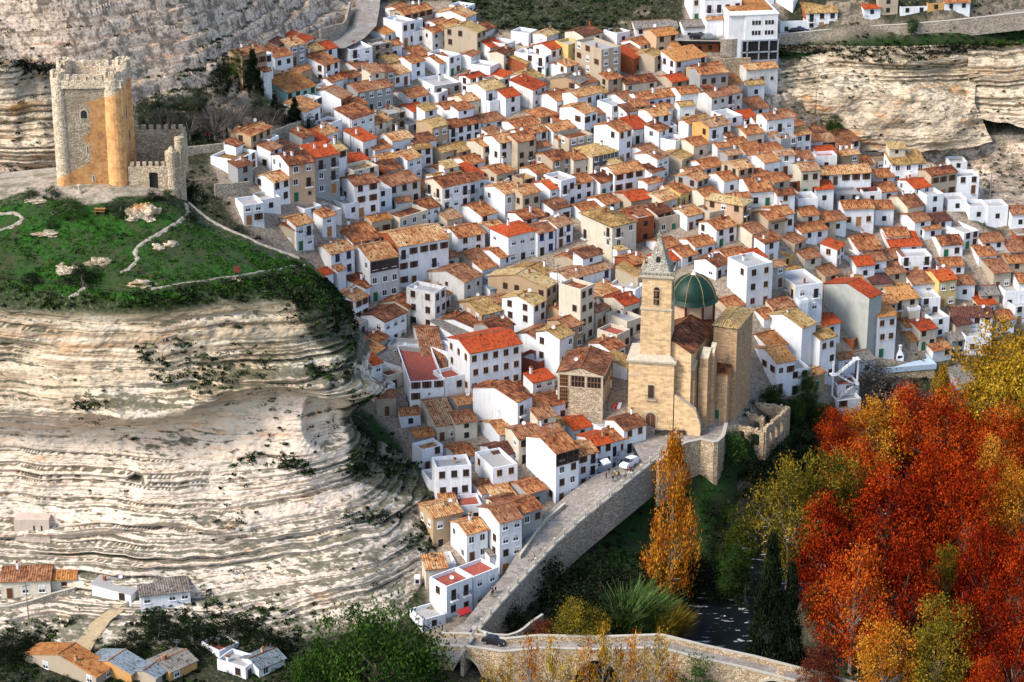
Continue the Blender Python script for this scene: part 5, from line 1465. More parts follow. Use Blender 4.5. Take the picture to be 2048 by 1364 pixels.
# museum-like stone building beside the church
mu=special(1205,752,90,20,90,78,'gst',['now']); me_=mu['ob']; me_.name='town_hall'; tag(me_,'square stone hall with gabled tiled roof and large gridded windows beside the church','building')
for c in me_.children:
    if c.name.startswith('wall'):
        for sl in range(3): c.data.materials[sl]=M['castle2'] if sl==0 else M['Wb2'] if 'Wb2' in M else M['castle2']
    if c.name.startswith('roof'): c.data.materials[0]=R['u']
Lb,La,He=mu['dim']
b=MB()
b.box(-.22,0,-.1,La+.1,He-.25,He+.1,0); b.box(-.1,Lb+.2,-.25,0,He-.25,He+.1,0); b.box(-.12,0,0,La,He-3.0,He-2.8,0)
for y_ in (0,La*.36,La*.72,La-.35): b.box(-.14,0,y_,y_+.35,He-2.8 if 0<y_<La-.5 else -2,He-.25,0)
b.build('stone_frame',[M['stoneled']],me_)
for (y0_,y1_,z0_,z1_) in ((.45,La*.34,He-2.7,He-.35),(La*.41,La*.70,He-2.7,He-.35),(La*.78,La-.45,He-7.6,He-.35)):
    b=MB(); b.box(-.08,0,y0_,y1_,z0_,z1_,1); ny=4; nz_2=max(2,int((z1_-z0_)/.8))
    for i in range(ny+1): yy=y0_+(y1_-y0_)*i/ny; b.box(-.13,-.08,yy-.04,yy+.04,z0_,z1_,0)
    for i in range(nz_2+1): zz=z0_+(z1_-z0_)*i/nz_2; b.box(-.13,-.08,y0_,y1_,zz-.04,zz+.04,0)
    b.build('grid_window',[M['woodo'],M['glass']],me_)
for i in range(4):
    b=MB(); x_=Lb*(i+.5)/4; b.box(x_-.9,x_+.9,-.07,0,He-2.5,He-.4,1); b.box(x_-.04,x_+.04,-.1,-.07,He-2.5,He-.4,0); b.build('grid_window',[M['woodo'],M['glass']],me_)
for i in range(5): inst('window',WIN['small'],me_,(Lb*(i+.5)/5,0,2.2),0)
# hotel block on the edge of the upper cliff
ho=thing('hotel','white four-storey hotel with grey glazed lower floors overhanging the cliff edge','hotel',ground(1488,128),math.radians(8))
hb=ground(1488,128); kk=pxm(hb); HW=66/kk; HD_=14.0; z1=6.2; z2=12.6
b=MB(); b.box(0,HW,0,HD_,z1,z2,0); b.box(-4.2,0,.4,HD_,z1-2,z2,0); b.box(-4.2,0,.4,HD_,-6,z1-2,0); b.box(0,HW,3,HD_,-6,z1,0); b.build('wall',[M['Ww']],ho)
b=MB(); b.box(-.9,HW+.35,-.5,3,z1-.3,z1,0); b.box(-.9,HW+.35,-.5,3,2.9,3.2,0); b.box(-.9,HW+.35,-.5,3,-1.0,1.0,0); b.box(-.9,-.6,-.5,3,1.0,z1-.3,0); b.box(HW+.05,HW+.35,-.5,3,1.0,z1-.3,0)
for z_ in (1.0,3.2):
    for x_ in (.6,3.6,6.2): b.box(x_-.15,x_+.15,-.5,-.2,z_,z_+2.6 if z_<2 else z1-.3,0)
b.build('gallery_frame',[flat('grey_cladding',(.24,.26,.29),.6)],ho)
for z_ in (1.0,3.2):
    b=MB(); b.box(-.6,HW+.05,-.15,-.1,z_,z_+(1.9 if z_<2 else 2.7),0); b.build('gallery_window',[M['glass']],ho)
for z_ in (z1+1.2,z1+3.8):
    for x_ in (HW*.34,HW*.74):
        b=MB(); b.box(x_-1.2,x_+1.2,-.05,0,z_,z_+1.1,1); 
        for q in (-1.2,-.4,.4,1.2): b.box(x_+q-.05,x_+q+.05,-.08,-.05,z_,z_+1.1,0)
        b.build('window',[M['white'],M['shade']],ho)
b=MB(); b.box(-4.4,HW+.2,-.2,HD_+.2,z2,z2+.3,1); b.box(-3.5,HW-.8,3,HD_-1,z2+.3,z2+.7,0); b.build('roof',[R['o'],M['white']],ho)
for x_ in (1.2,HW-1): b=MB(); b.tube((x_,.3,-8),(x_,.3,-1),.16,.16,8); b.build('stilt',[M['metal']],ho)
# ================================================================ STREET, BRIDGE, WALLS
M['rub']=rubble('wall_rubble',(.30,.235,.17),(.52,.43,.32),(.66,.57,.45),.42,.14,False)
M['rubw']=rubble('wall_rubble_warm',(.34,.24,.14),(.62,.45,.27),(.74,.60,.42),.45,.14,False)
M['pale']=plaster('pale_coping',(.52,.47,.38),amt=1.0)
t=NT('cobbled_street'); p=t.pos(); vo=t.add('ShaderNodeTexVoronoi'); vo.inputs['Scale'].default_value=1.6; t.l(t.mapping(p,(.6,1.6,.6),(0,0,.9)),vo.inputs['Vector'])
n=t.noise(p,2.2,5,.7); n2=t.noise(p,.3,4,.6)
c=t.ramp(n,[(.3,(.15,.13,.11)),(.5,(.33,.29,.25)),(.7,(.50,.45,.39))]); c=t.mix(t.ramp(n2,[(.4,(0,0,0)),(.65,(.5,.5,.5))]),c,(.20,.15,.10))
x=t.add('ShaderNodeSeparateXYZ'); t.l(vo.outputs['Color'],x.inputs[0]); c=t.mix(t.math('MULTIPLY',x.outputs[0],.45),c,(.10,.09,.08)); t.color(c); t.bump(n,.6,.1); M['cobble']=t.mat
def lerp_poly(P,n):
    P=np.array(P,float); d=np.r_[0,np.cumsum(np.linalg.norm(np.diff(P,axis=0),axis=1))]; s_=np.linspace(0,d[-1],n)
    return np.stack([np.interp(s_,d,P[:,i]) for i in range(P.shape[1])],1)
def gp(u,v,dz=.0):
    g=ground(u,v); return (g[0],g[1],g[2]+dz)
Lp=[(880,1300),(905,1282),(960,1212),(1010,1155),(1050,1095),(1085,1045),(1150,990),(1200,955),(1285,915)]
Rp=[(910,1330),(952,1268),(1002,1208),(1061,1143),(1110,1091),(1161,1044),(1202,1010),(1241,978),(1320,914)]
zr_=lambda L_:[PZ(u,v,7.1+(f0[2]-7.1)*max(0,(i-1))/(len(L_)-2)) for i,(u,v) in enumerate(L_)]
LP=lerp_poly(zr_(Lp),60); RP=lerp_poly(zr_(Rp),60)
LP2=LP.copy(); dl=LP-RP; LP2[:,:2]+=dl[:,:2]*.2; LP2[:,2]+=.1
S_=np.stack([LP2,LP,(LP+RP)/2+[0,0,.04],RP])
tag(inst('street',gridmesh('street',S_,[M['cobble']])),kind='structure')
def wall_along(name,P,h,t_,mat,label,cat,down=5,cop=None,group=None):
    """P: world points giving the top line of the ground at the wall; wall rises h above"""
    b=MB(); n=len(P); Q=[Vector(p) for p in P]
    N=[]
    for i in range(n):
        d=(Q[min(i+1,n-1)]-Q[max(i-1,0)]); d.z=0; d.normalize(); N.append(Vector((-d.y,d.x,0))*t_/2)
    for i in range(n-1):
        a,c=Q[i],Q[i+1]; na,nc_=N[i],N[i+1]
        def q(p,nn,z): return (p.x+nn.x,p.y+nn.y,p.z+z)
        b.face([q(a,-na,-down),q(c,-nc_,-down),q(c,-nc_,h),q(a,-na,h)],0); b.face([q(c,nc_,-down),q(a,na,-down),q(a,na,h),q(c,nc_,h)],0)
        b.face([q(a,-na,h),q(c,-nc_,h),q(c,nc_,h),q(a,na,h)],0)
    for i,sg in ((0,1),(n-1,-1)):
        a=Q[i]; b.face([q(a,N[i]*sg,-down),q(a,-N[i]*sg,-down),q(a,-N[i]*sg,h),q(a,N[i]*sg,h)],0)
    e=thing(name,label,cat,P[0],0,group)
    o=b.build('masonry',[mat],e); o.location=(-P[0][0],-P[0][1],-P[0][2])
    if cop:
        b=MB()
        for i in range(n-1):
            a,c=Q[i],Q[i+1]; na,nc_=N[i]*1.25,N[i+1]*1.25
            for z0,z1,w in ((h,h+.16,1),):
                P4=[q(a,-na,z0),q(c,-nc_,z0),q(c,nc_,z0),q(a,na,z0)]; T4=[q(a,-na,z1),q(c,-nc_,z1),q(c,nc_,z1),q(a,na,z1)]
                for k in range(4): j=(k+1)%4; b.face([P4[k],P4[j],T4[j],T4[k]],0)
                b.face(T4,0)
        o=b.build('coping',[M[cop]],e); o.location=(-P[0][0],-P[0][1],-P[0][2])
    return e
sw=wall_along('retaining_wall',[tuple(p) for p in RP[3:]],.25,.6,M['rub'],'long stone retaining wall below the stepped cobbled street up to the church','wall',7,'pale')
# railing posts along the ramp
rail=thing('street_railing','white stone posts and rails along the outer edge of the cobbled ramp','railing',tuple(RP[3]))
o0=Vector(RP[3])
pb=MB(); pb.box(-.2,.2,-.2,.2,0,1.15,0); pb.box(-.26,.26,-.26,.26,1.15,1.28,0); pb.cone((0,0),.14,.02,1.28,1.55,8); pm=pb.mesh('post',[M['pale']])
rp=lerp_poly(RP[3:],22); rb=MB()
for i,p_ in enumerate(rp):
    inst('post',pm,rail,tuple(Vector(p_)-o0+Vector((0,0,.4))))
    if i:
        a=Vector(rp[i-1])-o0; c=Vector(p_)-o0
        for z_ in (.75,1.1,1.45): rb.tube(a+Vector((0,0,z_)),c+Vector((0,0,z_)),.06,.06,5,0)
rb.build('rail',[M['pale']],rail)
# low wall in the middle of the ramp's upper side
mid=[tuple(LP[i]*.72+RP[i]*.28) for i in range(20,43)]
mid=[tuple(LP[i]*.9+RP[i]*.1) for i in range(26,42)]
wall_along('street_parapet',mid,.7,.35,M['rub'],'low stone wall beside the narrow passage between white houses and the ramp','wall',1,'pale')
# plaza
zp=f0[2]
pz=[PZ(*q,zp) for q in ((1255,868),(1300,862),(1360,868),(1410,858),(1446,850),(1448,880),(1430,893),(1402,886),(1372,893),(1350,906),(1318,925),(1285,925))]
b=MB(); b.face([(p[0],p[1],zp-.05) for p in pz],0); o=b.build('plaza',[M['cobble']]); tag(o,kind='structure')
pw=[PZ(*q,zp) for q in ((1316,930),(1348,906),(1372,893),(1402,887),(1432,893),(1446,880),(1452,855))]
wall_along('plaza_wall',[tuple(p) for p in lerp_poly(pw,30)],.9,.6,M['rubw'],'curved stone retaining wall below the church plaza','wall',9,'pale')
# steps from ramp to plaza
for i in range(5):
    pass
# bridge
CPTS=[(880,1288,6.8),(940,1290,7.0),(1010,1300,7.2),(1080,1293,7.6),(1200,1296,8.2),(1320,1292,8.6),(1400,1312,7.6),(1500,1334,6.4),(1600,1360,5.2),(1720,1392,4.2)]
C_=np.array([PZ(*q) for q in CPTS]); C_=lerp_poly(C_,260); BWD=2.5
br=thing('stone_bridge','old humpbacked stone bridge with round arches crossing the river','bridge',tuple(C_[0]))
Q=[Vector(p) for p in C_]; n=len(Q); SS=[0]
for i in range(1,n): SS.append(SS[-1]+(Q[i]-Q[i-1]).length)
def s_at(u): 
    k=int(np.argmin([abs(project(np.array([[p]]))[0][0,0]-u) for p in C_])); return SS[k]
ARCH=[(s_at(942),3.6,4.6),(s_at(1196),4.6,5.9),(s_at(1553),5.0,4.6)]
def under(s_,z):
    for c,r,hh in ARCH:
        if abs(s_-c)<r: return -1.5+ (hh+2.7)*math.sqrt(1-((s_-c)/r)**2)
    return -3.0
NB=[]
for i in range(n):
    d=Q[min(i+1,n-1)]-Q[max(i-1,0)]; d.z=0; d.normalize(); NB.append(Vector((-d.y,d.x,0)))
b=MB(); dk=MB(); cp_=MB(); ars=[MB() for _ in ARCH]
O=Vector(C_[0])
for i in range(n-1):
    a,c=Q[i],Q[i+1]; ua,uc=under(SS[i],a.z),under(SS[i+1],c.z)
    for sg in (-1,1):
        na,nc_=NB[i]*BWD*sg,NB[i+1]*BWD*sg; ia,ic=NB[i]*(BWD-.45)*sg,NB[i+1]*(BWD-.45)*sg
        F=[(a+na).to_tuple()[:2]+(ua,),(c+nc_).to_tuple()[:2]+(uc,),(c+nc_).to_tuple()[:2]+(c.z+.95,),(a+na).to_tuple()[:2]+(a.z+.95,)]
        b.face(F if sg<0 else F[::-1],0)
        G=[(a+ia).to_tuple()[:2]+(a.z,),(c+ic).to_tuple()[:2]+(c.z,),(c+ic).to_tuple()[:2]+(c.z+.95,),(a+ia).to_tuple()[:2]+(a.z+.95,)]
        b.face(G,0)
        for (wo,wi,z0,z1) in ((BWD+.08,BWD-.5,.95,1.13),):
            P=[a+NB[i]*wo*sg,c+NB[i+1]*wo*sg,c+NB[i+1]*wi*sg,a+NB[i]*wi*sg]
            lo=[(p.x,p.y,(a if k in(0,3) else c).z+z0) for k,p in enumerate(P)]; hi=[(p.x,p.y,(a if k in(0,3) else c).z+z1) for k,p in enumerate(P)]
            for k in range(4): j=(k+1)%4; cp_.face([lo[k],lo[j],hi[j],hi[k]],0)
            cp_.face(hi,0)
        if ua>-2.9 and uc>-2.9:
            ar=ars[int(np.argmin([abs(SS[i]-c_[0]) for c_ in ARCH]))]
            no,ni=NB[i]*(BWD+.07)*sg,NB[i+1]*(BWD+.07)*sg
            ar.face([(a.x+no.x,a.y+no.y,ua-.03),(c.x+ni.x,c.y+ni.y,uc-.03),(c.x+ni.x,c.y+ni.y,uc+.55),(a.x+no.x,a.y+no.y,ua+.55)],0)
            ar.face([(a.x+no.x,a.y+no.y,ua+.55),(c.x+ni.x,c.y+ni.y,uc+.55),(c.x+nc_.x,c.y+nc_.y,uc+.55),(a.x+na.x,a.y+na.y,ua+.55)],0)
            if sg>0: ar.face([(a.x+no.x,a.y+no.y,ua-.03),(c.x+ni.x,c.y+ni.y,uc-.03),(c.x-ni.x,c.y-ni.y,uc-.03),(a.x-no.x,a.y-no.y,ua-.03)],0)
    b.face([(a+NB[i]*BWD).to_tuple()[:2]+(ua,),(c+NB[i+1]*BWD).to_tuple()[:2]+(uc,),(c-NB[i+1]*BWD).to_tuple()[:2]+(uc,),(a-NB[i]*BWD).to_tuple()[:2]+(ua,)],0)
    dk.face([(a-NB[i]*BWD*.9).to_tuple()[:2]+(a.z,),(c-NB[i+1]*BWD*.9).to_tuple()[:2]+(c.z,),(c+NB[i+1]*BWD*.9).to_tuple()[:2]+(c.z,),(a+NB[i]*BWD*.9).to_tuple()[:2]+(a.z,)],0)
for nm,m_,mm in (('masonry',b,M['rubw']),('roadway',dk,M['cobble']),('coping',cp_,M['pale']),*[('arch_ring',a_,M['stoneled']) for a_ in ars]):
    o=m_.build(nm,[mm],br); o.location=-O
# forecourt between bridge and street
fc=[PZ(*q,7.05) for q in ((850,1305),(880,1275),(925,1245),(955,1262),(1040,1276),(1040,1294),(960,1296),(880,1310))]
b=MB(); b.face([(p[0],p[1],p[2]) for p in fc],0); tag(b.build('road',[M['cobble']]),kind='structure')
wall_along('curved_parapet',[tuple(p) for p in lerp_poly([PZ(*q,7.2) for q in ((946,1262),(958,1270),(985,1278),(1015,1280),(1035,1274),(1048,1266),(1062,1254),(1085,1238))],24)],.9,.4,M['rubw'],'curved golden stone parapet where the bridge meets the street','wall',6,'pale')
# road with its wall on the upper edge of the town
rd_=[PZ(*q) for q in ((1350,84,59.4),(1460,86,59),(1560,76,58.6),(1640,68,58.8),(1720,60,59.2),(1800,56,59.6),(1900,48,60.3),(2048,32,61.5),(2200,18,62.5))]
rd_=lerp_poly(rd_,80); back=rd_.copy(); back[:,1]+=6.5
tag(inst('upper_road',gridmesh('upper_road',np.stack([back+[0,0,.35],rd_+[0,0,.35]]),[M['cobble']])),kind='structure')
wall_along('road_wall',[tuple(p) for p in rd_[8:]],.9,.5,M['rub'],'long stone wall carrying the road above the upper cliff','wall',3.6,'pale')
# terrace walls seen on the slopes
def tw_(pts,h,label,mat='rub',down=3):
    wall_along('terrace_wall',[tuple(p) for p in lerp_poly([gp(*q) for q in pts],max(6,len(pts)*4))],h,.5,M[mat],label,'wall',down,None,'dry-stone terrace walls')
tw_([(1650,290),(1700,280),(1760,272)],2.0,'stepped stone wall under the tree at the foot of the far cliff')
tw_([(1700,325),(1760,323),(1815,308)],2.6,'stone terrace wall just above the houses on the right slope')
tw_([(1700,300),(1750,295),(1790,288)],1.6,'short broken terrace wall between the far cliff and the right-hand houses')
tw_([(1890,275),(1960,280),(2048,278)],1.2,'low terrace wall on the green slope at the far right')
tw_([(1240,132),(1300,128),(1360,135),(1440,140),(1500,138)],3.0,'high stone wall under the orange brick terrace beside the hotel','rubw')
tw_([(640,75),(690,62),(700,20)],2.2,'stone wall beside the lane climbing out of the top of the town')
tw_([(370,312),(440,305),(520,290),(590,262),(660,240)],2.0,'stone wall below the park behind the castle')
tw_([(430,395),(470,392),(500,390)],3.0,'old masonry wall beside the white cube house below the park')
tw_([(570,545),(600,560)],.8,'low wall at the end of the headland path')
tw_([(1110,985),(1150,1000),(1200,1002),(1240,1010)],2.6,'stone terrace wall under the ramp, left of the orange poplar','rubw')
# lane climbing away at the top
la=lerp_poly([gp(*q,.45) for q in ((640,100),(680,80),(705,55),(712,20),(715,-15))],40); la2=la.copy(); la2[:,0]+=6
tag(inst('lane',gridmesh('lane',np.stack([la2,la]),[M['cobble']])),kind='structure')
# paths over the headland
def path(pts,w,name='path'):
    P=lerp_poly([hill_pt(*q) for q in pts],len(pts)*14); 
    P=catmull(P[::7],len(P)*1,0); n=len(P); d=np.gradient(P,axis=0); nn=np.stack([-d[:,1],d[:,0]],1); nn/=np.linalg.norm(nn,axis=1,keepdims=True)+1e-9
    R_=[]
    for k in (-1,-.3,.3,1):
        q=P.copy(); wv_=w*(.5+.12*np.sin(np.arange(n)*.7)); q[:,0]+=nn[:,0]*wv_*k; q[:,1]+=nn[:,1]*wv_*k
        uv_=project(q[None])
        q[:,2]=[hill_pt(float(a),float(c),0,4.4)[2] for a,c in zip(uv_[0][0],uv_[1][0])]
        R_.append(q)
    R_=np.array(R_); R_[:,:,2]+=.20; R_[0,:,2]-=.3; R_[-1,:,2]-=.3
    tag(inst(name,gridmesh(name,R_,[M['dirt']])),kind='structure')
t=NT('dirt_path'); n=t.noise(t.pos(),2,5,.7); t.color(t.ramp(n,[(.3,(.13,.11,.08)),(.55,(.33,.28,.22)),(.75,(.45,.40,.34))])); M['dirt']=t.mat
path([(372,408),(376,430),(350,448),(320,465),(285,485),(268,502),(276,520),(250,542),(225,556)],1.0)
path([(378,405),(420,440),(470,465),(520,488),(560,502),(598,515),(612,527)],1.15)
path([(610,530),(560,540),(500,548),(420,560),(330,575),(270,580)],.6)
path([(165,562),(172,572),(155,586),(130,598)],1.0)
path([(-20,470),(20,455),(48,440),(30,425),(-20,430)],1.0)
path([(100,428),(125,412),(140,405)],1.0)
# foreground track
tr_=lerp_poly([tuple(np.array(hill_pt(*q))+[0,0,.35]) for q in ((250,1195),(215,1225),(180,1252),(155,1285),(135,1320),(115,1340),(105,1350))],40); t2=tr_.copy(); t2[:,0]+=3.6; t2[:,1]+=.8; t2[:,2]+=.25
tag(inst('track',gridmesh('track',np.stack([t2,tr_]),[flat('ochre_track',(.40,.30,.17))])),kind='structure')
# ================================================================ VEGETATION
DK=dict(leaf_dark=.5,leaf_gray_twig=.6,leaf_red=.75,leaf_red_orange=.72,leaf_orange=.7)
def leafmat(name,cols,trans=.25):
    t=NT(name); r=t.rnd(); a=t.add('ShaderNodeAttribute',attribute_name='hue'); n=t.noise(t.pos(),.22,4,.6)
    f=t.math('ADD',t.math('MULTIPLY',a.outputs['Fac'],.55),t.math('MULTIPLY',n,.45)); f=t.math('ADD',f,t.math('MULTIPLY',t.math('SUBTRACT',r,.5),.12))
    k=len(cols); t.color(t.ramp(f,[(.28+.44*i/(k-1),tuple(x*DK.get(name,.62) for x in c)) for i,c in enumerate(cols)])); t.b.inputs['Roughness'].default_value=.75
    t.b.inputs['Specular IOR Level'].default_value=.03
    return t.mat
LM=dict(red=leafmat('leaf_red',[(.03,.002,.001),(.15,.008,.002),(.34,.024,.003),(.50,.07,.008)]),
 redo=leafmat('leaf_red_orange',[(.12,.008,.003),(.34,.028,.005),(.54,.07,.008),(.60,.17,.02)]),
 orange=leafmat('leaf_orange',[(.22,.05,.006),(.46,.13,.010),(.62,.24,.018),(.66,.36,.05)]),
 gold=leafmat('leaf_gold',[(.20,.10,.008),(.42,.22,.012),(.62,.36,.025),(.70,.48,.06)]),
 olive=leafmat('leaf_olive',[(.05,.05,.008),(.14,.12,.014),(.28,.20,.02),(.46,.28,.03)]),
 yg=leafmat('leaf_yellow_green',[(.025,.045,.008),(.07,.10,.014),(.15,.17,.02),(.30,.26,.03)]),
 green=leafmat('leaf_green',[(.010,.025,.006),(.025,.055,.010),(.045,.095,.016),(.08,.14,.03)]),
 willow=leafmat('leaf_willow',[(.010,.028,.006),(.025,.065,.010),(.05,.11,.014),(.11,.17,.03)]),
 dark=leafmat('leaf_dark',[(.004,.008,.004),(.010,.018,.007),(.02,.032,.012),(.035,.05,.02)]),
 gray=leafmat('leaf_gray_twig',[(.06,.05,.045),(.11,.095,.085),(.16,.14,.12),(.2,.18,.16)]),
 sage=leafmat('leaf_sage',[(.02,.03,.015),(.04,.055,.028),(.07,.09,.045),(.10,.12,.06)]),
 cane=leafmat('leaf_cane',[(.03,.06,.015),(.06,.12,.02),(.12,.20,.05),(.20,.27,.09)]),
 maroon=leafmat('leaf_maroon',[(.05,.008,.006),(.12,.018,.012),(.2,.05,.02),(.28,.10,.03)]))
M['bark']=flat('bark_pale',(.20,.165,.13)); M['barkd']=flat('bark_dark',(.07,.055,.04))
def quads(cent,size,rs,droop=None,asp=1.0):
    """leaf faces: random orientation about each centre"""
    n=len(cent); a=rs.normal(size=(n,3)); 
    if droop is not None: a=a*.35+np.array([0,0,-1.0])*droop
    a/=np.linalg.norm(a,axis=1,keepdims=True); c=rs.normal(size=(n,3)); c-=a*(a*c).sum(1,keepdims=True); c/=np.linalg.norm(c,axis=1,keepdims=True)
    s_=(size*rs.uniform(.6,1.3,n))[:,None]; a=a*s_*asp; c=c*s_*.6
    V=np.stack([cent-a,cent-c*.9,cent+a,cent+c],1).reshape(-1,3); F=np.arange(4*n).reshape(n,4)
    return V,F
def crown_mesh(name,shape,n,leaf,seed,nclump=90,spread=.075):
    rs=np.random.RandomState(seed); C=[]
    while len(C)<nclump:
        p=rs.uniform(-1,1,3); r=np.linalg.norm(p)
        if shape=='round':
            if r>1 or r<.45: continue
            q=np.array([p[0]*.46,p[1]*.46,.5+p[2]*.48]); 
            if q[2]<.12: continue
            lob=.82+.22*math.sin(3*math.atan2(p[1],p[0])+seed)+.15*math.sin(5*p[2]+seed); q[:2]*=lob
        elif shape=='column':
            z=rs.uniform(.02,1); rr=.5*(math.sin(min(1,z*1.25+.12)*PI)**.6 if z<.72 else ((1-z)/.28)**.75*.9)*rs.uniform(.35,1)
            a=rs.uniform(0,2*PI); q=np.array([rr*math.cos(a),rr*math.sin(a),z])
        elif shape=='cone':
            z=rs.uniform(.03,1)**1.15; rr=.5*(1-z)**.85*rs.uniform(.55,1); a=rs.uniform(0,2*PI); q=np.array([rr*math.cos(a),rr*math.sin(a),z])
        elif shape in ('dome','weep'):
            if r>1 or r<.5 or p[2]<-.1: continue
            q=np.array([p[0]*.48,p[1]*.48,.04+abs(p[2])*.92]); q[:2]*=.9+.14*math.sin(4*math.atan2(p[1],p[0])+seed)
        C.append(q)
    C=np.array(C); hue=rs.uniform(0,1,nclump); k=rs.randint(0,nclump,n); sp=spread*rs.uniform(.6,1.25,nclump)[k]
    if shape=='column': dz=np.array([.7,.7,.9])*.7
    elif shape=='weep': dz=np.array([.8,.8,1.0])
    else: dz=np.array([1,1,.7])
    off=rs.normal(size=(n,3))*sp[:,None]*dz
    if shape=='weep': off[:,2]-=rs.uniform(0,.13,n)
    P=C[k]+off; P[:,2]=np.maximum(P[:,2],.0)
    V,F=quads(P,leaf,rs,droop=.9 if shape=='weep' else None,asp=1.6 if shape=='weep' else 1.0)
    me=mesh_np(name,V,F,[LM['green']]); h=np.repeat(np.clip(hue[k]*.45+rs.uniform(0,.55,n),0,1),4); setattr_f(me,'hue',h)
    # trunk and limbs to a share of the clumps
    b=MB(); th=.16 if shape in('round','dome','weep') else .05
    b.tube((0,0,-.03),(0.01,0,.28),.028,.022,7); top=(0,0,.28 if shape in('round','dome','weep') else .75)
    b.tube((0.01,0,.28),(0,.01,.62 if shape!='column' and shape!='cone' else .95),.022,.007,6)
    for i in range(0,nclump,6 if shape=='round' else 16 if shape=='column' else 9):
        c=C[i]; z0=max(.12,min(.55,c[2]*.55)); m_=((c[0]*.45),(c[1]*.45),z0+(c[2]-z0)*.5)
        b.tube((0,0,z0),m_,.011,.007,4); b.tube(m_,tuple(c),.007,.002,4)
    return me,b.mesh('trunk',[M['bark']])
PRO={}
for k,(sh_,n_,lf,cl_,sp_) in dict(round=('round',15000,.0122,120,.056),column=('column',12000,.0135,170,.08),cone=('cone',12000,.02,170,.05),weep=('weep',14000,.0105,150,.055),dome=('dome',3400,.024,50,.085)).items():
    PRO[k]=[crown_mesh('crown',sh_,n_,lf,sd,cl_,sp_) for sd in ((1,2,3,4) if k=='round' else (1,2))]
# bare twiggy tree
def bare_mesh(seed,n=1500):
    rs=np.random.RandomState(seed); V=[];F=[]
    P=rs.normal(size=(n,3)); P/=np.linalg.norm(P,axis=1,keepdims=True); P*= (rs.uniform(.3,1,n)**.5)[:,None]; P=P*[.46,.46,.36]+[0,0,.62]
    d=P-np.array([0,0,.2]); d/=np.linalg.norm(d,axis=1,keepdims=True); d+=rs.normal(size=(n,3))*.25; L=.10
    c=np.cross(d,rs.normal(size=(n,3))); c/=np.linalg.norm(c,axis=1,keepdims=True); c*=.0032
    Vv=np.stack([P-c,P+c,P+c*.4+d*L,P-c*.4+d*L],1).reshape(-1,3); me=mesh_np('crown',Vv,np.arange(4*n).reshape(n,4),[LM['gray']]); setattr_f(me,'hue',np.repeat(rs.uniform(0,1,n),4))
    b=MB(); b.tube((0,0,-.05),(0,0,.3),.03,.022,7)
    for i in range(26):
        c_=P[i*7]; m_=(c_[0]*.45,c_[1]*.45,.2+(c_[2]-.2)*.5); b.tube((0,0,.2),m_,.012,.008,4); b.tube(m_,tuple(c_),.008,.003,4)
    return me,b.mesh('trunk',[M['bark']])
PRO['bare']=[bare_mesh(1),bare_mesh(2)]
def sap(seed):
    rs=np.random.RandomState(seed); me,tr_m=crown_mesh('crown','column',1500,.022,seed+40,60,.11)
    b=MB(); b.tube((0,0,-.03),(.02,0,.9),.02,.006,6)
    for i in range(34):
        z=rs.uniform(.05,.7); a=rs.uniform(0,6.28); r=rs.uniform(.15,.42); b.tube((0,0,z),(r*math.cos(a),r*math.sin(a),min(1,z+rs.uniform(.15,.35))),.007,.003,4)
    return me,b.mesh('trunk',[M['bark']])
PRO['sap']=[sap(1),sap(2),sap(3)]

def cane_mesh(seed,n=1500):
    rs=np.random.RandomState(seed); a=rs.uniform(0,2*PI,n); r=np.sqrt(rs.uniform(0,1,n))*.42; P=np.stack([r*np.cos(a),r*np.sin(a),rs.uniform(0,.15,n)],1)
    lean=np.stack([np.cos(a)*r*.5+rs.normal(size=n)*.12+.10,np.sin(a)*r*.5+rs.normal(size=n)*.12,rs.uniform(.5,.85,n)],1); w=.007
    c=np.stack([np.cos(a+1.5),np.sin(a+1.5),0*a],1)*w; mid=P+lean*.6; tip=P+lean*np.array([1.5,1.5,.95])+[.05,0,-.03]
    V=np.concatenate([np.stack([P-c,P+c,mid+c*1.3,mid-c*1.3],1),np.stack([mid-c*1.3,mid+c*1.3,tip+c*.3,tip-c*.3],1)]).reshape(-1,3)
    me=mesh_np('crown',V,np.arange(len(V)).reshape(-1,4),[LM['cane']]); setattr_f(me,'hue',np.tile(np.repeat(rs.uniform(0,1,n),4),2))
    b=MB()
    for i in range(20): b.tube(tuple(P[i]),tuple(P[i]+lean[i]*.8),.006,.004,4)
    return me,b.mesh('stem',[LM['cane']])
PRO['cane']=[cane_mesh(1)]
KIND=dict(round=('tree','tree'),column=('poplar_tree','tree'),cone=('conifer_tree','tree'),weep=('willow_tree','tree'),dome=('bush','bush'),bare=('bare_tree','tree'),cane=('cane_clump','cane clump'),sap=('poplar_tree','tree'))
tn_=[0]
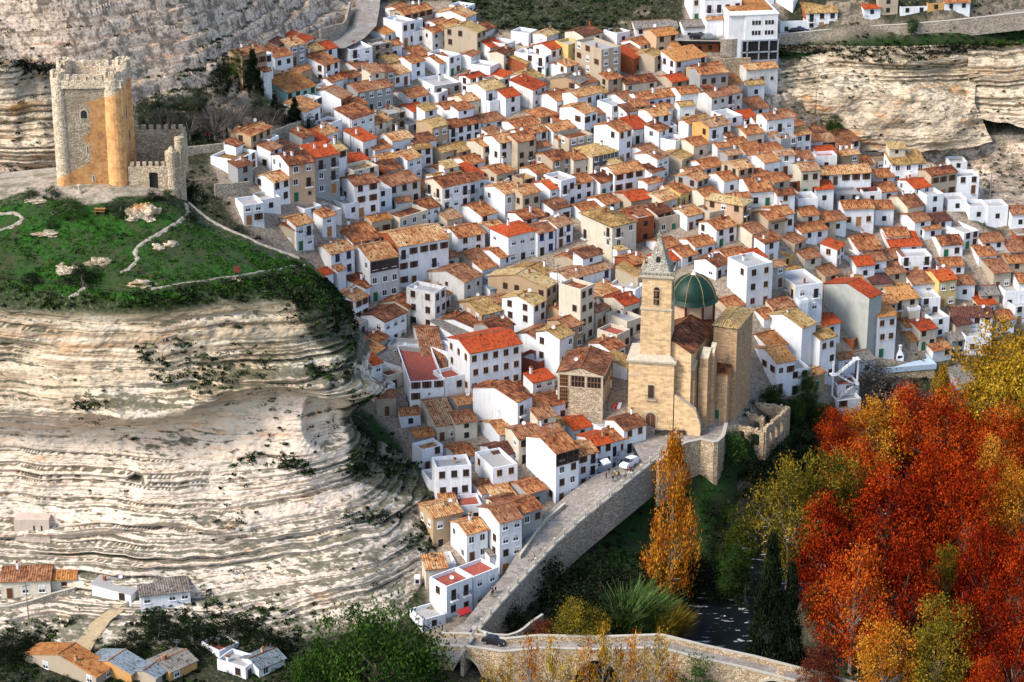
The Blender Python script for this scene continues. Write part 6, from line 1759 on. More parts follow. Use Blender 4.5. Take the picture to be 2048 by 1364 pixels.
def tree(shape,col,u,vtop,vbase,w,label,group=None,on='t',bark=None,name=None,Z=None):
    """crown top and foot as seen; w = seen crown width"""
    if Z is not None: g=PZ(u,vbase,Z)
    elif on=='h': g=hill_pt(u,vbase)
    else: g=ground(u,vbase)
    k=pxm(g); cosd=math.cos(math.atan(tdep((vtop+vbase)/2))); Hh=(vbase-vtop)/(k*cosd)*.98; Wd=w/k
    if shape=='dome': Hh=max(Hh*.95,.6)
    tn_[0]+=1; pr=PRO[shape][tn_[0]%len(PRO[shape])]
    e=thing(name or KIND[shape][0],label,KIND[shape][1],(g[0],g[1],g[2]-.15),(tn_[0]*2.399)%6.28 if shape!='cane' else 0,group)
    f=1.08
    o=inst('crown' if shape not in('dome','cane') else 'foliage',pr[0],e,(0,0,0),0,(Wd*f,Wd*f,Hh*1.0)); o.material_slots[0].link='OBJECT'; o.material_slots[0].material=LM[col]
    if shape not in ('cane',):
        o=inst('trunk' if shape!='dome' else 'stem',pr[1],e,(0,0,0),0,(Wd*f,Wd*f,Hh)); o.material_slots[0].link='OBJECT'; o.material_slots[0].material=M[bark or 'bark']
    return e
PL='autumn plane trees on the river bank'
AUT=[ # shape col u top base w label
('round','orange',1742,792,960,175,'orange tree at the left end of the grove, highest up the bank'),
('round','redo',1672,812,985,120,'red-orange tree at the upper left tip of the autumn grove'),
('round','redo',1815,772,965,150,'red-orange tree just below the blue terrace'),
('round','redo',1890,770,1000,150,'orange tree below the grey-roofed shed'),
('column','gold',1875,735,900,60,'slim golden poplar rising beside the grey shed'),
('round','gold',1975,640,960,210,'large golden tree standing in front of the right-hand houses'),
('round','gold',2040,660,980,170,'tall gold-green tree cut by the right edge of the frame'),
('round','redo',1985,800,1020,150,'red-orange tree under the large golden tree'),
('round','olive',1575,905,1175,175,'olive and gold tree between the church ruins and the red grove'),
('round','olive',1670,895,1150,165,'round golden-olive tree right behind the tall red tree'),
('round','red',1650,990,1270,150,'tall scarlet tree on the left edge of the red grove'),
('round','red',1770,930,1180,190,'deep red tree in the middle of the grove'),
('round','red',1860,880,1150,170,'crimson tree behind the middle of the grove'),
('round','red',1925,905,1190,175,'dark crimson tree right of the grove centre'),
('round','orange',2010,940,1190,130,'golden tree with forked pale trunk at the right of the grove'),
('round','redo',1700,1080,1340,170,'orange-red tree leaning over the river beside the dark conifer'),
('round','red',1800,1060,1320,170,'dark red tree low in the centre of the grove'),
('round','olive',1885,1080,1270,75,'small olive tree poking out between two red trees'),
('round','red',1960,1040,1290,130,'orange tree low on the right of the grove'),
('round','red',2030,1060,1340,130,'dark red tree at the lower right edge'),
('round','red',1925,1170,1400,150,'red tree near the bottom right of the grove'),
('round','olive',1870,1195,1420,170,'brown-olive tree at the bottom of the grove'),
('round','orange',1760,1245,1430,150,'orange tree at the bottom of the grove beside the footbridge'),
('round','red',2020,1240,1440,150,'dark red tree at the bottom right corner'),
('round','redo',1965,1310,1480,110,'red-orange tree cut by the bottom edge on the right'),
('round','maroon',1640,1285,1400,100,'small maroon tree over the right end of the stone bridge'),
('round','redo',1715,880,1100,150,'bright red-orange tree behind the olive tree'),
('round','orange',1975,870,1100,130,'orange tree between the golden tree and the crimson trees'),
('column','orange',1341,880,1195,112,'tall orange poplar standing alone below the ramp'),
('round','yg',1475,1010,1165,95,'yellow-green tree on the bank above the river rapids'),
('round','green',1460,1085,1190,80,'small green tree overhanging the river, left bank'),
('cone','dark',1535,1075,1335,88,'tall dark green conifer on the right bank of the river'),
('cone','dark',1575,1130,1345,70,'second dark conifer, partly behind the tall one'),
('weep','willow',752,1185,1395,325,'large green willow at the foot of the cliff'),
('weep','willow',640,1265,1420,140,'smaller willow touching the left side of the large willow'),
('round','olive',1155,1195,1330,130,'round yellow-green bush-like tree behind the bridge'),
('round','maroon',1085,1235,1330,80,'maroon-leaved tree over the left part of the bridge'),
('cane','cane',1265,1170,1275,95,'tall green cane clump on the left bank of the river'),
('cane','olive',1335,1205,1290,55,'brownish cane clump leaning over the water'),
('dome','cane',1390,1305,1400,110,'spiky green bush in front of the bridge'),
('dome','dark',1100,1095,1215,130,'dark evergreen thicket under the ramp wall'),
('dome','dark',1200,1100,1215,130,'dark thicket left of the poplar foot'),
('dome','dark',1285,1120,1215,110,'black-green thicket behind the cane clump'),
('dome','dark',1370,1085,1180,80,'dark thicket right of the poplar foot'),
('dome','dark',1150,1160,1245,150,'dark undergrowth on the slope below the ramp'),
('dome','dark',1450,1050,1120,80,'dark bush above the small green riverside tree'),
('dome','dark',1390,1095,1165,100,'black-green thicket at the water edge right of the poplar'),
('dome','dark',1440,1120,1185,90,'dark bank thicket above the rapids'),
('dome','dark',1490,1130,1200,80,'dark thicket beside the tall conifer'),
('dome','dark',1230,1200,1290,120,'dark undergrowth behind the cane clump, on its bridge side'),
('dome','dark',1020,1200,1275,90,'dark bushes in the corner between ramp wall and curved parapet'),
('dome','dark',1420,990,1060,90,'brown-green bush on the slope below the plaza wall'),
('dome','green',1460,848,920,60,'dark round bush beside the plaza retaining wall'),
('round','green',1612,738,815,52,'green tree between the two white terraced houses'),
('round','green',1545,770,815,60,'green tree beside the ruin walls under the white house'),
('round','green',1590,790,850,60,'small green tree beneath the white houses right of the church'),
('round','green',1640,800,860,70,'green tree below the zigzag white stairs'),
('dome','dark',1600,850,905,90,'dark shrub right of the roofless stone ruin'),
('dome','dark',1550,880,940,110,'dark green shrub under the roofless ruin'),
('dome','dark',1500,905,985,80,'brown shrub above the river bank terrace'),
('dome','gray',1740,720,800,130,'grey leafless thicket under the blue terrace'),
('dome','gray',1800,745,830,120,'grey leafless thicket behind the orange tree tops'),
('cone','green',1885,745,800,30,'small dark cypress beside the brick shed'),
('dome','sage',1500,860,890,26,'bush in the church ruin'),
('column','green',745,672,712,18,'single cypress by the white garden wall under the headland'),
('round','green',1665,230,285,62,'round green tree at the foot of the far cliff'),
('dome','green',1690,255,290,40,'bush beside the tree at the far cliff'),
('round','green',1823,32,70,32,'small tree on the verge of the upper road'),
('round','green',1025,165,195,14,'small tree on the white house terrace near the top'),
('round','green',1052,170,198,16,'small round tree by the narrow street at the top'),
('round','green',782,395,425,26,'small tree against the tall white house'),
('dome','dark',615,225,258,55,'dark shrub under the brick-sided white house'),
]
for a in AUT: tree(a[0],a[1],a[2],a[3],a[4],a[5],a[6],PL if a[2]>1560 and a[3]>600 and a[0]=='round' else None, bark='barkd' if a[1] in('dark','green','willow') else None, Z=(1.0 if a[3]>880 and a[4]>1100 and a[2]<1460 else 2.0) if a[4]>1040 else None)
for i,(u,vt,w) in enumerate(((1060,1265,38),(1100,1285,40),(1140,1300,38),(1175,1290,36),(1205,1255,34),(1235,1285,36),(1265,1260,36),(1290,1300,36),(1318,1265,38),(1345,1310,34),(1020,1310,40),(985,1325,40))):
    tree('sap','gold' if i%3 else 'orange',u,vt+random.Random(i).uniform(-12,14),1440,w*random.Random(i+50).uniform(1.2,2.1),'slim golden poplar sapling in front of the stone bridge','poplar saplings before the bridge',Z=1.0)
for i,(u,vt,vb,w,sh_,c) in enumerate(((300,190,265,90,'round','sage'),(345,185,262,80,'round','sage'),(395,175,235,75,'round','sage'),(430,215,282,80,'bare','gray'),(465,190,275,80,'bare','gray'),(495,215,275,70,'bare','gray'),(540,215,268,60,'bare','gray'),
   (508,100,190,45,'cone','dark'),(445,120,200,50,'round','dark'),(480,95,160,50,'round','green'),(380,225,280,70,'bare','gray'),(565,200,250,50,'round','dark'),(455,255,300,14,'column','dark'),(520,185,240,60,'round','sage'),(330,215,285,60,'bare','gray'),(590,195,248,36,'cone','dark'),(550,188,236,30,'cone','dark'))):
    tree(sh_,c,u,vt,vb,w,['rounded sage-green tree in the park behind the castle','leafless grey tree in the park behind the castle','dark evergreen tree in the park behind the castle'][0 if c in('sage','green') else 1 if sh_=='bare' else 2],'park trees behind the castle')
for (u,vt,vb,w,c,l) in ((62,370,395,36,'sage','grey-green bush left of the castle forecourt'),(103,366,394,34,'sage','grey-green bush at the castle forecourt edge nearest the keep'),(305,378,398,36,'dark','dark bush before the castle gate'),(335,374,398,34,'sage','pale bush right of the castle gate'),
   (388,330,375,50,'dark','dark bush beside the castle courtyard wall'),(410,345,385,55,'dark','dark bush under the park wall'),(105,430,455,24,'green','small tree in a stone ring on the lawn'),(140,395,418,90,'green','long low shrub above the lawn path'),(240,400,420,60,'sage','scrub around the rock outcrop'),
   (378,422,440,36,'dark','dark shrub where the two headland paths part'),(165,525,560,70,'dark','dark shrub low on the lawn at left'),(60,540,562,44,'dark','round shrub by the left end of the headland fence')):
    tree('dome',c,u,vt,vb,w,l,None,'h')
for (u,vt,vb,w,l) in ((30,1255,1300,90,'black-green thicket below the farmhouse wall'),(45,1290,1325,110,'dark bushes above the orange barn roof'),(262,1262,1300,70,'dark thicket on the far side of the ochre track'),
   (320,1225,1262,80,'dark bush just below the white barn'),(385,1240,1290,100,'dark thicket on the slope between the barn and the willow'),(470,1225,1270,90,'dark shrubs on the ledges left-above the willow'),(540,1250,1300,80,'dark shrub beside the willow at the cliff foot')):
    tree('dome','dark',u,vt,vb,w,l,None,'h')
# ---- scrub: too much to count
def scatter(name,pts,rs,mat,rad=(.5,1.3),per=26,leaf=.22,flatn=.6):
    n=len(pts); P=np.asarray(pts); R_=rs.uniform(rad[0],rad[1],n); idx=np.repeat(np.arange(n),per)
    off=rs.normal(size=(n*per,3)); off/=np.linalg.norm(off,axis=1,keepdims=True); off*=(rs.uniform(.2,1,n*per)**.6)[:,None]; off[:,2]=abs(off[:,2])*flatn
    C_2=P[idx]+off*R_[idx][:,None]; V,F=quads(C_2,leaf,rs); me=mesh_np(name,V,F,[mat]); setattr_f(me,'hue',np.repeat(np.clip(rs.uniform(0,1,n)[idx]*.7+rs.uniform(0,.3,n*per),0,1),4))
    return tag(inst(name,me),kind='stuff')
rs=np.random.RandomState(11)
# on the headland: rim, gullies, ledges
hu,hv=HUV[...,0],HUV[...,1]; Q=HQ
cov=inpoly(hu,hv,[(0,555),(130,590),(330,580),(560,545),(660,560),(700,610),(715,700),(640,700),(600,600),(450,605),(250,615),(0,620)])*1.0
cov+=inpoly(hu,hv,[(560,560),(680,570),(715,640),(700,760),(620,790),(600,690)])*.9
cov+=inpoly(hu,hv,[(270,690),(420,660),(560,720),(540,760),(400,790),(300,760)])*.7
cov+=inpoly(hu,hv,[(700,780),(790,790),(850,900),(830,960),(680,950),(720,880)])*1.6
cov+=inpoly(hu,hv,[(455,930),(500,905),(560,905),(640,925),(640,950),(560,940),(470,945)])*1.8
cov+=inpoly(hu,hv,[(680,1035),(740,1010),(800,1020),(800,1050),(700,1060)])*1.6+inpoly(hu,hv,[(800,1085),(850,1030),(905,1040),(905,1090),(820,1110)])*1.8
cov+=inpoly(hu,hv,[(300,1200),(420,1185),(600,1230),(620,1300),(300,1330),(0,1330),(0,1240),(150,1240),(220,1290)])*1.4
cov*=1-inpoly(hu,hv,[(165,1225),(245,1205),(235,1250),(180,1290),(150,1350),(80,1350),(125,1270)])*1.0
cov+=inpoly(hu,hv,[(150,800),(215,800),(220,820),(150,820)])*2
cov+=.10*(fbm(Q[...,0]*.08,Q[...,2]*.12,0,3,70)>.15)*HM
cov+=.10*HLAWN*(fbm(Q[...,0]*.15,Q[...,1]*.15,0,3,71)>.12)
pr=cov.ravel()*(.25+.75*(fbm(Q[...,0]*.25,Q[...,1]*.25,Q[...,2]*.25,3,72).ravel()>-.05)); pr=pr/pr.sum()
for nm,mt,nn_,sd in (('scrub',LM['dark'],1500,1),('scrub',LM['green'],1100,2),('scrub',LM['sage'],550,3)):
    k=np.random.RandomState(sd).choice(len(pr),nn_,p=pr); scatter(nm,Q.reshape(-1,3)[k],rs,mt,(.35,1.15))
gl=HLAWN.ravel()*(HS<3.9)*(.15+.85*(fbm(HQ[...,0]*.3,HQ[...,1]*.3,0,3,75).ravel()>-.05)); gl/=gl.sum()
LM['grass1']=leafmat('leaf_grass',[(.012,.05,.004),(.03,.12,.008),(.05,.18,.015),(.12,.20,.04)])
kk_=np.random.RandomState(30).choice(len(gl),5200,p=gl); scatter('grass_tufts',HQ.reshape(-1,3)[kk_],rs,LM['grass1'],(.25,.8),9,.16,.25)
kk_=np.random.RandomState(31).choice(len(gl),420,p=gl); scatter('scrub',HQ.reshape(-1,3)[kk_],rs,LM['sage'],(.25,.7),22,.16,.5)
for FQ,n_,sd in ((FQ2,420,21),(FQ3,160,22),(FQ4,200,23)):
    R0_=FQ[:int(FQ.shape[0]*.22)].reshape(-1,3); kk_=np.random.RandomState(sd).choice(len(R0_),n_); scatter('scrub',R0_[kk_],rs,LM['dark' if sd%2 else 'green'],(.5,1.5))
    R0_=FQ.reshape(-1,3); kk_=np.random.RandomState(sd+9).choice(len(R0_),n_//4); scatter('scrub',R0_[kk_],rs,LM['sage'],(.4,1.0))
# on the open ground
Uh,Vh=project(np.stack([X,Y,H2],-1)); vis=(Uh>-40)&(Uh<2090)&(Vh>-40)&(Vh<1400)
veg=(1-A_t)*vis*(.32+.1*A_g)*np.where(A_r>.4,.35+1.6*(fbm(X*.06,Y*.06,0,3,74)>.08),1.0)
veg=veg*(1+3*inpoly(Uh,Vh,[(880,-20),(1380,-20),(1380,90),(1000,90),(880,20)])+3*inpoly(Uh,Vh,[(1500,60),(2060,60),(2060,110),(1560,125)])+2.5*inpoly(Uh,Vh,[(1660,225),(2060,180),(2060,440),(1700,340)])+2.5*inpoly(Uh,Vh,[(300,180),(500,90),(600,200),(560,280),(300,300)])
   +3*inpoly(Uh,Vh,[(1080,1000),(1500,900),(1700,800),(1800,1000),(1500,1150),(1000,1300)])+3*inpoly(Uh,Vh,[(-40,1230),(900,1290),(900,1400),(-40,1400)]))
veg=veg*(1-inpoly(Uh,Vh,[(165,1225),(245,1205),(235,1250),(180,1290),(150,1350),(80,1364),(125,1270)]))*(H2>.6)*(.2+.8*(fbm(X*.12,Y*.12,0,3,73)>-.1)); pv=veg.ravel()/veg.sum(); P3_=np.stack([X,Y,H2],-1).reshape(-1,3)
for nm,mt,nn_,sd in (('scrub',LM['dark'],2600,4),('scrub',LM['sage'],1300,5),('scrub',LM['green'],1300,6)):
    k=np.random.RandomState(sd).choice(len(pv),nn_,p=pv); scatter(nm,P3_[k],rs,mt,(.4,1.3))
# ================================================================ PEOPLE, VEHICLES, SMALL THINGS
def skinned(name,V,E,R_,mat,parent,sub=1):
    me=bpy.data.meshes.new(name); me.from_pydata(V,E,[]); me.materials.append(mat)
    o=link(bpy.data.objects.new(name,me)); o.parent=parent
    m1=o.modifiers.new('skin','SKIN'); m1.use_smooth_shade=True; sk=me.skin_vertices[0]
    for i,r in enumerate(R_): sk.data[i].radius=(r,r) if not isinstance(r,tuple) else r
    sk.data[0].use_root=True
    m2=o.modifiers.new('sub','SUBSURF'); m2.levels=sub; m2.render_levels=sub
    return o
SKIN=flat('skin',(.50,.28,.19)); CLO={}
def clo(c):
    if c not in CLO: CLO[c]=flat('cloth_'+c,dict(black=(.015,.015,.018),red=(.35,.02,.02),blue=(.03,.07,.22),white=(.7,.7,.7),tan=(.40,.30,.16),yellow=(.45,.36,.10),grey=(.12,.12,.13),green=(.05,.10,.05),maroon=(.12,.02,.03),jeans=(.05,.09,.18))[c],.9)
    return CLO[c]
def person(loc,rz,top,legs,label,pose=0,hair='black',group='people on the cobbled street'):
    e=thing('person',label,'person',loc,rz,group); st=(.16,.02,.24)[pose]; ar=(.12,.05,.22)[pose]; ln=(0,0,.05)[pose]
    H_=dict(pel=(0,0,.93),ch=(0,ln,1.30),nk=(0,ln*1.3,1.48),hd=(0,ln*1.6,1.62))
    kn=lambda s_,f: (s_*.10,f*st*1.0+.03,.50); an=lambda s_,f:(s_*.11,f*st*1.3-.02,.08)
    V=[(0,0,.93),(0,ln,1.30),(0,ln*1.3,1.49),(0,ln*1.6,1.60),(0,ln*1.6+.01,1.72)]; E=[(0,1),(1,2),(2,3),(3,4)]; R_=[(.14,.10),(.155,.10),.055,.085,.075]
    for s_,f in ((-1,1),(1,-1)):
        i=len(V); V+=[(s_*.10,0,.88),kn(s_,f),an(s_,f),(s_*.12,f*st*1.3+.15,.03)]; E+=[(0,i),(i,i+1),(i+1,i+2),(i+2,i+3)]; R_+=[.085,.06,.042,.035]
        i=len(V); V+=[(s_*.19,ln,1.41),(s_*.25,-f*ar*.5,1.14),(s_*.24,-f*ar+.10,.92),(s_*.24,-f*ar+.14,.82)]; E+=[(1,i),(i,i+1),(i+1,i+2),(i+2,i+3)]; R_+=[.055,.042,.032,.030]
    skinned('body',V,E,R_,SKIN,e)
    V=[(0,0,.90),(0,ln,1.30),(0,ln*1.2,1.44)]; E=[(0,1),(1,2)]; R_=[(.17,.13),(.185,.13),.10]
    for s_,f in ((-1,1),(1,-1)):
        i=len(V); V+=[(s_*.19,ln,1.41),(s_*.25,-f*ar*.5,1.14),(s_*.24,-f*ar+.09,.94)]; E+=[(1,i),(i,i+1),(i+1,i+2)]; R_+=[.078,.062,.05]
    skinned('jacket',V,E,R_,clo(top),e)
    V=[(0,0,.93)]; E=[]; R_=[(.155,.12)]
    for s_,f in ((-1,1),(1,-1)):
        i=len(V); V+=[(s_*.10,0,.86),kn(s_,f),(s_*.11,f*st*1.3-.02,.13)]; E+=[(0,i),(i,i+1),(i+1,i+2)]; R_+=[.105,.078,.06]
    skinned('trousers',V,E,R_,clo(legs),e)
    b=MB(); b.cone((0,ln*1.6-.015),.095,.085,1.66,1.75,10); b.cone((0,ln*1.6-.015),.085,.02,1.75,1.80,10); b.build('hair',[clo('black' if hair=='black' else 'tan')],e,True)
    return e
def st_pt(f,g):   # f along the ramp 0..1, g across 0 = outer wall, 1 = houses
    i=f*(len(LP)-1); a=int(min(i,len(LP)-2)); w=i-a; l=LP[a]*(1-w)+LP[a+1]*w; r=RP[a]*(1-w)+RP[a+1]*w; p=l*g+r*(1-g); return (float(p[0]),float(p[1]),float(p[2])+.03)
def near_ramp(u,v):
    best=None
    for f in np.linspace(0,1,120):
        for g in (.15,.3,.45,.6,.75,.9):
            p=st_pt(f,g); a,b_2=project(np.array([[p]])); d=(a[0,0]-u)**2+(b_2[0,0]-v)**2
            if best is None or d<best[0]: best=(d,p)
    return best[1]
PP=[(985,1197,'black','black','person in black walking down the ramp, nearest the rail',0),(991,1187,'black','grey','person in black walking beside another, nearer the white houses',2),(984,1184,'grey','black','person in a dark coat walking at the back of the three on the ramp',0),
 (1224,962,'black','jeans','person in dark clothes at the lower end of the crowd by the shops',0),(1230,955,'tan','black','person in a tan jacket in the crowd by the shop awning',1),(1234,960,'yellow','jeans','person in a yellow top in the middle of the crowd',0),
 (1239,956,'black','black','person in black in the crowd, right of the yellow top',2),(1252,960,'green','black','person in a green jacket standing before the rail',1),(1257,955,'white','jeans','person in white between the crowd and the van',0),
 (1259,948,'red','black','person in red near the parked white van',1),(1264,950,'grey','black','person in grey beside the parked white van',0),(1269,943,'black','black','tall person in black right behind the white van',2),
 (1218,950,'black','grey','person in black in the shop doorway',1),(1213,958,'maroon','black','person in maroon sitting at the shop front',1)]
for k_,(u,v,a,c,l,ps) in enumerate(PP): person(near_ramp(u,v),(k_*1.3)%6.28 if k_>2 else -2.2,a,c,l,ps)
person(PZ(942,1274,7.12),.5,'blue','jeans','person in blue standing where the street meets the bridge',1,group=None)
person(PZ(970,1278,7.12),2.5,'white','jeans','person in white by the curved parapet next to the dark car',0,'fair',None)
g=ground(412,280); person((g[0],g[1],g[2]+.1),1,'red','black','person in red in the park behind the castle',1,group=None)
g=ground(420,279); person((g[0],g[1],g[2]+.1),2,'red','grey','second person in red in the park, nearer the wall',1,group=None)
# vehicles
def carmesh(kind):
    if kind=='van': prof_=[(-2.2,.35),(-2.25,1.0),(-2.1,1.85),(-1.6,1.95),(.55,1.95),(1.35,1.25),(2.1,1.05),(2.25,.75),(2.2,.35)]; gl=[(-.0,1.25),(-.0,1.8),(.5,1.82),(1.15,1.25)]
    else: prof_=[(-2.1,.35),(-2.15,.85),(-1.75,.98),(-1.15,1.42),(.25,1.45),(.95,1.0),(1.9,.85),(2.1,.65),(2.1,.35)]; gl=[(-1.5,1.0),(-1.05,1.36),(.2,1.38),(.75,1.0)]
    b=MB(); w=.85
    def ring_(x,z,inset): return inset
    n=len(prof_)
    ws=[w if z<1.05 else w*.84 for x,z in prof_]
    b.face([(x,-q,z) for (x,z),q in zip(prof_,ws)],0); b.face([(x,q,z) for (x,z),q in reversed(list(zip(prof_,ws)))],0)
    for i in range(n):
        (x0,z0),(x1,z1)=prof_[i],prof_[(i+1)%n]; a,c=ws[i],ws[(i+1)%n]; b.face([(x0,-a,z0),(x0,a,z0),(x1,c,z1),(x1,-c,z1)],0)
    g_=MB()
    for s_ in (-1,1): g_.face([(x,s_*(w*.84+.03 if z>1.1 else w*.93),z) for x,z in gl][::s_],0)
    if kind=='van': g_.face([(.6,-.68,1.92),(.6,.68,1.92),(1.33,.72,1.3),(1.33,-.72,1.3)],0)
    else: g_.face([(.32,-.66,1.43),(.32,.66,1.43),(.92,.72,1.05),(.92,-.72,1.05)],0); g_.face([(-1.2,-.66,1.41),(-1.2,.66,1.41),(-1.72,.72,1.03),(-1.72,-.72,1.03)],0)
    gm=g_.mesh('windows_glass',[M['glass']])
    for v_ in gm.vertices: v_.co.z+=.012; v_.co.x*=1.01
    wb=MB(); 
    A=[(.33*math.cos(2*PI*i/14),.33*math.sin(2*PI*i/14)) for i in range(14)]
    for i in range(14):
        a,c=A[i],A[(i+1)%14]; wb.face([(a[0],-.1,a[1]),(c[0],-.1,c[1]),(c[0],.1,c[1]),(a[0],.1,a[1])],0)
    wb.face([(a[0],-.1,a[1]) for a in A],0); wb.face([(a[0],.1,a[1]) for a in reversed(A)],0)
    hb=[(.17*math.cos(2*PI*i/10),.17*math.sin(2*PI*i/10)) for i in range(10)]; wb.face([(a[0],-.11,a[1]) for a in hb],1); wb.face([(a[0],.11,a[1]) for a in reversed(hb)],1)
    return b.mesh('body',[M['white']]),gm,wb.mesh('wheel',[M['iron'],M['metal']])
CARM=dict(car=carmesh('car'),van=carmesh('van')); LAMP=MB(); LAMP.box(-.04,.04,-.16,.16,-.07,.07,0); lampm=LAMP.mesh('headlight',[M['white']])
def car(loc,rz,colr,label,kind='car',tilt=0,group=None):
    e=thing('parked_van' if kind=='van' else 'parked_car',label,kind,loc,rz,group); e.rotation_euler=(0,tilt,rz); B_,G_,W_=CARM[kind]
    o=inst('body',B_,e); o.material_slots[0].link='OBJECT'; o.material_slots[0].material=colr; inst('window',G_,e)
    for x in (-1.35,1.35):
        for y in (-.78,.78): inst('wheel',W_,e,(x,y,.33))
    for y in (-.6,.6): inst('headlight',lampm,e,(2.13 if kind=='car' else 2.22,y,.7))
PC={k:flat('paint_'+k,c,.3,0,.5) for k,c in dict(white=(.8,.8,.8),black=(.012,.012,.016),grey=(.20,.21,.22),navy=(.015,.03,.08),red=(.45,.02,.015),maroon=(.10,.015,.02),silver=(.5,.5,.52)).items()}
p0=near_ramp(1258,936); car(p0,math.radians(235),PC['white'],'white van parked on the cobbled ramp in front of the white houses','van',-.12)
car(PZ(988,1287,7.15),math.radians(-22),PC['black'],'dark car crossing from the bridge to the street')
for (u,v,c,l) in ((1397,80,'black','black car parked in front of the low white house left of the hotel'),(1414,78,'grey','grey car parked next to the black one left of the hotel'),(1590,65,'black','black car at the road wall just right of the hotel'),(1600,62,'navy','dark blue car parked behind another right of the hotel'),
   (1652,62,'silver','silver car on the upper road, low behind the wall'),(1676,60,'navy','dark blue car on the upper road beside the white one'),(1697,55,'white','white car on the upper road'),(1738,56,'grey','grey car parked on the upper road left of the maroon one'),(1765,54,'maroon','maroon car parked on the upper road'),(1841,45,'navy','blue car on the upper road beside the red one'),(1861,42,'red','red car on the upper road')):
    k_=int(np.argmin([abs(project(np.array([[p]]))[0][0,0]-u) for p in rd_])); p=rd_[k_]; car((float(p[0]),float(p[1])+(2.0 if v>50 else 2.5),float(p[2])+.38),math.radians(4),PC[c],l,group='cars parked along the upper road')
# castle forecourt and headland
fe=thing('headland_fence','thin post and rail fence along the edge of the headland lawn','fence',hill_pt(60,560)); fo=Vector(fe.location); fp=MB(); fp.box(-.06,.06,-.06,.06,-.3,1.1,0); fpm=fp.mesh('post',[M['barkd']])
fpts=[hill_pt(u,v+3) for u,v in lerp_poly([(0,556,0),(60,562,0),(150,572,0),(260,586,0),(330,582,0),(430,566,0),(520,554,0),(610,543,0)],46)[:,:2]]
fb=MB()
for i,p in enumerate(fpts):
    q=Vector(p)-fo; inst('post',fpm,fe,tuple(q))
    if i:
        a=Vector(fpts[i-1])-fo; fb.tube(a+Vector((0,0,.95)),q+Vector((0,0,.95)),.03,.03,4); fb.tube(a+Vector((0,0,.5)),q+Vector((0,0,.5)),.03,.03,4)
fb.build('rail',[M['barkd']],fe)
g=hill_pt(474,552); sb=thing('information_board','dark red information board standing on the headland lawn edge','board',g); b=MB(); b.box(-.6,.6,-.05,.05,.7,1.9,0); b.build('panel',[flat('board_red',(.14,.03,.02))],sb); b=MB(); b.box(-.5,-.4,-.04,.04,-.3,.7,0); b.box(.4,.5,-.04,.04,-.3,.7,0); b.build('post',[M['barkd']],sb)
def boulder(u,v,w,h,label,n=1,hill=True,mat='rockwarm',name='boulder'):
    g=hill_pt(u,v) if hill else ground(u,v); k=pxm(g); rs_=np.random.RandomState(int(u+v)); V=[];F=[]
    N1,N2=60,24
    for i in range(N2+1):
        for j in range(N1):
            a=2*PI*j/N1; ph=PI*.5*i/N2; r=math.cos(ph); V.append((math.cos(a)*r,math.sin(a)*r,math.sin(ph)))
    V=np.array(V); ns=1+.85*fbm(V[:,0]*1.9+u,V[:,1]*1.9,V[:,2]*3.0,5,7); st_=np.round(V[:,2]*5)/5*.5+V[:,2]*.5
    V=np.stack([V[:,0]*ns*w/k/2,V[:,1]*ns*w/k/2.6,(st_*ns*h-h*.35)/k],1)
    idx=np.arange((N2+1)*N1).reshape(N2+1,N1); nx=np.roll(idx,-1,1); F=np.stack([idx[:-1],nx[:-1],nx[1:],idx[1:]],-1).reshape(-1,4)
    o=inst(name,mesh_np(name,V,F,[M[mat]]),None,(g[0],g[1],g[2]-.3)); return tag(o,label,'rock')
boulder(285,425,60,26,'tall pale rock outcrop on the lawn below the castle gate'); boulder(265,432,44,20,'smaller rock beside the tall outcrop on the lawn'); boulder(312,492,34,9,'low grey rock right of the winding path'); boulder(340,486,28,9,'grey rock furthest right on the middle lawn')
boulder(195,520,60,10,'broken pale rocks on the left lawn slope'); boulder(140,535,55,12,'pale rock face low on the left lawn'); boulder(290,560,60,7,'flat pale rock near the headland fence'); boulder(470,562,26,10,'small rock beneath the information board'); boulder(75,396,50,7,'ring of pale stones before the left forecourt'); boulder(95,462,55,6,'low pale stone ring around the small lawn tree')
g=hill_pt(200,425); pt=thing('picnic_table','small yellow picnic table on the castle lawn','table',g); b=MB(); b.box(-1,1,-.4,.4,.7,.78,0); b.build('table_top',[M['woodo']],pt); b=MB(); b.box(-1,1,-.9,-.6,.42,.48,0); b.build('bench_seat',[M['woodo']],pt); b=MB(); b.box(-.8,-.7,-.8,.8,-.2,.7,0); b.box(.7,.8,-.8,.8,-.2,.7,0); b.build('trestle',[M['wood']],pt)
g=hill_pt(160,386); fn=thing('stone_fountain','small stone pedestal fountain before the castle keep','fountain',g); b=MB(); b.cone((0,0),.7,.6,-.2,.5,12); b.build('basin',[M['stoneled']],fn); b=MB(); b.cone((0,0),.25,.2,.5,1.5,8); b.cone((0,0),.4,.3,1.5,1.75,10); b.build('pedestal',[M['stoneled']],fn)
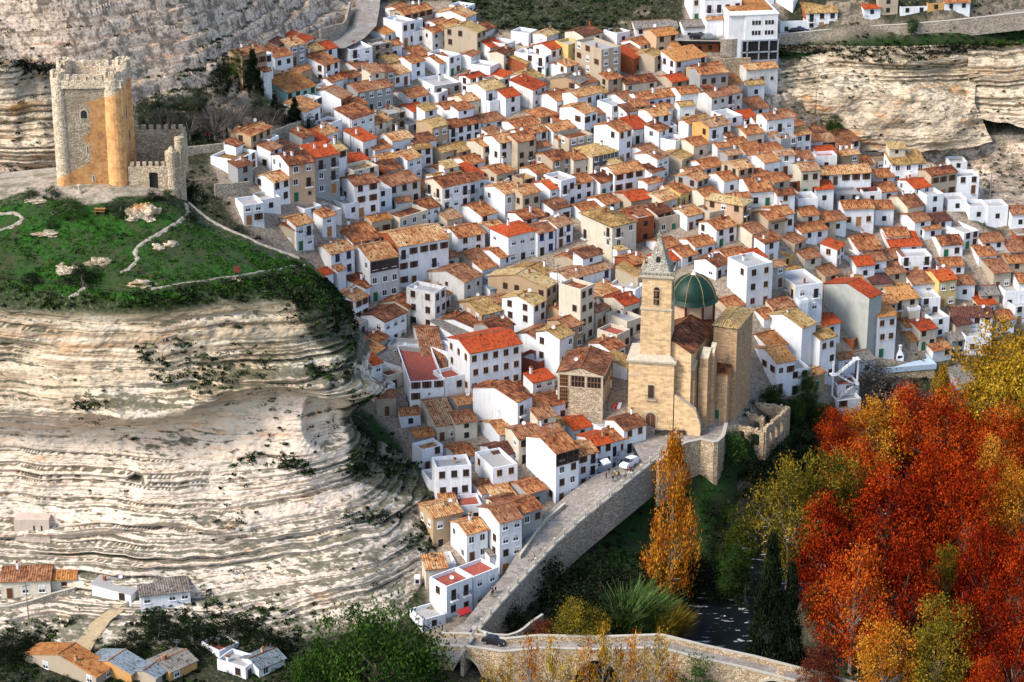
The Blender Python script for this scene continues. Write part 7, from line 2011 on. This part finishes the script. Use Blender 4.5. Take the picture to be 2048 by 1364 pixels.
# roofless ruin beside the church
rz0=math.radians(62); gr=PZ(1528,893,14.5); ru=thing('stone_ruin','roofless stone ruin with arched openings below the church','ruin',gr,rz0)
def ruinwall(p,q,h0,h1,op,name='ruin_wall'):
    a=Vector(p);c=Vector(q);L=(c-a).length;d=(c-a)/L;nn=Vector((-d.y,d.x))*.35;b=MB();n=int(L/.5)+1;rs_=random.Random(int(L*10))
    for i in range(n):
        s0,s1=L*i/n,L*(i+1)/n; h=h0+(h1-h0)*i/n+rs_.uniform(-.35,.25); z0=-3
        for (o0,o1,oh) in op:
            if s1>o0+.05 and s0<o1-.05: z0=oh-.25*abs((s0+s1)/2-(o0+o1)/2)
        if z0>h-.3: continue
        P=[a+d*s0-nn,a+d*s1-nn,a+d*s1+nn,a+d*s0+nn]; b.prism([(x.x,x.y) for x in P],z0,h,0)
        if z0>-3: b.prism([(x.x,x.y) for x in P],-3,-.2 if oh<5 else -.2,0)
    return b.build(name,[M['rubw']],ru)
ruinwall((0,0),(0,8.5),3.6,3.2,[(1.0,2.6,2.6),(4.2,5.6,2.6)]); ruinwall((0,0),(13,0),4.2,3.8,[(2,3,2.4),(5,6,2.6),(8,9,2.6)]); ruinwall((13,0),(13,8.5),3.8,3.0,[]); ruinwall((0,8.5),(13,8.5),3.0,2.4,[(6,7.2,2.2)]); ruinwall((6,2.5),(6,6.5),3.6,3.8,[(1.2,2.4,2.5)])
# blue-walled terrace with a white chimney barbecue
gt_=ground(1790,742); te=thing('roof_terrace','pale blue walled terrace on a stone base with a white barbecue','terrace',gt_,math.radians(12)); b=MB(); b.box(-5,9,-1,6,-6,0.6,0); b.build('base_wall',[M['rubw']],te)
b=MB(); M['paleblue']=plaster('pale_blue',(.42,.52,.60),amt=.5); b.box(-5.2,9.2,-1.2,-.9,.2,1.4,0); b.box(-5.2,-4.9,-.9,6,.2,1.4,0); b.box(8.9,9.2,-.9,6,.2,1.4,0); b.box(-4.9,8.9,-.9,6,.5,.62,0); b.build('parapet',[M['paleblue']],te)
bq=thing('barbecue','white masonry barbecue with tapered chimney on the pale blue terrace','barbecue',tuple(Vector(gt_)+Vector((1.5,3,.62))),math.radians(12)); b=MB(); b.box(-.8,.8,0,.9,0,1.0,0); b.box(-.8,-.6,0,.9,1.0,1.8,0); b.box(.6,.8,0,.9,1.0,1.8,0); b.box(-.6,.6,.7,.9,1.0,1.8,1); b.build('hearth',[M['white'],M['iron']],bq)
b=MB(); lo=[(-.8,0,1.8),(.8,0,1.8),(.8,.9,1.8),(-.8,.9,1.8)]; hi=[(-.2,.25,3.0),(.2,.25,3.0),(.2,.65,3.0),(-.2,.65,3.0)]
for i in range(4): j=(i+1)%4; b.face([lo[i],lo[j],hi[j],hi[i]],0)
b.box(-.22,.22,.22,.68,3.0,4.0,0); b.box(-.35,.35,.1,.8,4.0,4.15,0); b.build('chimney',[M['white']],bq)
# zigzag stairs on the white terraced house
zg=thing('zigzag_stairs','white zigzag outdoor stairs climbing beside the terraced white house','stairs',ground(1672,800),math.radians(20))
for k_ in range(3):
    b=MB(); z0=k_*2.9
    for i in range(10):
        x=(i*.42 if k_%2==0 else 4.2-i*.42); b.box(x,x+.45,k_*.0,1.1,z0+i*.29-.2,z0+i*.29,0)
    b.box(-1.2 if k_%2 else 4.2,0 if k_%2 else 5.4,0,1.6,z0+2.7,z0+2.9,0); b.build('stair_flight',[M['white']],zg)
    b=MB(); xa,xb=(0,4.2) if k_%2==0 else (4.2,0); b.tube((xa,0,z0+.9),(xb,0,z0+3.7),.04,.04,4); b.tube((xa,0,z0+.45),(xb,0,z0+3.25),.03,.03,4)
    for i in range(6): f_=i/5; b.tube((xa+(xb-xa)*f_,0,z0+2.8*f_),(xa+(xb-xa)*f_,0,z0+2.8*f_+.9),.03,.03,4)
    b.build('handrail',[M['iron']],zg)
b=MB(); b.box(4.9,5.2,.2,.5,-3,9,0); b.box(-1.0,-.7,.2,.5,-3,9,0); b.build('pillar',[M['white']],zg)
# flags on the hall beside the church
mx_=mu['base']; 
for q,(cols,l) in enumerate(((('red','yellow','red'),'red and yellow striped flag hanging beside the stone hall'),(('red','white'),'red and white flag hanging next to the striped flag'))):
    g=PZ(1229+q*4,812,f0[2]+4.2); e=thing('flag',l,'flag',(g[0],g[1],g[2]-1)); b=MB(); b.tube((-.8,0,-.9),(.5,-.3,2.1),.04,.03,5); b.build('flagpole',[M['metal']],e)
    n=len(cols); wd=[1,2,1] if n==3 else [1,1]; tot=sum(wd); x=0; b=MB(); mats=[]
    for c,w_ in zip(cols,wd):
        if c not in mats: mats.append(c)
        for r_ in range(6):
            z=1.9-r_*.4; a=.1*math.sin(r_*1.3); c2=.1*math.sin(r_*1.3+1.3); x0_,x1_=x/tot*1.3-.2,(x+w_)/tot*1.3-.2
            b.face([(x0_-r_*.12,-.3+a,z),(x1_-r_*.12,-.25+a,z),(x1_-(r_+1)*.12,-.25+c2,z-.4),(x0_-(r_+1)*.12,-.3+c2,z-.4)],mats.index(c))
        x+=w_
    b.build('cloth',[flat('flag_'+c,dict(red=(.5,.02,.02),yellow=(.7,.5,.03),white=(.8,.8,.8))[c]) for c in mats],e)
# street lamps, awning, benches
lm=MB(); lm.tube((0,0,-.5),(0,0,4),.07,.05,6); lm.tube((0,0,4),(.35,0,4.3),.03,.03,4); lm_p=lm.mesh('lamp_post',[M['iron']]); lh=MB(); lh.cone((.35,0),.12,.2,3.85,4.25,6); lh.cone((.35,0),.22,.03,4.25,4.45,6); lm_h=lh.mesh('lantern',[M['iron']])
for (u,v,h_,l) in ((512,285,0,'black street lamp in the park behind the castle'),(445,262,0,'black street lamp among the bare park trees'),(1345,898,1,'black lamp standing on the church plaza edge'),(487,330,0,'lamp post by the wall under the park')):
    g=PZ(u,v,f0[2]) if h_ else ground(u,v); e=thing('street_lamp',l,'lamp',g); inst('lamp_post',lm_p,e); inst('lantern',lm_h,e)
for k_,u in enumerate((1318,1336,1362)):
    g=PZ(u,870,f0[2]); e=thing('bench','dark bench against the church facade, %s'%('nearest the door','second from the door','by the right corner of the plaza')[k_],'bench',g,TH,'benches on the church plaza'); b=MB(); b.box(-.9,.9,-.25,.25,.4,.46,0); b.build('seat',[M['iron']],e); b=MB(); b.box(-.9,.9,.2,.26,.5,.95,0); b.build('backrest',[M['iron']],e)
    for x in (-.75,.75): b=MB(); b.box(x-.04,x+.04,-.22,.22,0,.4,0); b.build('leg',[M['iron']],e)
for (u,v,c,w_,l) in ((910,1222,'red',2.6,'small red awning over the shop door at the foot of the ramp'),(1212,930,'white',2.0,'white awning over the shop front beside the crowd'),(645,382,'blue',1.6,'small blue awning over the door of the grey house'),(922,870,'white',2.4,'white awning on the cream house terrace')):
    g=near_ramp(u,v+18) if v>900 else ground(u,v+8); e=thing('awning',l,'awning',(g[0]-.6,g[1]+1.2,g[2]+.2),math.radians(38)); b=MB(); b.face([(-w_/2,-1.1,2.3),(w_/2,-1.1,2.3),(w_/2,0,2.9),(-w_/2,0,2.9)],0); b.face([(-w_/2,-1.1,2.05),(w_/2,-1.1,2.05),(w_/2,-1.1,2.3),(-w_/2,-1.1,2.3)],0); b.build('canopy',[clo(c)],e); b=MB(); b.tube((-w_/2,0,2.2),(-w_/2,-1.1,2.25),.03,.03,4); b.tube((w_/2,0,2.2),(w_/2,-1.1,2.25),.03,.03,4); b.build('arm',[M['metal']],e)
# poles and wires
pl=MB(); pl.tube((0,0,-1),(0,0,8.5),.13,.09,7); pl.box(-.7,.7,-.06,.06,7.8,7.95,0); plm=pl.mesh('pole',[M['bark']]); wi=MB()
PT=[]
for (u,v,hill_,l) in ((650,178,0,'utility pole beside the white house with the orange window'),(507,150,0,'tall lattice-like pole left of the white garage building'),(702,300,0,'pole before the red-roofed cube house'),(1270,250,0,'pole between white houses in the upper town'),(1115,600,0,'pole in the narrow street left of the church'),(58,1250,1,'wooden pole beside the wall of the left farmhouse'),(1980,395,0,'pole among the white houses at the far right')):
    g=hill_pt(u,v) if hill_ else ground(u,v); e=thing('utility_pole',l,'pole',g); inst('mast',plm,e,(0,0,0),.5); PT.append(Vector(g)+Vector((0,0,7.9)))
# wall in front of the farmhouse and lane wall
wall_along('farm_wall',[hill_pt(u,v) for u,v in ((-30,1222),(20,1218),(60,1208),(110,1192),(150,1180))],.6,.4,M['rub'],'stone retaining wall with white coping under the farmhouse at the lower left','wall',2.5,'pale')
wall_along('lane_wall',[hill_pt(u,v) for u,v in ((255,1208),(235,1222),(210,1240))],.6,.4,M['rub'],'short stone wall where the ochre track leaves the white barn','wall',2,None)
# weir basin by the left arch
wb_=thing('concrete_basin','concrete sluice basin below the left bridge arch','basin',PZ(945,1345,1.0),math.radians(-8))
for (x0_,x1_,y0_,y1_) in ((-5,5,3.6,4),(-5,5,-.2,.2),(-5,-4.6,.2,3.6),(4.6,5,.2,3.6),(-.2,.2,.2,3.6)): b=MB(); b.box(x0_,x1_,y0_,y1_,-3,1.2,0); b.build('basin_wall',[M['pale']],wb_)
# ---- cave dwelling windows in the cliff
def cliffwin(u,v,w_,h_,l,nm='cave_window'):
    g=hill_pt(u,v,4.4); e=thing(nm,l,'window',(g[0],g[1]-.7,g[2]),0); b=MB(); b.box(-w_/2,w_/2,-.1,1.6,0,h_,0); b.build('frame',[M['Ww']],e); b=MB(); b.box(-w_/2+.22,w_/2-.22,-.14,-.1,.2,h_-.2,0); b.build('opening',[M['shade']],e)
for q in ((835,1165,1.1,1.2,'square window opening cut into the cliff, furthest left of the cave windows'),(862,1158,1.2,1.2,'cave window with white surround left of the small white terrace'),(876,1150,1.2,1.5,'taller cave window with white surround beside the white house'),(897,1132,.9,1.1,'small cave window above the white terrace')): cliffwin(*q)
cw=thing('cave_house_front','plastered cave house wall with two slit windows built under a ledge','cave house',hill_pt(70,1083,4.4)); b=MB(); b.box(-3.4,3.0,-.9,2,-1.5,4.6,0); b.build('wall',[M['Wp'] if False else plaster('pink_plaster',(.62,.50,.40),amt=1.0)],cw)
for x in (.2,1.6): b=MB(); b.box(x-.13,x+.13,-.96,-.9,2.2,3.4,0); b.build('slit_window',[M['shade']],cw)
# ================================================================ LABELS OF THE HOUSES
LMK=[(190,240,'castle keep'),(540,192,'mint-green battlemented house'),(1215,130,'tall beige flats'),(1142,118,'narrow yellow house'),(1520,80,'overhanging hotel'),(1387,590,'green church dome'),(1300,780,'church portal tower'),(1170,790,'square stone hall'),
 (1030,462,'bright-red hip-roofed house'),(1215,480,'ochre hip-roofed mansion'),(1700,620,'tall striped grey building'),(765,545,'glazed-gallery house'),(905,1235,'foot of the ramp'),(1265,925,'parked white van'),(1665,255,'tree below the far cliff'),(1410,262,'orange-sided house'),
 (1790,740,'pale-blue terrace'),(1170,548,'long blue-windowed house'),(1212,320,'dark-grey hip-roofed house'),(632,370,'peach-coloured house'),(1875,560,'yellow red-roofed house'),(1530,520,'big white flat-roofed block'),(700,50,'lane out of town'),(960,30,'house at the lane top'),
 (745,440,'tall cliff-edge house'),(1000,790,'long red-roofed house'),(1560,390,'red-brick burst of walls'),(2000,470,'houses by the bluff'),(1840,60,'upper road cars'),(250,1190,'white barn'),(1660,780,'zigzag white stairs'),(1770,390,'long white terrace row')]
WN=dict(w='white',c='cream',b='beige',y='yellow',o='orange',p='peach',g='grey',m='mint-green',t='tan',k='charcoal',l='grey-striped',s='rubble-stone',r='red-brick',d='rust-red',v='weathered white')
RN=dict(t='terracotta',u='brown',y='ochre',r='bright-red',o='orange',d='dark-maroon',g='grey',m='blue-grey metal',f='flat',e='red-floored flat')
NST={1:'one-storey',2:'two-storey',3:'three-storey',4:'four-storey',5:'five-storey',6:'six-storey'}
def hdesc(H):
    a='%s %s house'%(NST[min(6,H['nf'])],WN[H['wall']])
    rc=H.get('rc2',H['rc'])
    if H['roof']=='f': r='flat-topped' if H['rc']!='e' else 'red-terraced'; a='%s %s %s house'%(NST[min(6,H['nf'])],r,WN[H['wall']])
    else: a+=', %s %s roof'%(RN.get(rc,'terracotta'),{'g':'gable','h':'hip','s':'lean-to','S':'lean-to'}[H['roof']])
    if 'gal' in H['fl']: a+=' and gallery'
    elif 'bal' in H['fl']: a+=', balconies'
    elif 'blu' in H['fl']: a+=', blue windows'
    elif 'gar' in H['fl']: a+=', garage'
    return a
grp={}
for a_,b_,n_ in LMK:
    c_=[(abs(H['u']-a_)+abs(H['v']+H['h']*.4-b_),i) for i,H in enumerate(HOUSES) if 'ob' in H]
    d_,i_=min(c_)
    if d_<60: HOUSES[i_]['self']=n_
for H in HOUSES:
    if 'ob' not in H or H['tile']=='S': continue
    u,v=H['u'],H['v']+H['h']*.5
    bl=sorted(((u-a)**2+((v-b)*1.3)**2,n,a,b) for a,b,n in LMK)
    bl=[q for q in bl if q[1]!=H.get('self')]
    d2,n,a,b=bl[0]; dx,dy=u-a,v-b
    side='' if abs(dx)<abs(dy)*.5 else ('left-' if dx<0 else 'right-'); vert='' if abs(dy)<abs(dx)*.4 else ('uphill' if dy<0 else 'downhill')
    if side and vert: dr_s=side+vert+' from'
    elif side: dr_s=side+'beside'
    else: dr_s=vert+' from'
    key=(hdesc(H),'%s the %s'%(dr_s,n)); grp.setdefault(key,[]).append((d2,H))
ORD=['','second such ','third such ','fourth such ','fifth such ','sixth such ','seventh such ','eighth such ','ninth such ','tenth such ']+['%dth such '%i for i in range(11,40)]
used=set()
for (a,b),L_ in grp.items():
    L_.sort(key=lambda q:q[0])
    for i,(d2,H) in enumerate(L_):
        H['ob']['label']='%s, %s%s'%(a,('first of several ' if len(L_)>1 and i==0 else ORD[i]),b) if False else '%s, %s%s'%(a,ORD[i],b)
        if len(H['ob']['label'].replace(',',' ').split())>16: H['ob']['label']=H['ob']['label'].replace(' and gallery','').replace(', balconies','').replace('red-floored ','').replace('dark-grey ','')
        H['ob']['group']='houses stacked up the hillside'
# ================================================================ LIGHT AND CAMERA
w=bpy.data.worlds.new('World'); scn.world=w; w.use_nodes=True
nt=w.node_tree; bg=nt.nodes['Background']; sky=nt.nodes.new('ShaderNodeTexSky'); sky.sky_type='NISHITA'; sky.sun_disc=False
SUN_EL=math.radians(42); AZ=math.atan2(-.85,-.53)   # direction towards the sun in plan (x,y)
sx,sy=-.85,-.53
sky.sun_elevation=SUN_EL; sky.sun_rotation=math.atan2(sx,sy)
sky.air_density=1; sky.dust_density=1.5
nt.links.new(sky.outputs[0],bg.inputs[0]); bg.inputs[1].default_value=.15
L=bpy.data.lights.new('sun','SUN'); L.energy=2.0; L.angle=math.radians(17); L.color=(1,.94,.86)
lo=link(bpy.data.objects.new('sun',L))
d=Vector((sx*math.cos(SUN_EL),sy*math.cos(SUN_EL),math.sin(SUN_EL)))
lo.rotation_euler=d.to_track_quat('Z','Y').to_euler()
cam=bpy.data.cameras.new('camera'); cam.sensor_width=36; cam.lens=FPX/2048*36; cam.clip_start=5; cam.clip_end=20000
co=link(bpy.data.objects.new('camera',cam)); co.location=(0,0,HC); co.rotation_euler=(PI/2-PITCH,0,0); scn.camera=co
vs=scn.view_settings; vs.view_transform='Standard'; vs.look='None'; vs.gamma=1; vs.exposure=1.1
scn.cycles.max_bounces=5; scn.cycles.diffuse_bounces=2; scn.cycles.transparent_max_bounces=4; scn.cycles.use_denoising=True
